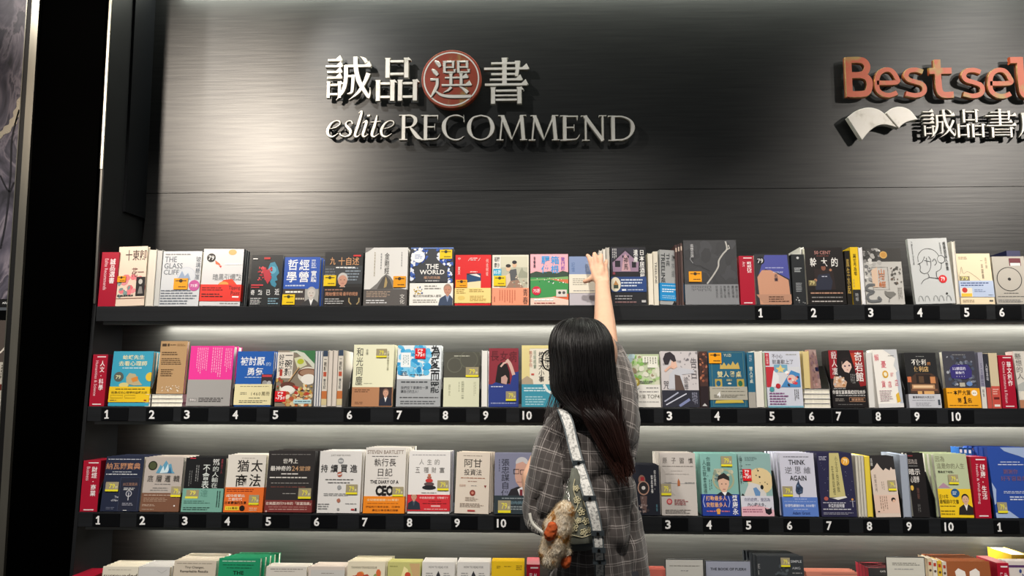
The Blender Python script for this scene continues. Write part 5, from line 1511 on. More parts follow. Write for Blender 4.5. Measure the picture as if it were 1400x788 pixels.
book(2, 1200.5, 1237, 479, 'efece6', [
    ('P', [(0.45, 0), (1, 0), (1, 0.44), (0.88, 0.36), (0.8, 0.28), (0.9, 0.16), (0.7, 0.08)], 'c9ccd0'), ('P', [(0.86, 0.4), (1, 0.36), (1, 1), (0.86, 0.92)], 'b4bcc8'), ('T', '解', 0.06, 0.08, 0.24, 0.2, 'd86a78', 0.3), ('T', '憂', 0.3, 0.2, 0.5, 0.32, 'd86a78', 0.3), ('T', '雜', 0.62, 0.4, 0.76, 0.48, 'dba0a0', 0.2), ('T', '貨', 0.22, 0.54, 0.38, 0.66, 'd86a78', 0.3), ('T', '店', 0.76, 0.52, 0.9, 0.64, 'cf7484', 0.3), ('T', '店', 0.48, 0.55, 0.62, 0.66, 'd86a78', 0.3),
    ('C', 0.42, 0.43, 0.12, 'd8a834', 1.2), ('C', 0.42, 0.43, 0.07, 'ece6d2', 1.2), ('P', [(0.74, 0.78), (0.86, 0.74), (0.9, 0.9), (0.76, 0.92)], 'e0b43c'), ('B', 0.62, 0.1, 0.85, 0.12, 1, '888'), ('B', 0.1, 0.7, 0.6, 0.9, 6, 'b09aa0'), ('R', 0, 0.93, 1, 1, 'dcdcdc')],
    'white book with pink characters and small yellow shapes, above plate 8', T=0.018, n=1, roll=-1, yaw=6, short='white book with pink characters')
bookend(2, 1238.5, 'black bookend left of the night shopfront book')
book(2, 1243.5, 1287.5, 483, '232426', [
    ('B', 0.36, 0.06, 0.62, 0.08, 1, '999'), ('T', '不便利', 0.2, 0.12, 0.66, 0.23, 'f0eee6', 1.2), ('T', '的', 0.7, 0.17, 0.8, 0.23, 'c98a50', 0.4), ('T', '便利店', 0.26, 0.25, 0.72, 0.35, 'd9b478', 0.9),
    ('P', [(0.08, 0.48), (0.3, 0.38), (0.8, 0.38), (0.98, 0.46), (0.98, 0.74), (0.08, 0.74)], '4a362c'), ('R', 0.3, 0.4, 0.76, 0.56, '2a2220'), ('R', 0.38, 0.43, 0.54, 0.55, '5a4434'), ('R', 0.02, 0.44, 0.14, 0.54, 'c9704a'), ('R', 0.74, 0.44, 0.9, 0.56, 'c98858'), ('R', 0.14, 0.58, 0.86, 0.66, 'b98c66'), ('R', 0.18, 0.6, 0.8, 0.64, 'e6c49c'), ('R', 0.1, 0.66, 0.94, 0.7, '7a5440'), ('R', 0.3, 0.7, 0.82, 0.76, 'd8a86c'), ('R', 0.44, 0.7, 0.5, 0.76, '5a3a2a')],
    'black book with a lamp-lit shopfront and white and gold title, second shelf', T=0.02, n=1, short='black book with lamp-lit shopfront', band=(0.755, 1.0, 'c2c4cc', [('T', '臺灣得到的大笑之作', 0.12, 0.14, 0.8, 0.32, '3a3c44', 0.7), ('B', 0.1, 0.42, 0.8, 0.5, 1, '777a84'), ('B', 0.2, 0.6, 0.75, 0.9, 3, '8a8c96'), ('R', 0.9, 0.4, 0.97, 0.8, '3a4450')]))
bookend(2, 1291, 'black bookend left of the indigo and yellow book')
book(2, 1296, 1342, 481, '42424c', [
    ('B', 0.3, 0.05, 0.7, 0.08, 1, '888'), ('X', 0.06, 0.1, 0.9, 0.62, 60, 0.06, ['7d8494', '5a6070', 'a8acb4', '4a5468', '33363f'], 51), ('P', [(0.18, 0.3), (0.3, 0.24), (0.74, 0.24), (0.84, 0.34), (0.82, 0.46), (0.6, 0.5), (0.2, 0.48)], '3a3478'), ('T', '52赫茲的', 0.26, 0.28, 0.66, 0.34, 'e0dff0', 0.6), ('T', '鯨魚們', 0.34, 0.36, 0.6, 0.41, 'e0dff0', 0.6), ('T', '• • • •', 0.36, 0.44, 0.6, 0.46, 'ddd'), ('C', 0.72, 0.58, 0.09, '6a8ac0', 0.8), ('R', 0.42, 0.56, 0.58, 0.63, 'b8b4a4')],
    'indigo patterned book with a yellow award band reading number one, second shelf', T=0.022, spine='8d90a0', bind='r', stk=[], band=(0.655, 1.0, 'f0a81e', [('T', '本屋大賞', 0.2, 0.1, 0.72, 0.36, '2a1c08', 1.3), ('B', 0.02, 0.2, 0.16, 0.28, 1, '3a2a10'), ('C', 0.83, 0.25, 0.09, 'f6eee0'), ('B', 0.78, 0.22, 0.88, 0.3, 1, '555'), ('T', '第', 0.3, 0.5, 0.42, 0.74, '4a2a10', 0.8), ('P', [(0.475, 0.52), (0.52, 0.42), (0.555, 0.42), (0.555, 0.74), (0.58, 0.74), (0.58, 0.79), (0.475, 0.79), (0.475, 0.74), (0.505, 0.74), (0.505, 0.53)], '4a2a10'), ('T', '名', 0.6, 0.5, 0.72, 0.74, '4a2a10', 0.8), ('B', 0.04, 0.84, 0.9, 0.92, 1, '7a5210')]))
side_book(2, 1343, 1350, 482, '9b9aac', 'pale lilac spine with 52 on it, right of the indigo patterned book', [('V', '52赫茲', 0.2, 0.2, 0.8, 0.6, '5a5878', 0.3), ('R', 0, 0.62, 1, 1, 'e0dcd4'), ('V', '鯨魚', 0.3, 0.66, 0.7, 0.8, '555', 0.2)])
side_book(2, 1350.5, 1357, 484, '33343e', 'dark spine between the pale lilac and sand-coloured ones, second shelf', [('V', '人間滋味', 0.25, 0.18, 0.75, 0.5, 'c9c9d0', 0.4), ('R', 0, 0.62, 1, 1, 'c8564a')])
side_book(2, 1357.5, 1369.5, 483, 'd9c9a8', 'sand-coloured spine with red lower part, left of the Chinese Literature block', [('R', 0, 0.6, 1, 1, 'd0564a'), ('B', 0.15, 0.64, 0.85, 0.76, 3, 'f0c4b8'), ('R', 0.2, 0.8, 0.85, 0.84, '6a2420'), ('R', 0.2, 0.93, 0.85, 0.97, 'f0e8e0')])
divider(2, 1371, 1391, 486, '華文創作', 'Chinese Literature & Fiction', 'red category block lettered Chinese Literature at right of the second shelf')
book(2, 1395, 1446, 481, 'dcd8d0', [('V', '懸想的人', 0.02, 0.04, 0.2, 0.5, '7a7672', 0.3), ('V', '變回自己', 0.3, 0.04, 0.5, 0.44, '7a7672', 0.3), ('R', 0, 0.62, 1, 0.66, '8a98a0'), ('P', [(0, 0.6), (0.3, 0.5), (0.6, 0.6), (1, 0.56), (1, 0.7), (0, 0.7)], 'b9bcb8'), ('C', 0.14, 0.78, 0.12, 'e8e2d4'), ('R', 0, 0.86, 1, 1, 'b98060')],
     'off-white book cut by the right edge on the second shelf', T=0.02, n=1, short='off-white book at the right edge')
bookend(2, 1392.5, 'black bookend right of the Chinese Literature block')

# ------------------------------------------------------------ third shelf
divider(3, 107, 131, 630, '財經·商業', 'Business', 'red category block at the left end of the third shelf')
bookend(3, 133, 'black bookend right of the Business block')
book(3, 136, 189, 625, '232a41', [
    ('B', 0.05, 0.04, 0.92, 0.07, 1, 'c9ccd6'), ('T', '納瓦爾寶典', 0.02, 0.12, 0.92, 0.24, 'c08a68', 0.6), ('B', 0.2, 0.275, 0.7, 0.3, 1, 'cfd2da'), ('B', 0.04, 0.315, 0.88, 0.345, 1, 'e0e2e8'), ('G', 0.45, 0.39, 0.95, 0.985, 0.01, '4a5068'), ('R', 0.46, 0.4, 0.94, 0.98, '262a3c'), ('T', '納瓦爾寶典', 0.52, 0.48, 0.9, 0.54, '8d6a5c', 0.4), ('B', 0.55, 0.57, 0.85, 0.62, 2, 'ddd'),
    ('C', 0.7, 0.68, 0.08, 'b9b9c0'), ('C', 0.7, 0.68, 0.06, '3a3f52'), ('L', [(0.7, 0.66), (0.7, 0.8)], 0.02, 'c9c9d0'), ('B', 0.56, 0.84, 0.86, 0.9, 2, '9a9aa8'), ('T', 'The', 0.34, 0.72, 0.44, 0.76, 'd0d2dc', 0.2), ('T', 'of Nav', 0.26, 0.78, 0.44, 0.82, 'd0d2dc', 0.2), ('B', 0.15, 0.92, 0.42, 0.97, 2, '6a6f84'), ('R', 0.6, 0.975, 0.7, 0.985, 'ddd')],
    'navy book with a copper title and a smaller navy booklet in front, third shelf', n=4, T=0.022, stk=[('79', 0.08, 0.47, 0.34, 0.17)], short='navy book with copper title', copyx=0.003, jit=0.001)
book(3, 191, 244, 626, 'b9b0a9', [
    ('C', 0.2, 0.16, 0.12, '2a2e22'), ('C', 0.2, 0.16, 0.09, '4a5236'), ('P', [(0.3, 0.3), (0.4, 0.14), (0.45, 0.18), (0.54, 0.06), (0.62, 0.14), (0.68, 0.12), (0.74, 0.26), (0.8, 0.3)], '5d9ab8'), ('P', [(0.4, 0.3), (0.48, 0.16), (0.52, 0.26), (0.6, 0.12), (0.64, 0.28)], 'cfe2ea'), ('P', [(0.6, 0.3), (0.66, 0.18), (0.72, 0.3)], '2f6a94'),
    ('T', '底', 0.1, 0.34, 0.25, 0.46, '55504c', 0.2), ('T', '層', 0.32, 0.34, 0.47, 0.46, '55504c', 0.2), ('T', '邏', 0.55, 0.34, 0.7, 0.46, '55504c', 0.2), ('T', '輯', 0.78, 0.34, 0.94, 0.46, '55504c', 0.2), ('B', 0.3, 0.49, 0.72, 0.51, 1, '777'), ('B', 0.26, 0.56, 0.66, 0.58, 1, '777'), ('B', 0.2, 0.6, 0.66, 0.62, 1, '888')],
    'grey-beige book with a blue iceberg and brown band, third shelf', n=4, T=0.022, stk=[('79', 0.76, 0.54, 0.26, 0.19)], short='grey-beige iceberg book', band=(0.66, 1, '7a5440', [('B', 0.06, 0.08, 0.8, 0.16, 1, 'c9b4a4'), ('B', 0.06, 0.24, 0.8, 0.48, 3, 'a88c78'), ('B', 0.04, 0.6, 0.45, 0.72, 2, 'c2aa98'), ('B', 0.04, 0.84, 0.36, 0.92, 1, 'b09884'), ('C', 0.88, 0.68, 0.02, 'eee')]))
book(3, 247, 303, 627, '17181a', [
    ('V', '不會表達', 0.44, 0.13, 0.62, 0.72, 'd8e0dc', 0.3), ('V', '的人輸在', 0.68, 0.16, 0.84, 0.56, 'cdd4d0', 0.2), ('T', '99%', 0.68, 0.02, 0.84, 0.14, 'e6e8e6', 0.4), ('V', '贏的人', 0.88, 0.02, 0.93, 0.3, '8d3a44', 0.2), ('B', 0.26, 0.14, 0.36, 0.54, 2, '8a8c8c', True), ('B', 0.1, 0.24, 0.2, 0.55, 2, '6a6c6c', True), ('R', 0.1, 0.0, 0.24, 0.02, 'c03848')],
    'black book with a mint green lower band and tall thin characters, third shelf', n=4, T=0.022, short='black and mint green book', stk=[], band=(0.57, 1, '76ab9c', [('T', '達', 0.44, 0.04, 0.62, 0.36, '5a8a7e', 0.2), ('R', 0.09, 0.06, 0.4, 0.42, '9c9474'), ('T', '79', 0.18, 0.1, 0.32, 0.28, 'efe45a'), ('R', 0.07, 0.34, 0.38, 0.43, 'e0dc50'), ('B', 0.05, 0.5, 0.74, 0.66, 2, '4a7468'), ('B', 0.05, 0.78, 0.8, 0.94, 2, '2c4a42'), ('B', 0.84, 0.1, 0.95, 0.9, 2, '26403a', True)]))
book(3, 305, 358.5, 623, 'e0dbd2', [
    ('T', '猶', 0.26, 0.09, 0.56, 0.3, '26221f', 0.5), ('T', '太', 0.62, 0.09, 0.92, 0.3, '26221f', 0.5), ('T', '商', 0.24, 0.34, 0.54, 0.56, '26221f', 0.5), ('T', '法', 0.6, 0.34, 0.9, 0.56, '26221f', 0.5), ('B', 0.36, 0.05, 0.7, 0.07, 1, 'a8a49c')],
    'off-white book with four big black characters and an orange band, third shelf', n=3, T=0.024, stk=[('79', 0.64, 0.7, 0.26, 0.17)], short='off-white book with orange band', band=(0.57, 1.0, 'e8702a', [('B', 0.04, 0.05, 0.9, 0.2, 2, '8a2c10'), ('T', '成功者輩出', 0.04, 0.28, 0.52, 0.4, 'ece0d0', 0.8), ('T', '三個世代', 0.1, 0.42, 0.46, 0.54, 'f6e8dc', 0.8), ('T', '日本最強的生意', 0.02, 0.56, 0.58, 0.68, '2a1408', 1), ('R', 0.04, 0.76, 0.4, 0.92, 'f2d23c'), ('T', '120萬冊', 0.08, 0.79, 0.36, 0.89, '3a2a10', 0.6), ('C', 0.48, 0.84, 0.07, '1c1410'), ('B', 0.66, 0.8, 0.95, 0.95, 2, 'f0c0a0')]))
book(3, 361, 426, 618, '302d2d', [
    ('B', 0.06, 0.05, 0.9, 0.07, 1, '8a8684'), ('T', '世界上', 0.32, 0.13, 0.64, 0.21, 'e8e4de', 1), ('T', '最神奇的', 0.06, 0.25, 0.5, 0.33, 'e8e4de', 1), ('T', '24', 0.52, 0.25, 0.66, 0.33, 'c09872', 0.5), ('T', '堂課', 0.68, 0.25, 0.92, 0.33, 'c09872', 0.5), ('B', 0.3, 0.36, 0.66, 0.4, 1, 'e0dcd6'), ('B', 0.06, 0.42, 0.88, 0.46, 1, 'e0dcd6'), ('B', 0.1, 0.52, 0.9, 0.54, 1, 'a8a4a0'), ('B', 0.1, 0.585, 0.86, 0.6, 1, 'a05a50'), ('B', 0.36, 0.69, 0.66, 0.71, 1, 'b9b5b0')],
    'thick dark book promising 24 lessons with an oxblood band, third shelf', n=3, T=0.034, stk=[('79', 0.7, 0.61, 0.27, 0.17)], short='thick dark book with oxblood band', spine='3c3a3a', bind='r', copyx=0.004, band=(0.805, 1.0, '7c3230', [('T', '在美國流行70年的「致富經典」', 0.02, 0.14, 0.98, 0.4, 'ead8cc', 0.8), ('B', 0.08, 0.52, 0.9, 0.62, 1, 'c09088'), ('B', 0.1, 0.7, 0.9, 0.82, 1, 'd0a8a0'), ('C', 0.04, 0.92, 0.02, 'c8a8a0')]))
book(3, 432.5, 491.5, 618, 'e3e1df', [
    ('T', 'JUST KEEP BUYING', 0.26, 0.055, 0.72, 0.09, '8a8884', 0.2), ('C', 0.5, 0.16, 0.07, '96989a'), ('L', [(0.45, 0.16), (0.55, 0.16)], 0.03, 'ddd'), ('T', '持', 0.04, 0.22, 0.2, 0.35, '2c2b2c', 0.6), ('T', '續', 0.27, 0.22, 0.44, 0.35, '2c2b2c', 0.6), ('T', '買', 0.5, 0.22, 0.67, 0.35, '2c2b2c', 0.6), ('T', '進', 0.73, 0.22, 0.9, 0.35, '2c2b2c', 0.6),
    ('C', 0.49, 0.38, 0.06, 'b0604c'), ('L', [(0.44, 0.39), (0.54, 0.37)], 0.025, 'ddd'), ('B', 0.16, 0.45, 0.82, 0.48, 1, '555'), ('B', 0.22, 0.5, 0.74, 0.53, 1, '555'), ('C', 0.5, 0.59, 0.05, 'a0a2a4'), ('B', 0.14, 0.68, 0.8, 0.73, 2, '999'), ('C', 0.5, 0.8, 0.045, 'b0705c'), ('B', 0.02, 0.84, 0.3, 0.95, 3, '999'), ('B', 0.66, 0.84, 0.92, 0.86, 1, '999'), ('C', 0.5, 0.94, 0.03, '999'), ('R', 0.8, 0.93, 0.88, 0.955, 'c04040'), ('R', 0.89, 0.92, 0.93, 0.96, '333')],
    'white book titled JUST KEEP BUYING with coins down its middle, third shelf', n=4, T=0.022, stk=[('79', 0.66, 0.54, 0.27, 0.16)], short='white book with coins', copyx=0.003)
book(3, 496, 552.5, 613, 'e2ded9', [
    ('T', 'STEVEN BARTLETT', 0.04, 0.04, 0.94, 0.1, '9a8e84', 1.0), ('B', 0.16, 0.125, 0.8, 0.15, 1, '666'), ('T', '執行長', 0.22, 0.17, 0.76, 0.29, '4a4644', 0.2), ('T', '日記', 0.32, 0.32, 0.68, 0.44, '4a4644', 0.2), ('B', 0.3, 0.46, 0.6, 0.48, 1, '999'), ('T', 'THE DIARY OF A', 0.14, 0.5, 0.84, 0.555, '2b2828', 1), ('T', 'CEO', 0.28, 0.58, 0.72, 0.74, '1f1c1c', 2.6)],
    'white book reading THE DIARY OF A CEO with an orange band, third shelf', n=4, T=0.022, short='white CEO diary book', stk=[('79', 0.7, 0.6, 0.27, 0.145)], copyx=0.004, band=(0.745, 1.0, 'f08a1c', [('T', '全球暢銷書籍100萬冊！', 0.08, 0.14, 0.86, 0.28, 'f6d8a8', 0.6), ('B', 0.1, 0.38, 0.85, 0.46, 1, 'a85a10'), ('T', '伊隆執行長來自家、巴得特', 0.06, 0.56, 0.9, 0.68, '8a4a10', 0.5), ('T', '贏在分享成長的經驗', 0.22, 0.76, 0.86, 0.88, '7a3f0c', 0.5)]))
book(3, 556.5, 614.5, 618, 'e6e4e2', [
    ('B', 0.08, 0.05, 0.88, 0.075, 1, 'a0a0a4'), ('T', '人', 0.25, 0.13, 0.36, 0.22, '8a8886', 0.1), ('T', '生', 0.44, 0.13, 0.55, 0.22, '8a8886', 0.1), ('T', '的', 0.62, 0.13, 0.74, 0.22, '8a8886', 0.1), ('T', '五', 0.16, 0.26, 0.27, 0.35, '8a8886', 0.1), ('T', '種', 0.36, 0.26, 0.48, 0.35, '8a8886', 0.1), ('T', '財', 0.55, 0.26, 0.66, 0.35, '8a8886', 0.1), ('T', '富', 0.74, 0.26, 0.86, 0.35, '8a8886', 0.1),
    ('C', 0.5, 0.385, 0.04, 'c07a5c', 0.6), ('C', 0.5, 0.425, 0.055, 'a86a58', 0.6), ('C', 0.5, 0.475, 0.09, 'c83c3a', 0.5), ('C', 0.5, 0.53, 0.12, '5a4a4c', 0.35), ('C', 0.5, 0.585, 0.165, '26262a', 0.3), ('B', 0.32, 0.66, 0.68, 0.68, 1, '888')],
    'white book with a cairn of balanced stones and a red band, third shelf', n=2, T=0.022, stk=[('79', 0.7, 0.47, 0.27, 0.16)], short='white stone cairn book', spine='3a3a6a', bind='r', copyx=0.002, band=(0.7, 0.96, 'd02c36', [('T', '年收高的財富！可動解了？', 0.28, 0.12, 0.96, 0.26, 'f0c4c4', 0.8), ('B', 0.5, 0.36, 0.8, 0.44, 1, '6a1016'), ('B', 0.36, 0.5, 0.95, 0.58, 1, '5a1016'), ('R', 0.56, 0.64, 0.78, 0.74, 'e8b0b0'), ('B', 0.4, 0.84, 0.95, 0.92, 1, 'f0c8c8'), ('MAN', 0.15, 0.32, 0.13, '2c3440', 'c89880', '4a3a34', '4a5464')]))
book(3, 621, 668, 620, 'dfd4c6', [
    ('B', 0.2, 0.05, 0.76, 0.07, 1, '8d8378'), ('T', '阿甘', 0.24, 0.11, 0.76, 0.25, '3a3734', 0.1), ('T', '投資法', 0.24, 0.28, 0.76, 0.38, '3a3734', 0.1), ('B', 0.15, 0.41, 0.86, 0.44, 1, 'a87860'), ('B', 0.36, 0.47, 0.66, 0.49, 1, '8a5a4a'), ('T', '巴菲特', 0.12, 0.53, 0.3, 0.57, 'c09a88', 0.1), ('B', 0.46, 0.54, 0.62, 0.56, 1, '888'), ('P', [(0.84, 0.54), (0.92, 0.54), (0.88, 0.58)], '8a3030'), ('C', 0.51, 0.665, 0.085, '8c3a30'), ('C', 0.51, 0.665, 0.04, 'c98a78'),
    ('B', 0.3, 0.73, 0.7, 0.8, 3, 'a89a8c'), ('B', 0.15, 0.83, 0.85, 0.9, 3, '9a8c80'), ('R', 0.38, 0.94, 0.6, 0.965, 'b04040')],
    'cream investing book with a small dark red clover, slipping off the third shelf edge', n=2, T=0.022, roll=1.2, short='cream book with dark red clover', spine='8a6a4a', bind='r', copyx=0.006)
book(3, 675.5, 727, 621, '8487a0', [
    ('V', '張忠謀自傳', 0.18, 0.1, 0.4, 0.72, '2c2e3c', 0.2), ('B', 0.1, 0.1, 0.16, 0.4, 1, '5a5c70', True), ('P', [(0.36, 0.7), (0.44, 0.6), (0.6, 0.56), (0.95, 0.52), (1, 0.6), (1, 0.7)], '2a282e'), ('P', [(0.62, 0.6), (0.84, 0.52), (0.86, 0.7), (0.68, 0.7)], 'e0e0e6'), ('P', [(0.68, 0.6), (0.76, 0.6), (0.76, 0.7), (0.68, 0.7)], '7a3038'), ('C', 0.74, 0.16, 0.17, 'c9c8cc', 0.9), ('P', [(0.56, 0.28), (0.58, 0.18), (0.76, 0.14), (0.9, 0.2), (0.94, 0.4), (0.86, 0.56), (0.68, 0.56), (0.58, 0.48), (0.55, 0.4)], 'd0a494'),
    ('G', 0.52, 0.27, 0.66, 0.34, 0.02, '2c2628'), ('G', 0.7, 0.28, 0.86, 0.35, 0.02, '2c2628'), ('L', [(0.6, 0.48), (0.74, 0.48)], 0.015, '9a6a60')],
    'grey-violet book with a bespectacled white-haired man in a suit, third shelf', n=1, T=0.03, stk=[('79', 0.1, 0.78, 0.34, 0.2)], short='grey-violet book with suited man', spine='4a4c50', band=(0.7, 1.0, '2f3b42', [('B', 0.2, 0.1, 0.9, 0.2, 1, 'a0aab0'), ('T', '迎向挑戰', 0.4, 0.3, 0.86, 0.46, '7a9aa8', 0.3), ('B', 0.42, 0.55, 0.95, 0.8, 2, '9aa4a8')]))
side_book(3, 729, 734, 622, 'd2cdc0', 'page edge hidden beside the left sleeve, third shelf', fore=True)
# right of the person
book(3, 866, 903.5, 637, '1c1f2a', [
    ('C', 0.35, 0.3, 0.13, '8c6a5c', 1.4), ('C', 0.4, 0.46, 0.22, 'b08a78', 1.2), ('C', 0.4, 0.46, 0.18, '2a2628', 1.2), ('C', 0.4, 0.46, 0.07, 'd8d4d0'), ('P', [(0.26, 0.62), (0.52, 0.62), (0.48, 0.95), (0.34, 0.95)], '6a5450'), ('R', 0.3, 0.24, 0.44, 0.32, 'a02c34'), ('V', '如此歲月，', 0.8, 0.1, 0.88, 0.5, 'd8d8d8', 0.4), ('V', '如此幸福', 0.68, 0.2, 0.76, 0.56, 'e6e6e6', 0.6), ('V', '書香', 0.84, 0.78, 0.9, 0.92, '5a8a9a', 0.2), ('X', 0.2, 0.62, 0.56, 0.95, 16, 0.05, ['8a7a78', 'b0a09a', '3a3438'], 3)],
    'dark book with a wristwatch, just right of the plaid shirt', n=4, T=0.022, short='dark book with wristwatch', copyz=0.002)
book(3, 905, 954.5, 620.5, 'c3bdb8', [
    ('P', [(0.0, 0.2), (0.14, 0.3), (0.16, 0.54), (0.4, 0.68), (0, 0.7)], 'b4aea9'), ('T', '原', 0.07, 0.08, 0.2, 0.17, '5d5854', 0.1), ('T', '子', 0.32, 0.08, 0.45, 0.17, '5d5854', 0.1), ('T', '習', 0.55, 0.08, 0.68, 0.17, '5d5854', 0.1), ('T', '慣', 0.8, 0.08, 0.93, 0.17, '5d5854', 0.1), ('B', 0.06, 0.2, 0.94, 0.23, 1, '99938e'), ('B', 0.3, 0.28, 0.62, 0.3, 1, 'a8a29c'), ('B', 0.14, 0.33, 0.8, 0.35, 1, 'b0aaa4'), ('L', [(0.05, 0.49), (0.95, 0.49)], 0.008, 'aaa'), ('P', [(0.47, 0.53), (0.47, 0.46), (0.5, 0.41), (0.54, 0.46), (0.54, 0.53)], 'a8643c'), ('B', 0.1, 0.47, 0.3, 0.485, 1, '888'), ('B', 0.68, 0.47, 0.95, 0.485, 1, '888'),
     ('C', 0.22, 0.78, 0.08, 'c04c50'), ('C', 0.22, 0.78, 0.05, 'd89a98'), ('B', 0.36, 0.74, 0.75, 0.84, 4, 'a05a5c'), ('B', 0.1, 0.9, 0.85, 0.97, 3, '938d88')],
    'pale grey book with a tiny candle and thin title, third shelf', n=4, T=0.02, stk=[('79', 0.0, 0.5, 0.28, 0.18)], short='pale grey book with tiny candle', copyx=-0.002)
book(3, 961, 1012.5, 621.5, '86b7b0', [
    ('V', '你願意，', 0.16, 0.05, 0.27, 0.38, '33504c', 0.3), ('V', '人生就會值得', 0.05, 0.1, 0.15, 0.66, '33504c', 0.3), ('B', 0.2, 0.42, 0.3, 0.6, 2, '4a6a66', True), ('C', 0.6, 0.42, 0.3, 'a7ab8c', 1.0), ('C', 0.6, 0.42, 0.25, '7fa8a0'), ('X', 0.36, 0.26, 0.84, 0.42, 26, 0.06, ['8d9a8a', 'b9b8a0', '6a8080', 'c9c4a8'], 8), ('P', [(0.45, 0.44), (0.46, 0.36), (0.6, 0.32), (0.74, 0.38), (0.75, 0.5), (0.66, 0.62), (0.54, 0.62), (0.47, 0.54)], 'ddb49c'), ('P', [(0.42, 0.46), (0.46, 0.36), (0.62, 0.31), (0.76, 0.38), (0.76, 0.44), (0.6, 0.4), (0.48, 0.42)], '2a2626'),
     ('C', 0.55, 0.49, 0.02, '222', 0.6, 8), ('C', 0.66, 0.49, 0.02, '222', 0.6, 8), ('R', 0.57, 0.57, 0.64, 0.58, 'a05050'), ('P', [(0.36, 0.68), (0.5, 0.62), (0.72, 0.62), (0.86, 0.68)], '23283a'), ('P', [(0.54, 0.62), (0.68, 0.62), (0.62, 0.68)], 'eee')],
    'mint book with a smiling dark-haired man and a deep blue band, third shelf', n=4, T=0.02, stk=[('79', 0.56, 0.04, 0.3, 0.165)], short='mint book with smiling man', band=(0.655, 1.0, '1d3a94', [('T', '打動最多人', 0.1, 0.08, 0.66, 0.3, 'efb478', 1), ('T', '安慰最多人', 0.1, 0.38, 0.66, 0.6, 'efb478', 1), ('L', [(0.06, 0.08), (0.02, 0.34), (0.06, 0.6)], 0.016, 'bcc6e6'), ('L', [(0.7, 0.08), (0.74, 0.34), (0.7, 0.6)], 0.016, 'bcc6e6'), ('B', 0.1, 0.74, 0.34, 0.84, 1, 'd8787c'), ('C', 0.42, 0.76, 0.06, 'e0a04c'), ('R', 0.38, 0.84, 0.46, 0.92, 'e0a04c'), ('B', 0.5, 0.74, 0.72, 0.84, 1, 'd8787c'), ('V', '蔡康永', 0.8, 0.04, 0.95, 0.94, 'f2f2f6', 1.0)]))
book(3, 1014, 1059, 621.5, '93b7b4', [
    ('V', '停止內耗', 0.02, 0.04, 0.12, 0.5, '2c3a3c', 0.6), ('B', 0.2, 0.05, 0.6, 0.12, 3, '5a7476'), ('B', 0.22, 0.17, 0.4, 0.19, 1, '4a6466'), ('C', 0.64, 0.44, 0.4, 'e6cf9e', 1.0), ('P', [(0.1, 0.68), (0.3, 0.46), (0.6, 0.5), (0.8, 0.64), (0.8, 0.7), (0.1, 0.7)], 'd8d6d4'), ('X', 0.46, 0.24, 0.86, 0.5, 8, 0.03, ['1f2022', '2a2a2c'], 2), ('C', 0.68, 0.54, 0.05, '1c1c1e', 1.4), ('P', [(0.4, 0.56), (0.5, 0.54), (0.62, 0.62), (0.6, 0.68), (0.46, 0.68)], '6a94c4'), ('P', [(0.02, 0.68), (0.06, 0.64), (0.14, 0.68)], '222'),
     ('R', 0, 0.68, 1, 1, 'd8d9e4'), ('P', [(0, 0.86), (0.5, 0.82), (1, 0.9), (1, 1), (0, 1)], 'e8b8c4'), ('T', '你的疲憊，是因為', 0.1, 0.71, 0.9, 0.77, '6a6a8c', 0.5), ('T', '內心戲太多。', 0.2, 0.79, 0.76, 0.85, '3a3c50', 0.6), ('B', 0.04, 0.88, 0.66, 0.95, 2, 'a05870'), ('P', [(0.72, 0.86), (0.78, 0.89), (0.88, 0.88), (0.92, 0.85), (0.93, 0.95), (0.84, 0.98), (0.74, 0.95)], '211d24')],
    'mint book with a round spotted dog-like shape and lavender foot, third shelf', n=4, T=0.02, stk=[('75', 0.1, 0.25, 0.27, 0.19)], short='mint book with spotted shape')
bookend(3, 1066, 'black bookend left of the THINK AGAIN book')
book(3, 1071, 1119.5, 620.5, 'd3d4e4', [
    ('B', 0.12, 0.05, 0.86, 0.075, 1, '5a5a66'), ('T', 'THINK', 0.26, 0.11, 0.74, 0.19, '33333c', 0.9), ('T', '逆', 0.14, 0.22, 0.34, 0.33, '6a6a74', 0.1), ('T', '思', 0.42, 0.22, 0.6, 0.33, '6a6a74', 0.1), ('T', '維', 0.68, 0.22, 0.88, 0.33, '6a6a74', 0.1), ('T', 'AGAIN', 0.26, 0.36, 0.74, 0.44, '33333c', 0.9), ('P', [(0.4, 0.6), (0.42, 0.52), (0.48, 0.46), (0.5, 0.42), (0.54, 0.5), (0.62, 0.55), (0.6, 0.63), (0.5, 0.66), (0.42, 0.64)], '3a4a66'), ('X', 0.42, 0.5, 0.58, 0.64, 12, 0.03, ['6a82a4', '26344a'], 2), ('R', 0.49, 0.65, 0.51, 0.7, '2a3446')],
    'lavender white book titled THINK AGAIN with a blue match flame, third shelf', n=4, T=0.02, stk=[('79', 0.02, 0.53, 0.29, 0.16)], short='lavender THINK AGAIN book', copyx=-0.004, band=(0.7, 1.0, '5b7fcc', [('B', 0.35, 0.06, 0.7, 0.14, 1, 'b8c8ec'), ('B', 0.05, 0.2, 0.95, 0.26, 1, 'a8bce8'), ('T', '全球熱銷破300,000冊！', 0.05, 0.36, 0.92, 0.52, 'e6ecfa', 0.6), ('B', 0.3, 0.6, 0.7, 0.66, 1, 'c8d4f0'), ('T', 'Adam Grant', 0.26, 0.75, 0.76, 0.9, '20346c', 0.6)]))
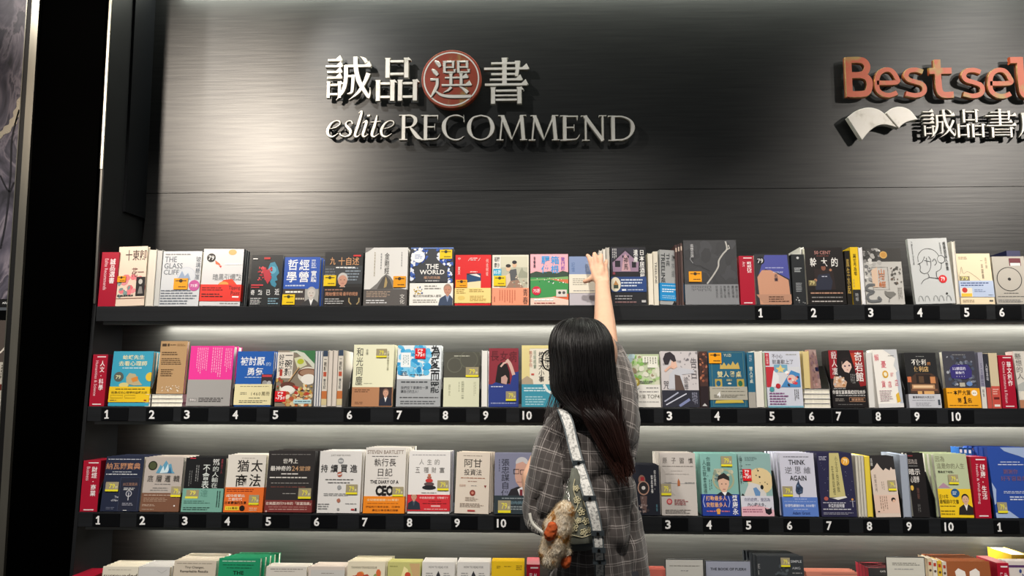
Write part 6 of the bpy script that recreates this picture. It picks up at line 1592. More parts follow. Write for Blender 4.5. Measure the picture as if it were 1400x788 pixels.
book(3, 1123.5, 1172.5, 620.5, '2b2a4a', [
    ('P', [(0.36, 0.0), (0.63, 0.0), (0.72, 0.7), (0.26, 0.7)], 'c9bf82'), ('V', '小王子告訴我', 0.5, 0.05, 0.58, 0.62, '4a4630', 0.2), ('V', '在童話裡', 0.38, 0.2, 0.45, 0.66, '5a5638', 0.2), ('C', 0.8, 0.13, 0.12, 'e8a83c'), ('T', '79', 0.74, 0.09, 0.86, 0.17, 'fff0c8', 0.4), ('X', 0.03, 0.1, 0.3, 0.68, 10, 0.008, ['c9c9d8'], 4), ('X', 0.75, 0.3, 0.97, 0.68, 8, 0.008, ['c9c9d8'], 5), ('B', 0.05, 0.05, 0.3, 0.12, 3, 'b8b8cc'), ('C', 0.16, 0.72, 0.06, 'b05a50', 0.9), ('P', [(0.26, 0.7), (0.34, 0.71), (0.72, 0.68), (0.76, 0.7), (0.5, 0.74)], 'e6e4e0'), ('C', 0.9, 0.73, 0.03, 'd89a50'), ('R', 0.89, 0.75, 0.91, 0.85, 'b8b8c4'), ('L', [(0.82, 0.76), (0.98, 0.76)], 0.01, 'b8b8c4'),
     ('B', 0.06, 0.77, 0.7, 0.8, 1, 'b9b9c8'), ('T', '未曾的說明書', 0.2, 0.8, 0.66, 0.86, 'e0e0ea', 0.6), ('B', 0.05, 0.87, 0.84, 0.9, 1, 'dcdce6'), ('B', 0.05, 0.93, 0.92, 0.97, 2, 'a0a0b4')],
    'midnight blue book with a pale yellow light beam, above plate 7 of the third shelf', n=4, T=0.02, short='midnight blue book with light beam')
for k, (a, b, lb) in enumerate(((1174, 1178, 'first of three pale page edges right of the midnight blue book'), (1178.3, 1182, 'second of three pale page edges right of the midnight blue book'), (1182.3, 1186, 'third of three pale page edges, beside the yellow one'))):
    side_book(3, a, b, 623.5, 'cfcbc0', lb, fore=True)
side_book(3, 1186.5, 1194, 624, 'e6cf48', 'yellow book edge beside the torn paper cover, third shelf', fore=True)
book(3, 1197.5, 1232, 625, '2c2a2b', [
    ('P', [(0.0, 0.24), (0.14, 0.2), (0.3, 0.11), (0.4, 0.18), (0.52, 0.24), (0.62, 0.2), (0.78, 0.24), (0.84, 0.18), (0.9, 0.22), (1, 0.22), (1, 1), (0, 1)], 'd9c8bb'), ('V', '逃離', 0.03, 0.03, 0.12, 0.16, 'ccc', 0.3), ('V', '真實世界', 0.1, 0.3, 0.2, 0.6, '8a7c74', 0.2), ('R', 0.0, 0.64, 1, 0.94, 'dfc2b2'), ('C', 0.78, 0.72, 0.09, '2a2422'), ('C', 0.8, 0.74, 0.06, 'dcb49c'), ('B', 0.22, 0.66, 0.55, 0.9, 4, '9a8070', True), ('B', 0.36, 0.42, 0.5, 0.6, 2, 'a89a90', True), ('R', 0.1, 0.9, 0.18, 0.92, '333')],
    'black book with a torn cream paper shape, above plate 8 of the third shelf', n=3, T=0.014, stk=[('79', 0.62, 0.4, 0.32, 0.17)], short='black torn-paper book', roll=-1)
bookend(3, 1234, 'black bookend right of the torn-paper book')
side_book(3, 1235.5, 1246.5, 622, '9fa8b8', 'blue-grey book edge left of the narrow black book, third shelf', fore=True)
book(3, 1249, 1272, 620, '1d1a1b', [
    ('T', '因為這', 0.04, 0.1, 0.6, 0.18, 'a8a09c', 0.3), ('B', 0.06, 0.2, 0.6, 0.22, 1, '999'), ('T', '暗示', 0.02, 0.25, 0.7, 0.35, 'd8d4d0', 0.5), ('T', '心理學', 0.06, 0.37, 0.6, 0.47, 'd8d4d0', 0.5), ('C', 0.1, 0.55, 0.1, 'd8b04c', 1.6), ('V', '潛能', 0.36, 0.55, 0.52, 0.72, '6a4a44', 0.3), ('B', 0.3, 0.8, 0.5, 0.96, 2, '666', True), ('R', 0.05, 0.04, 0.35, 0.06, '7a3034')],
    'narrow black book with white and grey characters, above plate 9 of the third shelf', T=0.02, yaw=0, n=1, short='narrow black book', spine='141213', bind='r')
bookend(3, 1280, 'black bookend left of the sage and yellow book')
book(3, 1286, 1332, 621.5, 'b9c4a0', [
    ('T', '因為', 0.04, 0.04, 0.32, 0.13, '7a7a64', 0.2), ('T', '這是你的人生', 0.06, 0.15, 0.9, 0.24, '7a7a64', 0.2), ('T', '勇敢走下坡路。', 0.08, 0.27, 0.56, 0.31, '2c2c26', 0.6), ('P', [(0.02, 0.54), (0.2, 0.46), (0.4, 0.54)], 'b08aa0'), ('R', 0, 0.555, 1, 1, 'efc820'), ('T', '近10年', 0.02, 0.64, 0.3, 0.71, '4a3c08', 0.8), ('T', '最暢銷中文書', 0.02, 0.72, 0.6, 0.79, '4a3c08', 0.8), ('B', 0.02, 0.81, 0.5, 0.84, 1, '6a5810'), ('B', 0.02, 0.88, 0.5, 0.97, 2, '8a7412'),
     ('C', 0.52, 0.62, 0.13, '2a5a8c'), ('B', 0.44, 0.59, 0.6, 0.65, 2, 'dce6f0'), ('MAN', 0.8, 0.78, 0.2, '2a2422', 'd8ac90', '26201e', 'e6e2dc')],
    'sage green over yellow book with a dark-haired young man, third shelf', n=4, T=0.02, stk=[('79', 0.36, 0.33, 0.3, 0.15)], short='sage green over yellow book', bind='r', copyx=-0.004)
divider(3, 1334, 1356, 625, '健康·生活', 'Health & Well-Being', 'red category block near the right end of the third shelf', D=0.065)
for k in range(5):
    side_book(3, 1318 + k * 6.2, 1323.6 + k * 6.2, 612 + 0.5 * k, ['2f6ab8', '3470bc', '2a62b0', 'd8a890', 'cfa088'][k], ['first of three blue spines behind the Health block', 'second of three blue spines behind the Health block', 'third of three blue spines behind the Health block', 'left of two salmon spines behind the Health block', 'right of two salmon spines behind the Health block'][k],
              [('R', 0.2, 0.03, 0.8, 0.08, 'e8e8ee')], dy=0.085, D=0.05, base=699)
bookend(3, 1358.5, 'black bookend left of the big cobalt book')
book(3, 1362, 1424, 613, '2c4fa6', [
    ('P', [(0.3, 0), (1, 0), (1, 0.2), (0.7, 0.12), (0.5, 0.08), (0.38, 0.05)], 'a4b8dc'), ('P', [(0, 0.5), (0.08, 0.6), (0.04, 0.8), (0, 0.82)], 'a4b8dc'), ('P', [(0.0, 0.93), (0.3, 0.9), (0.5, 1), (0, 1)], 'a4b8dc'), ('B', 0.26, 0.2, 0.7, 0.22, 1, 'd8def0'), ('B', 0.2, 0.235, 0.85, 0.26, 1, 'd8def0'), ('T', '謝謝你', 0.3, 0.31, 0.62, 0.38, '7a5a7c', 0.4), ('T', '好不容易走', 0.22, 0.41, 0.8, 0.48, '7a5a7c', 0.4), ('B', 0.24, 0.62, 0.9, 0.66, 2, 'c8d0e6'), ('B', 0.36, 0.69, 0.9, 0.76, 2, 'd8def0')],
    'cobalt book with pale blue ragged corners, at the right edge of the third shelf', n=4, T=0.02, stk=[('79', 0.04, 0.78, 0.22, 0.15)], short='cobalt book with ragged corners', copyx=-0.004)

# ------------------------------------------------------------ lowest shelf in view: only the tops show
divider(4, 100, 130, 785, '外文', 'English Books', 'red category block at the bottom left corner of the bookcase', tops=True)
book(4, 141, 190, 775, 'e2dccb', [('B', 0.15, 0.045, 0.8, 0.06, 1, 'a8a294'), ('T', 'surrounded', 0.04, 0.11, 0.98, 0.17, '332f2a', 0.2)], 'cream book with the lowercase word surrounded, bottom left', tops=True, n=4, T=0.02, short='cream book lettered surrounded')
book(4, 190, 233, 775, 'c9c8c6', [('L', [(0.6, 0.06), (0.75, 0.1), (0.9, 0.05)], 0.01, '999')], 'silver-white wrapped book between the cream surrounded book and the beige one', tops=True, n=4, T=0.02, short='silver-white wrapped book')
book(4, 238, 296, 767, 'cdc3b2', [('B', 0.06, 0.035, 0.9, 0.05, 1, '7a7266'), ('T', 'Tiny Changes,', 0.26, 0.08, 0.72, 0.12, '3a352e', 0.3), ('T', 'Remarkable Results', 0.16, 0.135, 0.82, 0.17, '3a352e', 0.5)], 'beige book reading Tiny Changes, Remarkable Results on the lowest shelf', tops=True, n=4, T=0.024, short='beige Tiny Changes book')
book(4, 299, 356, 764, '1f9266', [('B', 0.08, 0.03, 0.88, 0.05, 1, 'cfe8d8'), ('B', 0.1, 0.08, 0.84, 0.1, 1, '0f5a3c'), ('B', 0.2, 0.12, 0.8, 0.14, 1, '0f5a3c'), ('T', 'THE', 0.36, 0.17, 0.62, 0.22, '10301f', 0.9)], 'emerald green book with the word THE at the bottom of the picture', tops=True, n=4, T=0.02, short='emerald green book', copyx=0.008, copyz=0.002)
book(4, 364, 420, 775, 'd9d5cd', [('B', 0.1, 0.03, 0.9, 0.05, 1, '77726a'), ('B', 0.2, 0.065, 0.7, 0.08, 1, '88837a')], 'off-white book right of the emerald green one, lowest shelf', tops=True, n=2, T=0.02, short='off-white book beside the emerald one')
book(4, 422, 472, 775, 'd6cbc2', [('R', 0.06, 0.05, 1, 0.3, 'c9c8c4'), ('B', 0.35, 0.09, 0.7, 0.11, 1, '88837a')], 'pinkish white book left of the cream TAIWAN book, lowest shelf', tops=True, n=3, T=0.018, short='pinkish white book', copyx=0.004)
book(4, 475, 527, 768, 'e4dcc4', [('T', 'TAIWAN TRAVELOGUE', 0.1, 0.07, 0.78, 0.1, '6a6452', 0.2), ('X', 0.15, 0.16, 0.85, 0.3, 20, 0.09, ['d86a3c', 'e09a4c', 'b84a34', '8a9a5a'], 2)], 'cream book headed TAIWAN TRAVELOGUE on the lowest shelf', tops=True, n=4, T=0.018, short='cream TAIWAN TRAVELOGUE book', copyx=0.003)
book(4, 530, 575, 769, 'c4c27c', [('P', [(0.36, 0.3), (0.5, 0.06), (0.62, 0.1), (0.7, 0.3)], 'efe4a8'), ('C', 0.62, 0.18, 0.09, 'c84a34'), ('P', [(0.66, 0.02), (0.98, 0.02), (0.98, 0.3), (0.85, 0.3)], 'c9a878'), ('B', 0.06, 0.05, 0.3, 0.07, 1, '8a8a50')], 'olive-green book with a cream bottle shape, lowest shelf', tops=True, n=2, T=0.018, short='olive-green book')
for a, b, lb in ((577, 622, 'white pen nib book, the left one of a pair on the lowest shelf'), (625, 670, 'white pen nib book, the right one of a pair on the lowest shelf')):
    book(4, a, b, 769, 'd8d6d2', [('T', 'HOW TO READ FOR', 0.2, 0.055, 0.8, 0.085, '777', 0.3), ('P', [(0.44, 0.26), (0.44, 0.18), (0.5, 0.12), (0.56, 0.18), (0.56, 0.26)], '33353a'), ('B', 0.12, 0.14, 0.34, 0.2, 2, '999'), ('B', 0.66, 0.14, 0.88, 0.2, 2, '999')], lb, tops=True, n=3, T=0.018, short=' '.join(lb.split()[:2]) + (' of the left pen nib stack' if a < 600 else ' of the right pen nib stack'))
book(4, 672, 717, 768, 'e2bb1c', [('B', 0.15, 0.06, 0.3, 0.1, 2, '8a7214'), ('B', 0.38, 0.06, 0.6, 0.08, 1, '8a7214'), ('B', 0.75, 0.05, 0.95, 0.12, 3, '8a7214')], 'plain golden yellow book left of the bottom red block', tops=True, n=2, T=0.018, short='golden yellow book')
divider(4, 720, 738, 770, '外語', 'Bestsellers', 'bright red category block under the plush charm', tops=True)
book(4, 888, 911, 779, 'c4665a', [], 'salmon red book just right of the shirt hem, lowest shelf', tops=True, n=2, T=0.018, short='salmon red book')
book(4, 1036, 1099, 761, '34383c', [('V', 'EIR', 0.0, 0.1, 0.06, 0.3, '999', 0.4), ('T', 'SIMPLE', 0.72, 0.05, 0.96, 0.08, 'b8bcc0', 0.6), ('X', 0.36, 0.1, 0.66, 0.3, 20, 0.05, ['4a5258', '2a2e32', '5a6468'], 3), ('T', 'AMG', 0.74, 0.13, 0.92, 0.16, 'a8acb0', 0.3), ('B', 0.74, 0.19, 0.95, 0.22, 1, '888')],
     'dark slate book with a gold 79 sticker, tallest on the lowest shelf right', tops=True, n=4, T=0.02, stk=[('79', 0.5, 0.02, 0.2, 0.11)], short='dark slate book', copyx=-0.005)
book(4, 1102, 1172, 782, 'c9806c', [('R', 0.3, 0.03, 1, 0.04, 'a86a5a')], 'wide salmon book right of the dark slate stack', tops=True, n=2, T=0.018, short='wide salmon book')
book(4, 1187, 1227, 777, '2c2a2c', [('T', 'CATS OF JAPAN', 0.4, 0.04, 0.95, 0.07, 'ddd', 0.5)], 'black book with small white title beside the white card, lowest shelf', tops=True, dy=0.042, n=3, T=0.024, short='black book with white title', spine='8a2430', pages='b83c44')
for k in range(4):
    side_book(4, 1264 + k * 6.5, 1270 + k * 6.5, 762 + k * 1.5, ['e0cfae', 'eae2d4', 'e8c040', 'dcd2c4'][k], ['cream spine with orange mark, first of four left of the brown book', 'white spine, second of four left of the brown book', 'yellow spine, third of four left of the brown book', 'grey-cream spine, fourth of four left of the brown book'][k], [('R', 0.2, 0.04, 0.8, 0.08, 'b8402c'), ('C', 0.5, 0.14, 0.3, '5a4a40')], tops=True, D=0.06)
book(4, 1291, 1354, 768, '9c5a34', [('P', [(0.26, 0.3), (0.22, 0.13), (0.3, 0.09), (0.44, 0.13), (0.48, 0.3)], 'efe8e2'), ('P', [(0.52, 0.3), (0.54, 0.13), (0.68, 0.09), (0.76, 0.13), (0.74, 0.3)], 'efe8e2')], 'rust brown book with two white rounded shapes, bottom right', tops=True, n=4, T=0.022, short='rust brown book', copyx=-0.003, copyz=0.002)
divider(4, 1358, 1374, 768, '休閒', 'Leisure', 'narrow red category block at the bottom right, beside the rust brown book', tops=True)
book(4, 1376, 1420, 768, 'dcd4cf', [('R', 0, 0.05, 1, 0.08, '5a3a6a'), ('X', 0.05, 0.1, 0.95, 0.3, 20, 0.07, ['3a4a8a', '8a6a9a', 'c8c0d0'], 3)], 'pale book with violet stripe at the bottom right corner', tops=True, n=1, T=0.02, short='pale violet striped book')
side_book(4, 1378, 1402, 757, 'e8c234', 'yellow patterned book standing behind the violet striped one', [('X', 0.05, 0.02, 0.95, 0.1, 10, 0.12, ['c84a34', 'fff', '3a6a9a'], 3)], tops=True, dy=0.085)


def card(px0, px1, py, col, lines, label):
    """small acrylic card stand on the lowest shelf"""
    yf = ROWY[4] + 0.003
    a, b = at(px0, py, yf), at(px1, py, yf)
    W, H = b.x - a.x, a.z - SHZ[4]
    r = empty('card_stand', ((a.x + b.x) / 2, yf, SHZ[4] + 0.001), (-math.radians(SLOPE[4]), 0, 0))
    tag(r, label, 'card')
    mb = MB()
    mb.box(-W / 2, W / 2, 0, 0.002, 0, H, M(col, 0.4))
    mb.box(-W / 2, W / 2, 0.0, 0.03, 0.0, 0.0012, M('999', 0.2))
    mb.build('card', r)
    mb = MB()
    for x0, x1, z0, z1 in ((-W / 2 - 0.0015, -W / 2, 0, H), (W / 2, W / 2 + 0.0015, 0, H), (-W / 2 - 0.0015, W / 2 + 0.0015, H, H + 0.0015)):
        mb.box(x0, x1, -0.0008, 0.003, z0, z1, M('26282a', 0.3))
    mb.build('frame', r)
    s = Sheet(W, H)
    s.run(lines)
    s.mb.build('card_print', r)


card(911, 962, 767, 'd6d5cf', [('B', 0.1, 0.07, 0.9, 0.09, 1, '88867e'), ('B', 0.4, 0.13, 0.6, 0.15, 1, '999')], 'white acrylic card stand right of the shirt on the lowest shelf')
card(966, 1027, 769, '9a9fb0', [('T', 'THE BOOK OF PUERH', 0.1, 0.085, 0.9, 0.12, '22242c', 0.8)], 'blue-grey card reading THE BOOK OF PUERH on the lowest shelf')
card(1214, 1266, 764, 'd9d7cc', [('B', 0.15, 0.06, 0.9, 0.1, 2, '88867e'), ('B', 0.2, 0.13, 0.7, 0.15, 1, '999')], 'off-white card stand in front of the black white-titled book')

# ------------------------------------------------------------ number plates
NUMW = ['', 'one', 'two', 'three', 'four', 'five', 'six', 'seven', 'eight', 'nine', 'ten']
for r, words, lst in ((1, 'top', ((1032, 1), (1104, 2), (1182, 3), (1249, 4), (1313, 5), (1361, 6))),
                      (2, 'second', ((139, 1), (200, 2), (248, 3), (314, 4), (369, 5), (470, 6), (538, 7), (601, 8), (656, 9), (710, 10))),
                      (3, 'third', ((127, 1), (187, 2), (245, 3), (303, 4), (359, 5), (425, 6), (491, 7), (552, 8), (617, 9), (675, 10)))):
    for px, nn in lst:
        plate(r, px, str(nn), 'black number plate %s on the %s shelf%s' % (NUMW[nn], words, '' if r == 1 else ', left of the person'))
for r, words, lst in ((2, 'second', ((858, 2), (907, 3), (972, 4), (1047, 5), (1101, 6), (1138, 7), (1192, 8), (1245, 9), (1296, 10))),
                      (3, 'third', ((905, 3), (961, 4), (1015, 5), (1071, 6), (1125, 7), (1180, 8), (1234, 9), (1286, 10)))):
    for px, nn in lst:
        plate(r, px, str(nn), 'black number plate %s on the %s shelf, right of the person' % (NUMW[nn], words))
plate(3, 1358, '1', 'black number plate one at the far right of the third shelf')


# ------------------------------------------------------------ the person reaching up
skin_m = M('e3b396', 0.45, noise_amt=0.05, noise_scale=40)
skin_m.node_tree.nodes['Principled BSDF'].inputs['Subsurface Weight'].default_value = 0.12
skin_m.node_tree.nodes['Principled BSDF'].inputs['Subsurface Radius'].default_value = (0.01, 0.004, 0.002)


def caps(bm, p, q, r0, r1, n=14, sq=1.0, side=None):
    """tapered capsule with round ends; sq flattens along side"""
    p, q = Vector(p), Vector(q)
    t = (q - p)
    ln = t.length or 1e-6
    t.normalize()
    a = (Vector(side) - t * t.dot(Vector(side))).normalized() if side is not None else t.cross(Vector((0.3, 0.2, 0.9))).normalized()
    b = t.cross(a)
    rows = []
    for i in range(5):
        ph = -math.pi / 2 + math.pi / 2 * i / 4
        rows.append((p + t * math.sin(ph) * r0, r0 * math.cos(ph)))
    for i in range(5):
        ph = math.pi / 2 * i / 4
        rows.append((q + t * math.sin(ph) * r1, r1 * math.cos(ph)))
    vs = []
    for c_, r in rows:
        r = max(r, 1e-4)
        vs.append([bm.verts.new(c_ + (a * math.cos(2 * math.pi * k / n) * sq + b * math.sin(2 * math.pi * k / n)) * r) for k in range(n)])
    for i in range(len(vs) - 1):
        for k in range(n):
            bm.faces.new((vs[i][k], vs[i][(k + 1) % n], vs[i + 1][(k + 1) % n], vs[i + 1][k]))
    bm.faces.new(vs[0][::-1])
    bm.faces.new(vs[-1])


def chain(bm, pts, rs, **k):
    for i in range(len(pts) - 1):
        caps(bm, pts[i], pts[i + 1], rs[i], rs[i + 1], **k)


def ball(bm, c_, rx, ry, rz, rot=None):
    m = Matrix.Translation(c_) @ (rot.to_matrix().to_4x4() if rot else Matrix()) @ Matrix.Diagonal((rx, ry, rz, 1))
    bmesh.ops.create_uvsphere(bm, u_segments=24, v_segments=16, radius=1.0, matrix=m)


def remeshed(name, bm, mat, parent, voxel, smooth=3):
    me = bpy.data.meshes.new(name)
    bm.to_mesh(me)
    bm.free()
    o = bpy.data.objects.new(name, me)
    COL.objects.link(o)
    md = o.modifiers.new('r', 'REMESH')
    md.mode = 'VOXEL'
    md.voxel_size = voxel
    if smooth:
        ms = o.modifiers.new('s', 'SMOOTH')
        ms.factor = 0.5
        ms.iterations = smooth
    dg = bpy.context.evaluated_depsgraph_get()
    m2 = bpy.data.meshes.new_from_object(o.evaluated_get(dg))
    o.modifiers.clear()
    o.data = m2
    bpy.data.meshes.remove(me)
    m2.materials.clear()
    m2.materials.append(mat)
    m2.polygons.foreach_set('use_smooth', [True] * len(m2.polygons))
    o.parent = parent
    return o


YB = -0.47
foot = at(815, 600, YB)
person = empty('person', (foot.x, YB, 0.0))
tag(person, 'person with long dark hair in grey plaid shirt, reaching up to the top shelf', 'person')
PO = Vector((foot.x, YB, 0.0))


def pp(px, py, Y):
    return at(px, py, Y) - PO


bm = bmesh.new()
hip = pp(818, 760, YB)
pel = Vector((hip.x, 0, 0.90))
chest = pp(812, 610, YB - 0.0)
neck0 = pp(800, 560, YB)
head = pp(797, 497, YB + 0.02)
shR = pp(843, 545, YB + 0.06)
shL = pp(777, 596, YB - 0.02)
chain(bm, [pel, (pel + chest) / 2 + Vector((0, 0, -0.02)), chest, pp(806, 585, YB)], [0.115, 0.09, 0.098, 0.075], side=(1, 0, 0), sq=1.05)
chain(bm, [chest + Vector((0, 0, 0.03)), shR], [0.065, 0.046])
chain(bm, [chest + Vector((0, 0, 0.03)), shL], [0.065, 0.044])
chain(bm, [neck0 - Vector((0, 0, 0.03)), neck0, head - Vector((0, 0, 0.05))], [0.06, 0.05, 0.05])
# head turned to the left, looking along the shelf
hr = Euler((0, 0, math.radians(47)))


def hd(x, y, z):      # head space: +y is where the face points
    return head + hr.to_matrix() @ Vector((x, y, z))


ball(bm, hd(0, -0.012, 0.025), 0.074, 0.092, 0.090, hr)
ball(bm, hd(0, 0.025, -0.035), 0.056, 0.060, 0.072, hr)
caps(bm, hd(0, 0.062, -0.085), hd(0, 0.050, -0.090), 0.018, 0.024)
caps(bm, hd(0, 0.085, 0.015), hd(0, 0.104, -0.022), 0.008, 0.012)
for s_ in (-1, 1):
    caps(bm, hd(s_ * 0.012, 0.092, -0.026), hd(s_ * 0.008, 0.090, -0.024), 0.007, 0.007)
    caps(bm, hd(s_ * 0.034, 0.060, -0.025), hd(s_ * 0.045, 0.04, -0.03), 0.022, 0.018)
    ball(bm, hd(s_ * 0.076, -0.005, -0.005), 0.008, 0.018, 0.030, hr)
caps(bm, hd(-0.018, 0.084, -0.052), hd(0.018, 0.084, -0.052), 0.007, 0.007)
caps(bm, hd(-0.014, 0.082, -0.062), hd(0.014, 0.082, -0.062), 0.007, 0.007)
# raised right arm
elR = pp(829, 476, -0.28)
wrR = pp(823.5, 391, -0.095)
chain(bm, [shR, elR], [0.044, 0.034])
mid = elR.lerp(wrR, 0.35)
chain(bm, [elR, mid, wrR.lerp(elR, 0.12), wrR], [0.034, 0.0315, 0.0235, 0.0225], side=(1, 0, 0), sq=1.08)
# right hand: palm towards the books, fingers up with bent tips over the top edges
ky = -0.045
palm_b = wrR + Vector((0, 0.008, 0.012))
kn = [pp(809.5, 366, ky), pp(815.5, 362.5, ky - 0.004), pp(822, 364, ky - 0.002), pp(827.5, 369, ky + 0.004)]
for i, k in enumerate(kn):
    caps(bm, palm_b + Vector(((i - 1.5) * 0.008, 0, 0)), k, 0.0125, 0.0098)
caps(bm, palm_b.lerp(kn[1], 0.4), palm_b.lerp(kn[2], 0.8), 0.0145, 0.012)
tips = [((806.5, 356.5, ky + 0.004), (804.5, 350.8, ky + 0.012), (803.0, 349.6, ky + 0.026)),
        ((814, 353, ky + 0.002), (813, 347.6, ky + 0.012), (812.5, 347.4, ky + 0.030)),
        ((822, 355, ky + 0.003), (822, 349.5, ky + 0.014), (821.5, 348.8, ky + 0.032)),
        ((828.5, 362, ky + 0.008), (829, 357.5, ky + 0.018), (829, 356.6, ky + 0.030))]
fr = [0.0078, 0.008, 0.0078, 0.007]
for k, tp, r in zip(kn, tips, fr):
    c_ = [k] + [pp(*q) for q in tp]
    chain(bm, c_, [r + 0.001, r, r * 0.95, r * 0.85], n=12)
# thumb leaves the side of the palm and points left
th = [palm_b + Vector((-0.006, 0, 0.004)), pp(811, 379.5, ky - 0.012), pp(805, 383.0, ky - 0.010), pp(799.5, 385, ky - 0.004)]
chain(bm, th, [0.0145, 0.0115, 0.009, 0.008], n=12)
# bent left arm, hand in front of the chest towards the shelf
elL = pp(738, 700, YB + 0.0)
wrL = pp(744, 612, YB + 0.13)
chain(bm, [shL, elL], [0.045, 0.040])
chain(bm, [elL, pp(731, 655, YB + 0.05), wrL], [0.038, 0.037, 0.026])
hL = wrL + Vector((0.05, 0.05, 0.05))
for i in range(4):
    k = hL + Vector((0.008, 0.004, -0.02 + i * 0.018))
    caps(bm, wrL + Vector((0.01, 0.01, 0.005 + i * 0.006)), k, 0.016, 0.0115)
    chain(bm, [k, k + Vector((0.026, 0.008, 0.004)), k + Vector((0.044, -0.006, 0.004)), k + Vector((0.048, -0.02, 0.002))], [0.0092, 0.0088, 0.0082, 0.0072], n=12)
chain(bm, [wrL + Vector((0.005, -0.005, 0.01)), hL + Vector((-0.005, -0.03, 0.02)), hL + Vector((0.02, -0.035, 0.035))], [0.014, 0.011, 0.0088], n=12)
# legs and feet
for s_ in (-1, 1):
    hx = pel + Vector((s_ * 0.075, 0, -0.05))
    kneep = Vector((pel.x + s_ * 0.09, 0.01, 0.47))
    ank = Vector((pel.x + s_ * 0.095, -0.005, 0.085))
    chain(bm, [hx, kneep, (kneep + ank) / 2 + Vector((0, -0.01, 0.06)), ank], [0.082, 0.052, 0.05, 0.034])
    caps(bm, ank + Vector((0, -0.02, -0.045)), ank + Vector((s_ * 0.01, 0.12, -0.055)), 0.03, 0.024)
remeshed('body', bm, skin_m, person, 0.0038, 3)

# face details: eyes, brows, lips and glasses
mb = MB()
white, dark = M('efeae4', 0.2), M('1a1210', 0.2)
for s_ in (-1, 1):
    c_ = hd(s_ * 0.031, 0.0795, 0.004)
    b2 = bmesh.new()
    ball(b2, c_, 0.0115, 0.0085, 0.0065, hr)
    mb.add([v.co[:] for v in b2.verts], [tuple(v.index for v in f.verts) for f in b2.faces] if not b2.verts.index_update() else [], white)
    b2.free()
    b2 = bmesh.new()
    ball(b2, hd(s_ * 0.031, 0.0860, 0.004), 0.0055, 0.003, 0.0055, hr)
    b2.verts.index_update()
    mb.add([v.co[:] for v in b2.verts], [tuple(v.index for v in f.verts) for f in b2.faces], dark)
    b2.free()
mb.build('eyes', person, smooth=True)
mb = MB()
for s_ in (-1, 1):
    tube(mb, [hd(s_ * 0.016, 0.090, 0.024), hd(s_ * 0.031, 0.088, 0.029), hd(s_ * 0.048, 0.074, 0.023)], [0.002, 0.0026, 0.001], dark, 6)
mb.build('eyebrows', person, smooth=True)
mb = MB()
tube(mb, [hd(-0.02, 0.086, -0.056), hd(0, 0.0925, -0.054), hd(0.02, 0.086, -0.056)], [0.001, 0.004, 0.001], M('b8605a', 0.35), 8)
mb.build('lips', person, smooth=True)
mb = MB()
gm = M('1c1a19', 0.2, 0.4)
for s_ in (-1, 1):
    pts = [hd(s_ * 0.036 + 0.029 * math.cos(t), 0.096 - 0.004 * abs(math.cos(t)), 0.008 + 0.027 * math.sin(t)) for t in [2 * math.pi * i / 24 for i in range(25)]]
    tube(mb, pts, 0.0022, gm, 6, False)
    tube(mb, [hd(s_ * 0.066, 0.094, 0.012), hd(s_ * 0.080, 0.07, 0.008), hd(s_ * 0.082, 0.0, 0.006)], 0.0013, gm, 6)
tube(mb, [hd(-0.008, 0.097, 0.01), hd(0, 0.107, 0.014), hd(0.008, 0.097, 0.01)], 0.0013, gm, 6)
gl = mb.build('glasses', person, smooth=True)
mb = MB()
glass_m = bpy.data.materials.new('clear_lens')
glass_m.use_nodes = True
b_ = glass_m.node_tree.nodes['Principled BSDF']
b_.inputs['Transmission Weight'].default_value = 1.0
b_.inputs['Roughness'].default_value = 0.02
b_.inputs['IOR'].default_value = 1.05
for s_ in (-1, 1):
    mb.poly([hd(s_ * 0.036 + 0.029 * math.cos(t), 0.095, 0.008 + 0.026 * math.sin(t)) for t in [2 * math.pi * i / 24 for i in range(24)]], glass_m)
mb.build('lens', gl)


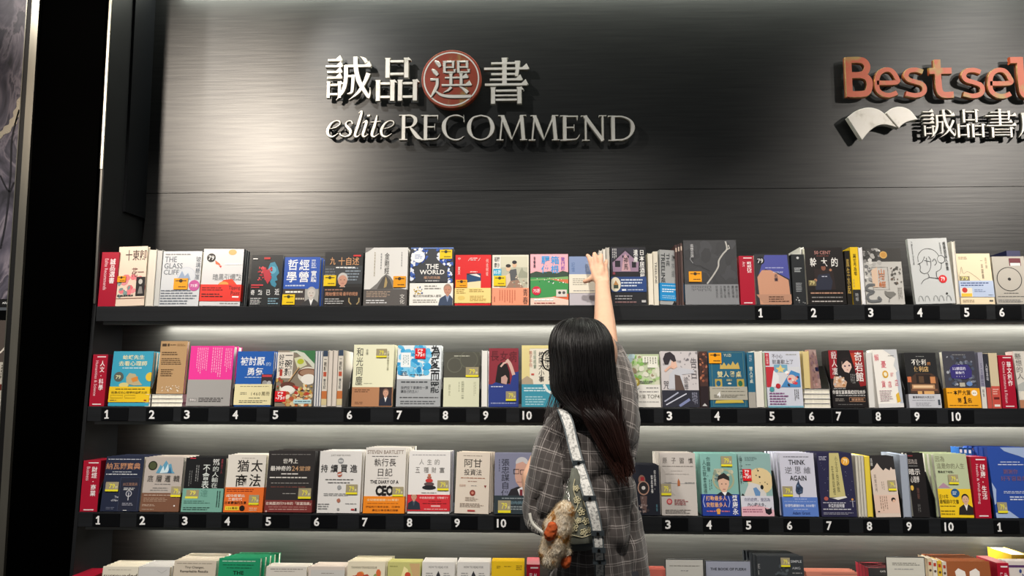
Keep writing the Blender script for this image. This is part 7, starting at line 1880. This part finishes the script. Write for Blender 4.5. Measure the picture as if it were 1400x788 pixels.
# ---- plaid cloth: two thin light lines per repeat on charcoal
def plaid(name, base, line, sx, sy, ang):
    m = bpy.data.materials.new(name)
    m.use_nodes = True
    nt = m.node_tree
    b = nt.nodes['Principled BSDF']
    b.inputs['Roughness'].default_value = 0.85
    b.inputs['Sheen Weight'].default_value = 0.25
    uv = nt.nodes.new('ShaderNodeUVMap')
    mp = nt.nodes.new('ShaderNodeMapping')
    mp.inputs['Rotation'].default_value = (0, 0, ang)
    nt.links.new(uv.outputs[0], mp.inputs[0])
    sp_ = nt.nodes.new('ShaderNodeSeparateXYZ')
    nt.links.new(mp.outputs[0], sp_.inputs[0])

    def math_(op, a, b=None, v=None):
        n_ = nt.nodes.new('ShaderNodeMath')
        n_.operation = op
        nt.links.new(a, n_.inputs[0])
        if b is not None:
            nt.links.new(b, n_.inputs[1])
        if v is not None:
            n_.inputs[1].default_value = v
        return n_.outputs[0]
    outs = []
    for ax, s in ((0, sx), (1, sy)):
        f = math_('FRACT', math_('MULTIPLY', sp_.outputs[ax], v=1.0 / s))
        a1 = math_('COMPARE', f, v=0.3)
        a1.node.inputs[2].default_value = 0.028
        a2 = math_('COMPARE', f, v=0.42)
        a2.node.inputs[2].default_value = 0.018
        a3 = math_('COMPARE', f, v=0.85)
        a3.node.inputs[2].default_value = 0.014
        a3b = math_('MULTIPLY', a3, v=0.5)
        outs.append(math_('MAXIMUM', math_('MAXIMUM', a1, a2), a3b))
    tot = math_('MULTIPLY', math_('ADD', outs[0], outs[1]), v=0.5)
    tc = nt.nodes.new('ShaderNodeTexCoord')
    nz = nt.nodes.new('ShaderNodeTexNoise')
    nz.inputs['Scale'].default_value = 30
    nz.inputs['Detail'].default_value = 5
    nt.links.new(tc.outputs['Object'], nz.inputs['Vector'])
    tot = math_('MULTIPLY', tot, nz.outputs['Fac'])
    tot = math_('MULTIPLY', tot, v=1.9)
    mx = nt.nodes.new('ShaderNodeMix')
    mx.data_type = 'RGBA'
    mx.inputs[6].default_value = rgb(base)
    mx.inputs[7].default_value = rgb(line)
    nt.links.new(tot, mx.inputs[0])
    nt.links.new(mx.outputs[2], b.inputs['Base Color'])
    nz2 = nt.nodes.new('ShaderNodeTexNoise')
    nz2.inputs['Scale'].default_value = 600
    nt.links.new(tc.outputs['Object'], nz2.inputs['Vector'])
    bp = nt.nodes.new('ShaderNodeBump')
    bp.inputs['Strength'].default_value = 0.25
    bp.inputs['Distance'].default_value = 0.001
    nt.links.new(nz2.outputs['Fac'], bp.inputs['Height'])
    nt.links.new(bp.outputs[0], b.inputs['Normal'])
    return m


plaid_m = plaid('charcoal_plaid_cloth', '4c4644', 'bab2ae', 0.046, 0.046, 0.0)


def loft(rings, n, closed=True, fold=0.0, seed=0.0, cap0=False, cap1=False):
    """rings: list of (centre, a_vec, b_vec) ellipses; returns verts, faces, uvs(per vert) in metres"""
    V, Fc, UV = [], [], []
    vlen = 0.0
    per = 0.0
    for c_, a, b in rings:
        per = max(per, math.pi * (a.length + b.length))
    for i, (c_, a, b) in enumerate(rings):
        if i:
            vlen += (c_ - rings[i - 1][0]).length
        for k in range(n + 1):
            t = 2 * math.pi * k / n
            d = a * math.cos(t) + b * math.sin(t)
            p = c_ + d
            if fold:
                q = Vector((math.cos(t) * 2.2, math.sin(t) * 2.2, vlen * 5.0 + seed))
                w_ = noise.noise(q) + 0.5 * noise.noise(q * 2.3 + Vector((5, 0, vlen * 9)))
                r2 = abs(noise.noise(Vector((math.cos(t) * 1.1 + vlen * 3, math.sin(t) * 1.1 - vlen * 4, vlen * 7 + seed + 9))))
                p += d.normalized() * fold * (w_ - 1.5 * max(0, 0.16 - r2) / 0.16)
            V.append(p)
            UV.append((k / n * per, vlen))
    for i in range(len(rings) - 1):
        for k in range(n):
            a0 = i * (n + 1) + k
            Fc.append((a0, a0 + 1, a0 + n + 2, a0 + n + 1))
    return V, Fc, UV


class UVMB:
    def __init__(self):
        self.v, self.f, self.uv = [], [], []

    def add(self, V, Fc, UV):
        n = len(self.v)
        self.v += [tuple(p) for p in V]
        self.f += [tuple(n + k for k in f) for f in Fc]
        self.uv += UV

    def build(self, name, mat, parent, solid=0.0, sub=0):
        me = bpy.data.meshes.new(name)
        me.from_pydata(self.v, [], self.f)
        lay = me.uv_layers.new(name='UVMap')
        for lp in me.loops:
            lay.data[lp.index].uv = self.uv[lp.vertex_index]
        me.materials.append(mat)
        me.polygons.foreach_set('use_smooth', [True] * len(me.polygons))
        o = link(name, me, parent)
        if solid:
            md = o.modifiers.new('s', 'SOLIDIFY')
            md.thickness = solid
            md.offset = -1
        return o


def interp(keys, n):
    """Catmull-Rom through key tuples"""
    return crom(keys, n)


X_, Y_, Z_ = Vector((1, 0, 0)), Vector((0, 1, 0)), Vector((0, 0, 1))
# torso of the shirt, from neckline to hem: (pixel y, left x, right x, depth centre, half depth)
keys = [(556, 784, 820, 0.0, 0.055), (566, 772, 836, 0.0, 0.075), (580, 757, 856, 0.0, 0.095), (600, 748, 866, 0.0, 0.115), (640, 748, 869, 0.0, 0.13),
        (680, 750, 872, 0.0, 0.13), (720, 748, 876, 0.0, 0.132), (760, 747, 883, 0.0, 0.135), (800, 744, 888, 0.0, 0.138), (850, 742, 892, 0.0, 0.142)]
rings = []
for py, xl, xr, dc_, hd_ in interp(keys, 7):
    a, b = pp(xl, py, YB), pp(xr, py, YB)
    c_ = (a + b) / 2
    c_.y += dc_
    rings.append((c_, X_ * ((b.x - a.x) / 2), Y_ * hd_))
U = UVMB()
U.add(*loft(rings, 96, fold=0.011, seed=1.0))
# right sleeve: bunched on the raised arm, loose towards the side of the body
# keys: px, py, Y offset, radius across, radius deep, direction handled by centre line


def sleeve(keys, n, fold, seed):
    K = interp(keys, 6)
    C = [pp(k[0], k[1], YB + k[2]) for k in K]
    R = []
    for i, c_ in enumerate(C):
        t = (C[min(i + 1, len(C) - 1)] - C[max(i - 1, 0)]).normalized()
        a = Y_.cross(t).normalized()
        b = t.cross(a).normalized()
        R.append((c_, a * K[i][3], b * K[i][4]))
    return loft(R, n, fold=fold, seed=seed)


U.add(*sleeve([(822, 612, 0.0, 0.098, 0.10), (832, 580, 0.01, 0.088, 0.10), (838, 548, 0.04, 0.074, 0.085), (839, 520, 0.08, 0.060, 0.068), (836.5, 497, 0.13, 0.048, 0.056), (834, 482, 0.165, 0.040, 0.046), (833, 477, 0.175, 0.038, 0.044)], 56, 0.009, 4.0))
# left sleeve: wide, ending under the elbow
U.add(*sleeve([(792, 578, 0.0, 0.060, 0.075), (776, 594, -0.01, 0.068, 0.085), (764, 622, -0.02, 0.070, 0.085), (755, 655, -0.03, 0.068, 0.085), (746, 690, -0.03, 0.060, 0.08), (739, 712, -0.03, 0.046, 0.07), (735, 724, -0.03, 0.034, 0.06)], 64, 0.010, 7.0))
shirt = U.build('shirt', plaid_m, person, solid=0.0015)
shirt['label'] = 'charcoal grey shirt with thin pale plaid lines'
# collar roll at the neck
# trousers and shoes
tm = M('23252b', 0.8)
U = UVMB()
rr = []
for z, hw, hdp in ((0.96, 0.125, 0.11), (0.88, 0.138, 0.118), (0.82, 0.145, 0.12)):
    rr.append((Vector((pel.x, 0, z)), X_ * hw, Y_ * hdp))
U.add(*loft(rr, 32))
for s_ in (-1, 1):
    rr = [(Vector((pel.x + s_ * x, 0.0, z)), X_ * r, Y_ * r * 1.05) for z, x, r in ((0.86, 0.07, 0.092), (0.7, 0.08, 0.09), (0.47, 0.09, 0.075), (0.25, 0.094, 0.068), (0.11, 0.095, 0.066))]
    U.add(*loft(rr, 24, fold=0.004, seed=s_))
U.build('trousers', tm, person, solid=0.002)
for s_ in (-1, 1):
    bm = bmesh.new()
    ax = pel.x + s_ * 0.097
    caps(bm, (ax, -0.045, 0.038), (ax + s_ * 0.01, 0.14, 0.034), 0.037, 0.034, side=(1, 0, 0))
    ball(bm, Vector((ax, -0.01, 0.07)), 0.042, 0.055, 0.04)
    for v in bm.verts:
        v.co.z = max(v.co.z, 0.0015)
    remeshed('shoe', bm, M('d9d6cf', 0.5), person, 0.006, 2)

# ---- hair: a full volume plus strands lying over it
hair_m = bpy.data.materials.new('dark_brown_hair')
hair_m.use_nodes = True
nt = hair_m.node_tree
b_ = nt.nodes['Principled BSDF']
b_.inputs['Roughness'].default_value = 0.42
b_.inputs['Specular IOR Level'].default_value = 0.4
tc = nt.nodes.new('ShaderNodeTexCoord')
sp_ = nt.nodes.new('ShaderNodeSeparateXYZ')
rp = nt.nodes.new('ShaderNodeValToRGB')
mr = nt.nodes.new('ShaderNodeMapRange')
mr.inputs['From Min'].default_value = 1.16
mr.inputs['From Max'].default_value = 1.42
nt.links.new(tc.outputs['Object'], sp_.inputs[0])
nt.links.new(sp_.outputs[2], mr.inputs[0])
nt.links.new(mr.outputs[0], rp.inputs[0])
rp.color_ramp.elements[0].color = rgb('43251d')
rp.color_ramp.elements[1].color = rgb('0d0a0b')
nt.links.new(rp.outputs[0], b_.inputs['Base Color'])

# (pixel y, left x, right x, depth centre relative to YB, half depth)
hk = [(436.5, 783, 803, 0.0, 0.03), (439, 772, 814, 0.0, 0.06), (446, 762, 824, -0.005, 0.085), (458, 755, 832, -0.01, 0.105), (475, 752, 837, -0.015, 0.118), (495, 754, 838, -0.02, 0.120),
      (515, 754, 840, -0.03, 0.115), (532, 755, 843, -0.045, 0.10), (546, 762, 845, -0.06, 0.085), (560, 776, 848, -0.085, 0.065), (574, 794, 850, -0.11, 0.048), (590, 810, 852, -0.125, 0.036),
      (606, 822, 854, -0.135, 0.026), (622, 832, 857, -0.14, 0.018), (638, 843, 860, -0.14, 0.010), (652, 854, 863, -0.14, 0.004)]
HK = interp(hk, 5)


def hair_ring(j):
    py, xl, xr, dc_, hd_ = HK[j]
    a, b = pp(xl, py, YB + dc_), pp(xr, py, YB + dc_)
    return (a + b) / 2, (b.x - a.x) / 2, hd_


mb = MB()
n = 64
vs, fs = [], []
for j in range(len(HK)):
    c_, hw, hd_ = hair_ring(j)
    for k in range(n):
        t = 2 * math.pi * k / n
        # the face side stays open: pull the front (+y, left) inwards
        q = Vector((c_.x + hw * math.cos(t), c_.y + hd_ * math.sin(t), c_.z))
        r_ = 1 - 0.03 * abs(noise.noise(Vector((math.cos(t) * 6, math.sin(t) * 6, 3))))
        q = Vector((c_.x, c_.y, c_.z)) + (q - c_) * r_ * 0.97
        # hair parts around the face
        ang = math.degrees(t) % 360
        if 95 < ang < 165 and HK[j][0] > 462 and HK[j][0] < 560:
            f_ = 0.62 + 0.38 * abs((ang - 130) / 35)
            q = c_ + (q - c_) * f_
        vs.append(q)
for j in range(len(HK) - 1):
    for k in range(n):
        fs.append((j * n + k, (j + 1) * n + k, (j + 1) * n + (k + 1) % n, j * n + (k + 1) % n))
fs.append(tuple(range(n)))
mb.add(vs, fs, hair_m)
hair = mb.build('hair', person, smooth=True)
hair['label'] = 'long straight black hair turning brown at the ends'
mb = MB()
rnd = random.Random(5)
for s_i in range(900):
    t0 = rnd.uniform(math.radians(172), math.radians(372))
    j0 = 0 if rnd.random() < 0.6 else rnd.randint(2, 30)
    j1 = len(HK) - 1 - int(abs(rnd.gauss(0, 5)))
    if rnd.random() < 0.3:
        j1 -= rnd.randint(5, 25)
    j1 = max(j1, j0 + 10)
    off = rnd.uniform(-0.001, 0.004)
    ph = rnd.uniform(0, 6)
    pts = []
    for j in range(j0, min(j1 + 1, len(HK)), 2):
        c_, hw, hd_ = hair_ring(j)
        f_ = (j - j0) / max(1, (j1 - j0))
        t = t0 + 0.05 * math.sin(ph + j * 0.12)
        w_ = off + 0.004 * f_ * math.sin(ph * 2 + j * 0.1)
        if j > 45:
            w_ += 0.006 * f_ * math.sin(ph * 5)
        pts.append(Vector((c_.x + (hw + w_) * math.cos(t), c_.y + (hd_ + w_) * math.sin(t), c_.z + w_ * 0.5)))
    if len(pts) > 3:
        m_ = len(pts)
        r_ = rnd.uniform(0.0007, 0.0014)
        tube(mb, pts, [r_ * (0.3 + 0.7 * math.sin(math.pi * min(0.98, 0.25 + 0.75 * i / m_))) for i in range(m_)], hair_m, 3, False)
# loose strands falling over the left shoulder and the brown ends at the right
for s_i in range(46):
    x0 = rnd.uniform(757, 785)
    sl_ = rnd.uniform(-4.2, -1.0)
    pts = [pp(x0 + i * sl_, 520 + i * 10, YB - 0.03 - i * 0.013) for i in range(rnd.randint(5, 8))]
    tube(mb, crom([tuple(p) for p in pts], 2), 0.0008, hair_m, 3, False)
for s_i in range(120):
    x0 = rnd.uniform(790, 850)
    y1_ = rnd.uniform(630, 668)
    y0_ = rnd.uniform(535, 560)
    x2_ = 858 + rnd.uniform(-14, 3)
    dq = rnd.uniform(0.0, 0.012)
    pts = [pp(x0 + (x2_ - x0) * (i / 5) ** 1.4, y0_ + (y1_ - y0_) * i / 5, YB - 0.150 - dq * i / 5) for i in range(6)]
    tube(mb, crom([tuple(p) for p in pts], 2), 0.0009, hair_m, 3, False)
st = mb.build('strands', hair, smooth=True)
st['kind'] = 'stuff'

# ------------------------------------------------------------ shoulder bag with strap and plush charm
bag = empty('shoulder_bag', pp(790, 742, YB - 0.14) + PO)
tag(bag, 'grey-green shoulder bag with cream floral embroidery hanging at the left hip of the person', 'bag')
BO = Vector(bag.location)


def bp_(px, py, Y):
    return at(px, py, Y) - BO


felt = M('6d7066', 0.8, noise_amt=0.15, noise_scale=80)
edge = M('565e60', 0.6)
cream = M('d8cfaa', 0.7)
rings = []
for py, xl, xr, y, d in ((641, 781, 789, -0.19, 0.012), (660, 777, 797, -0.19, 0.02), (690, 766, 806, -0.19, 0.034), (715, 754, 813, -0.19, 0.045), (733, 742, 817, -0.19, 0.048), (738, 744, 816, -0.19, 0.046)):
    a, b = bp_(xl, py, YB + y), bp_(xr, py, YB + y)
    rings.append(((a + b) / 2, X_ * ((b.x - a.x) / 2), Y_ * d))
V, Fc, UV = loft(rings, 40, fold=0.0015, seed=3)
mb = MB()
nn = 41
Fc = list(Fc) + [tuple(range(nn - 1))[::-1]]
mb.add(V, Fc, felt)
mb.build('pouch', bag, smooth=True)
rings = []
for py, xl, xr, d in ((733, 741, 818, 0.049), (740, 743, 818, 0.048), (747, 752, 815, 0.042), (750, 760, 811, 0.03)):
    a, b = bp_(xl, py, YB - 0.165), bp_(xr, py, YB - 0.165)
    rings.append(((a + b) / 2, X_ * ((b.x - a.x) / 2), Y_ * d))
V, Fc, UV = loft(rings, 40)
mb = MB()
mb.add(V, list(Fc) + [tuple(3 * nn + k for k in range(nn - 1))], edge)
mb.build('base', bag, smooth=True)


# embroidery: flowers and loops as raised cords on the side that faces the room
def on_bag(px, py):
    f_ = (py - 641) / 92.0
    return -0.19 - (0.012 + 0.038 * min(1, max(0, f_))) - 0.0006


def on_bag_y(px, py):
    ks = [(641, 785, 4, 0.012), (660, 787, 10, 0.02), (690, 786, 20, 0.034), (715, 783.5, 29.5, 0.045), (733, 779.5, 37.5, 0.048)]
    for a, b in zip(ks, ks[1:]):
        if py <= b[0] or b is ks[-1]:
            f_ = max(0, min(1, (py - a[0]) / (b[0] - a[0])))
            c_, h_, d_ = (a[i] + (b[i] - a[i]) * f_ for i in (1, 2, 3))
            u = max(-0.97, min(0.97, (px - c_) / h_))
            return -0.19 - d_ * math.sqrt(1 - u * u) - 0.001


mb = MB()
for fx, fy, r in ((789, 684, 5), (795, 700, 5.5), (801, 713, 5), (785, 722, 5.5), (798, 728, 5), (806, 725, 4), (791, 712, 4), (788, 668, 4), (776, 730, 4.5)):
    for k in range(5):
        a = 2 * math.pi * k / 5 + fx
        pts = []
        for i in range(9):
            t = 2 * math.pi * i / 8
            lx, ly = r * 0.55 + r * 0.45 * math.cos(t), r * 0.28 * math.sin(t)
            X1 = fx + lx * math.cos(a) - ly * math.sin(a)
            Y1 = fy + lx * math.sin(a) + ly * math.cos(a)
            pts.append(bp_(X1, Y1, YB + on_bag_y(X1, Y1)))
        tube(mb, pts, 0.0011, cream, 5, False)
for path in ([(786, 655), (784, 670), (790, 690), (784, 705), (790, 720)], [(797, 670), (799, 690), (805, 700), (808, 715)], [(770, 735), (782, 732), (796, 735), (810, 730)]):
    tube(mb, [bp_(x, y, YB + on_bag_y(x, y)) for x, y in crom(path, 4)], 0.0011, cream, 5, False)
mb.build('embroidery', bag)
mb = MB()
rimp = [(724, 702), (728, 716), (740, 727), (752, 733)]
tube(mb, [bp_(x, y, YB - 0.16 - 0.02 * i / 20) for i, (x, y) in enumerate(crom(rimp, 5))], 0.004, M('dcdad2', 0.6), 8)
for i in range(9):
    p = bp_(724 + i * 2, 706 + i * 2, YB - 0.14)
    tube(mb, [p, p + Vector((-0.004 + 0.001 * i, 0, -0.02 - 0.002 * (i % 3)))], 0.0008, M('dcdad2', 0.6), 4)
mb.build('fringed_rim', bag)

# strap: woven pale band edged in grey, over the shoulder and hanging down
strap_m = ramp_mat('woven_pale_strap', [(0.35, '8f908e'), (0.5, 'd9d8d4'), (0.7, 'e9e8e4')], 160, 0.75, 3)
path = [(769, 569, 0.02, 10), (765, 560, -0.04, 12), (770, 563, -0.095, 14), (777, 580, -0.125, 14), (783, 605, -0.145, 14), (789, 628, -0.165, 14), (796, 650, -0.19, 14), (803, 672, -0.222, 14), (811, 700, -0.240, 14), (816, 725, -0.245, 13), (819, 755, -0.245, 12), (820, 790, -0.22, 12), (820, 830, -0.18, 12)]
P = crom(path, 6)


def band(name, parent, P, w_off, wid, thick, mat):
    L_, R_ = [], []
    C = [bp_(x, y, YB + d) for x, y, d, w_ in P]
    vs = []
    for i, c_ in enumerate(C):
        t = (C[min(i + 1, len(C) - 1)] - C[max(i - 1, 0)]).normalized()
        nrm = Vector((0, -1, 0)) if i > 14 else Vector((0.2, -1, 0.9 * (1 - i / 14))).normalized()
        s = t.cross(nrm).normalized()
        nrm = s.cross(t).normalized()
        hw = P[i][3] / 486.0 / 2 * wid
        o_ = s * (P[i][3] / 486.0 / 2 * w_off)
        vs += [c_ + o_ + s * hw + nrm * thick, c_ + o_ - s * hw + nrm * thick, c_ + o_ - s * hw - nrm * 0.001, c_ + o_ + s * hw - nrm * 0.001]
    fs = []
    for i in range(len(C) - 1):
        for k in range(4):
            fs.append((i * 4 + k, i * 4 + (k + 1) % 4, (i + 1) * 4 + (k + 1) % 4, (i + 1) * 4 + k))
    fs += [(3, 2, 1, 0), tuple(len(vs) - 4 + k for k in range(4))]
    mb = MB()
    mb.add(vs, fs, mat)
    return mb.build(name, parent)


strap = band('strap', bag, P, 0, 1.0, 0.0012, M('5a6266', 0.6))
band('strap_weave', strap, P, 0, 0.72, 0.0022, strap_m)
for px, py, d in ((791, 633, -0.17), (806, 681, -0.23), (817, 729, -0.246), (818.5, 752, -0.246), (819.5, 768, -0.236)):
    p = bp_(px, py, YB + d)
    mb = MB()
    mb.box(p.x - 0.0155, p.x + 0.0155, p.y - 0.0055, p.y - 0.0035, p.z - 0.006, p.z + 0.006, M('3c4348', 0.45))
    tube(mb, [p + Vector((0, -0.0055, 0)), p + Vector((0, -0.0085, 0))], 0.0035, M('1c1a18', 0.3, 0.6), 10)
    mb.build('strap_keeper', strap)

# plush charm, own thing
ch = empty('plush_charm', at(762, 725, YB - 0.275))
tag(ch, 'fluffy cream, ginger and brown cat-like plush charm with orange paws hanging from the shoulder bag', 'toy')
CO = Vector(ch.location)


def cp(px, py, Y=-0.29):
    return at(px, py, YB + Y) - CO


fur = ramp_mat('calico_plush', [(0.28, '8b6a42'), (0.37, 'd09a4c'), (0.43, 'efdfc4'), (0.8, 'f6efe2')], 34, 0.95, 2)
orange = M('c95c2c', 0.9, noise_amt=0.2, noise_scale=120)


def fluffy(name, parts, mat, parent, amp=0.0035, hairs=0, hlen=0.006, seed=1):
    bm = bmesh.new()
    for a, b, r0, r1 in parts:
        caps(bm, a, b, r0, r1)
    o = remeshed(name, bm, mat, parent, 0.0025, 2)
    rnd = random.Random(seed)
    me = o.data
    for v in me.vertices:
        v.co += v.normal * amp * (noise.noise(v.co * 140) + 0.6 * noise.noise(v.co * 320))
    return o


fb = fluffy('plush_body', [(cp(772, 700), cp(766, 722), 0.022, 0.028), (cp(766, 722), cp(759, 748), 0.026, 0.027), (cp(759, 748), cp(753, 762), 0.022, 0.024), (cp(762, 705), cp(752, 720), 0.014, 0.016), (cp(754, 722), cp(747, 748), 0.012, 0.013), (cp(747, 748), cp(744, 756), 0.012, 0.012),
                           (cp(770, 742), cp(775, 755), 0.011, 0.010)], fur, ch, 0.0028)
fluffy('paw', [(cp(755, 722, -0.313), cp(752, 731, -0.313), 0.013, 0.014)], orange, ch, 0.002)
fluffy('paw', [(cp(775, 765), cp(773, 771), 0.0115, 0.0115)], orange, ch, 0.002)
fluffy('tail_tip', [(cp(770, 752, -0.285), cp(769, 757, -0.285), 0.009, 0.009)], orange, ch, 0.002)
fluffy('muzzle', [(cp(776, 694, -0.285), cp(778, 700, -0.285), 0.011, 0.012)], orange, ch, 0.003)
mb = MB()
rnd = random.Random(12)
me = fb.data
step = max(1, len(me.vertices) // 9000)
for v in list(me.vertices)[::step]:
    p = v.co
    d = (v.normal + Vector((rnd.uniform(-.5, .5), rnd.uniform(-.5, .5), rnd.uniform(-.8, .2)))).normalized() * rnd.uniform(0.004, 0.008)
    s_ = d.cross(Vector((0.3, 0.5, 0.8))).normalized() * 0.0006
    mb.poly([p + s_, p - s_, p + d], fur)
fu = mb.build('fur', fb)
fu['kind'] = 'stuff'
mb = MB()
pts = crom([tuple(cp(x, y, yy)) for x, y, yy in ((778, 655, -0.19), (775, 668, -0.235), (777, 680, -0.255), (774, 692, -0.27))], 5)
for i in range(0, len(pts) - 1):
    a, b = Vector(pts[i]), Vector(pts[i + 1])
    c_ = (a + b) / 2
    t = (b - a).normalized()
    s_ = t.cross(Y_ if i % 2 else X_).normalized()
    q = [c_ + t * 0.0042 * math.cos(w_) + s_ * 0.0028 * math.sin(w_) for w_ in [2 * math.pi * k / 10 for k in range(11)]]
    tube(mb, q, 0.0007, M('b9b9b6', 0.25, 0.9), 5, False)
mb.build('chain', ch)
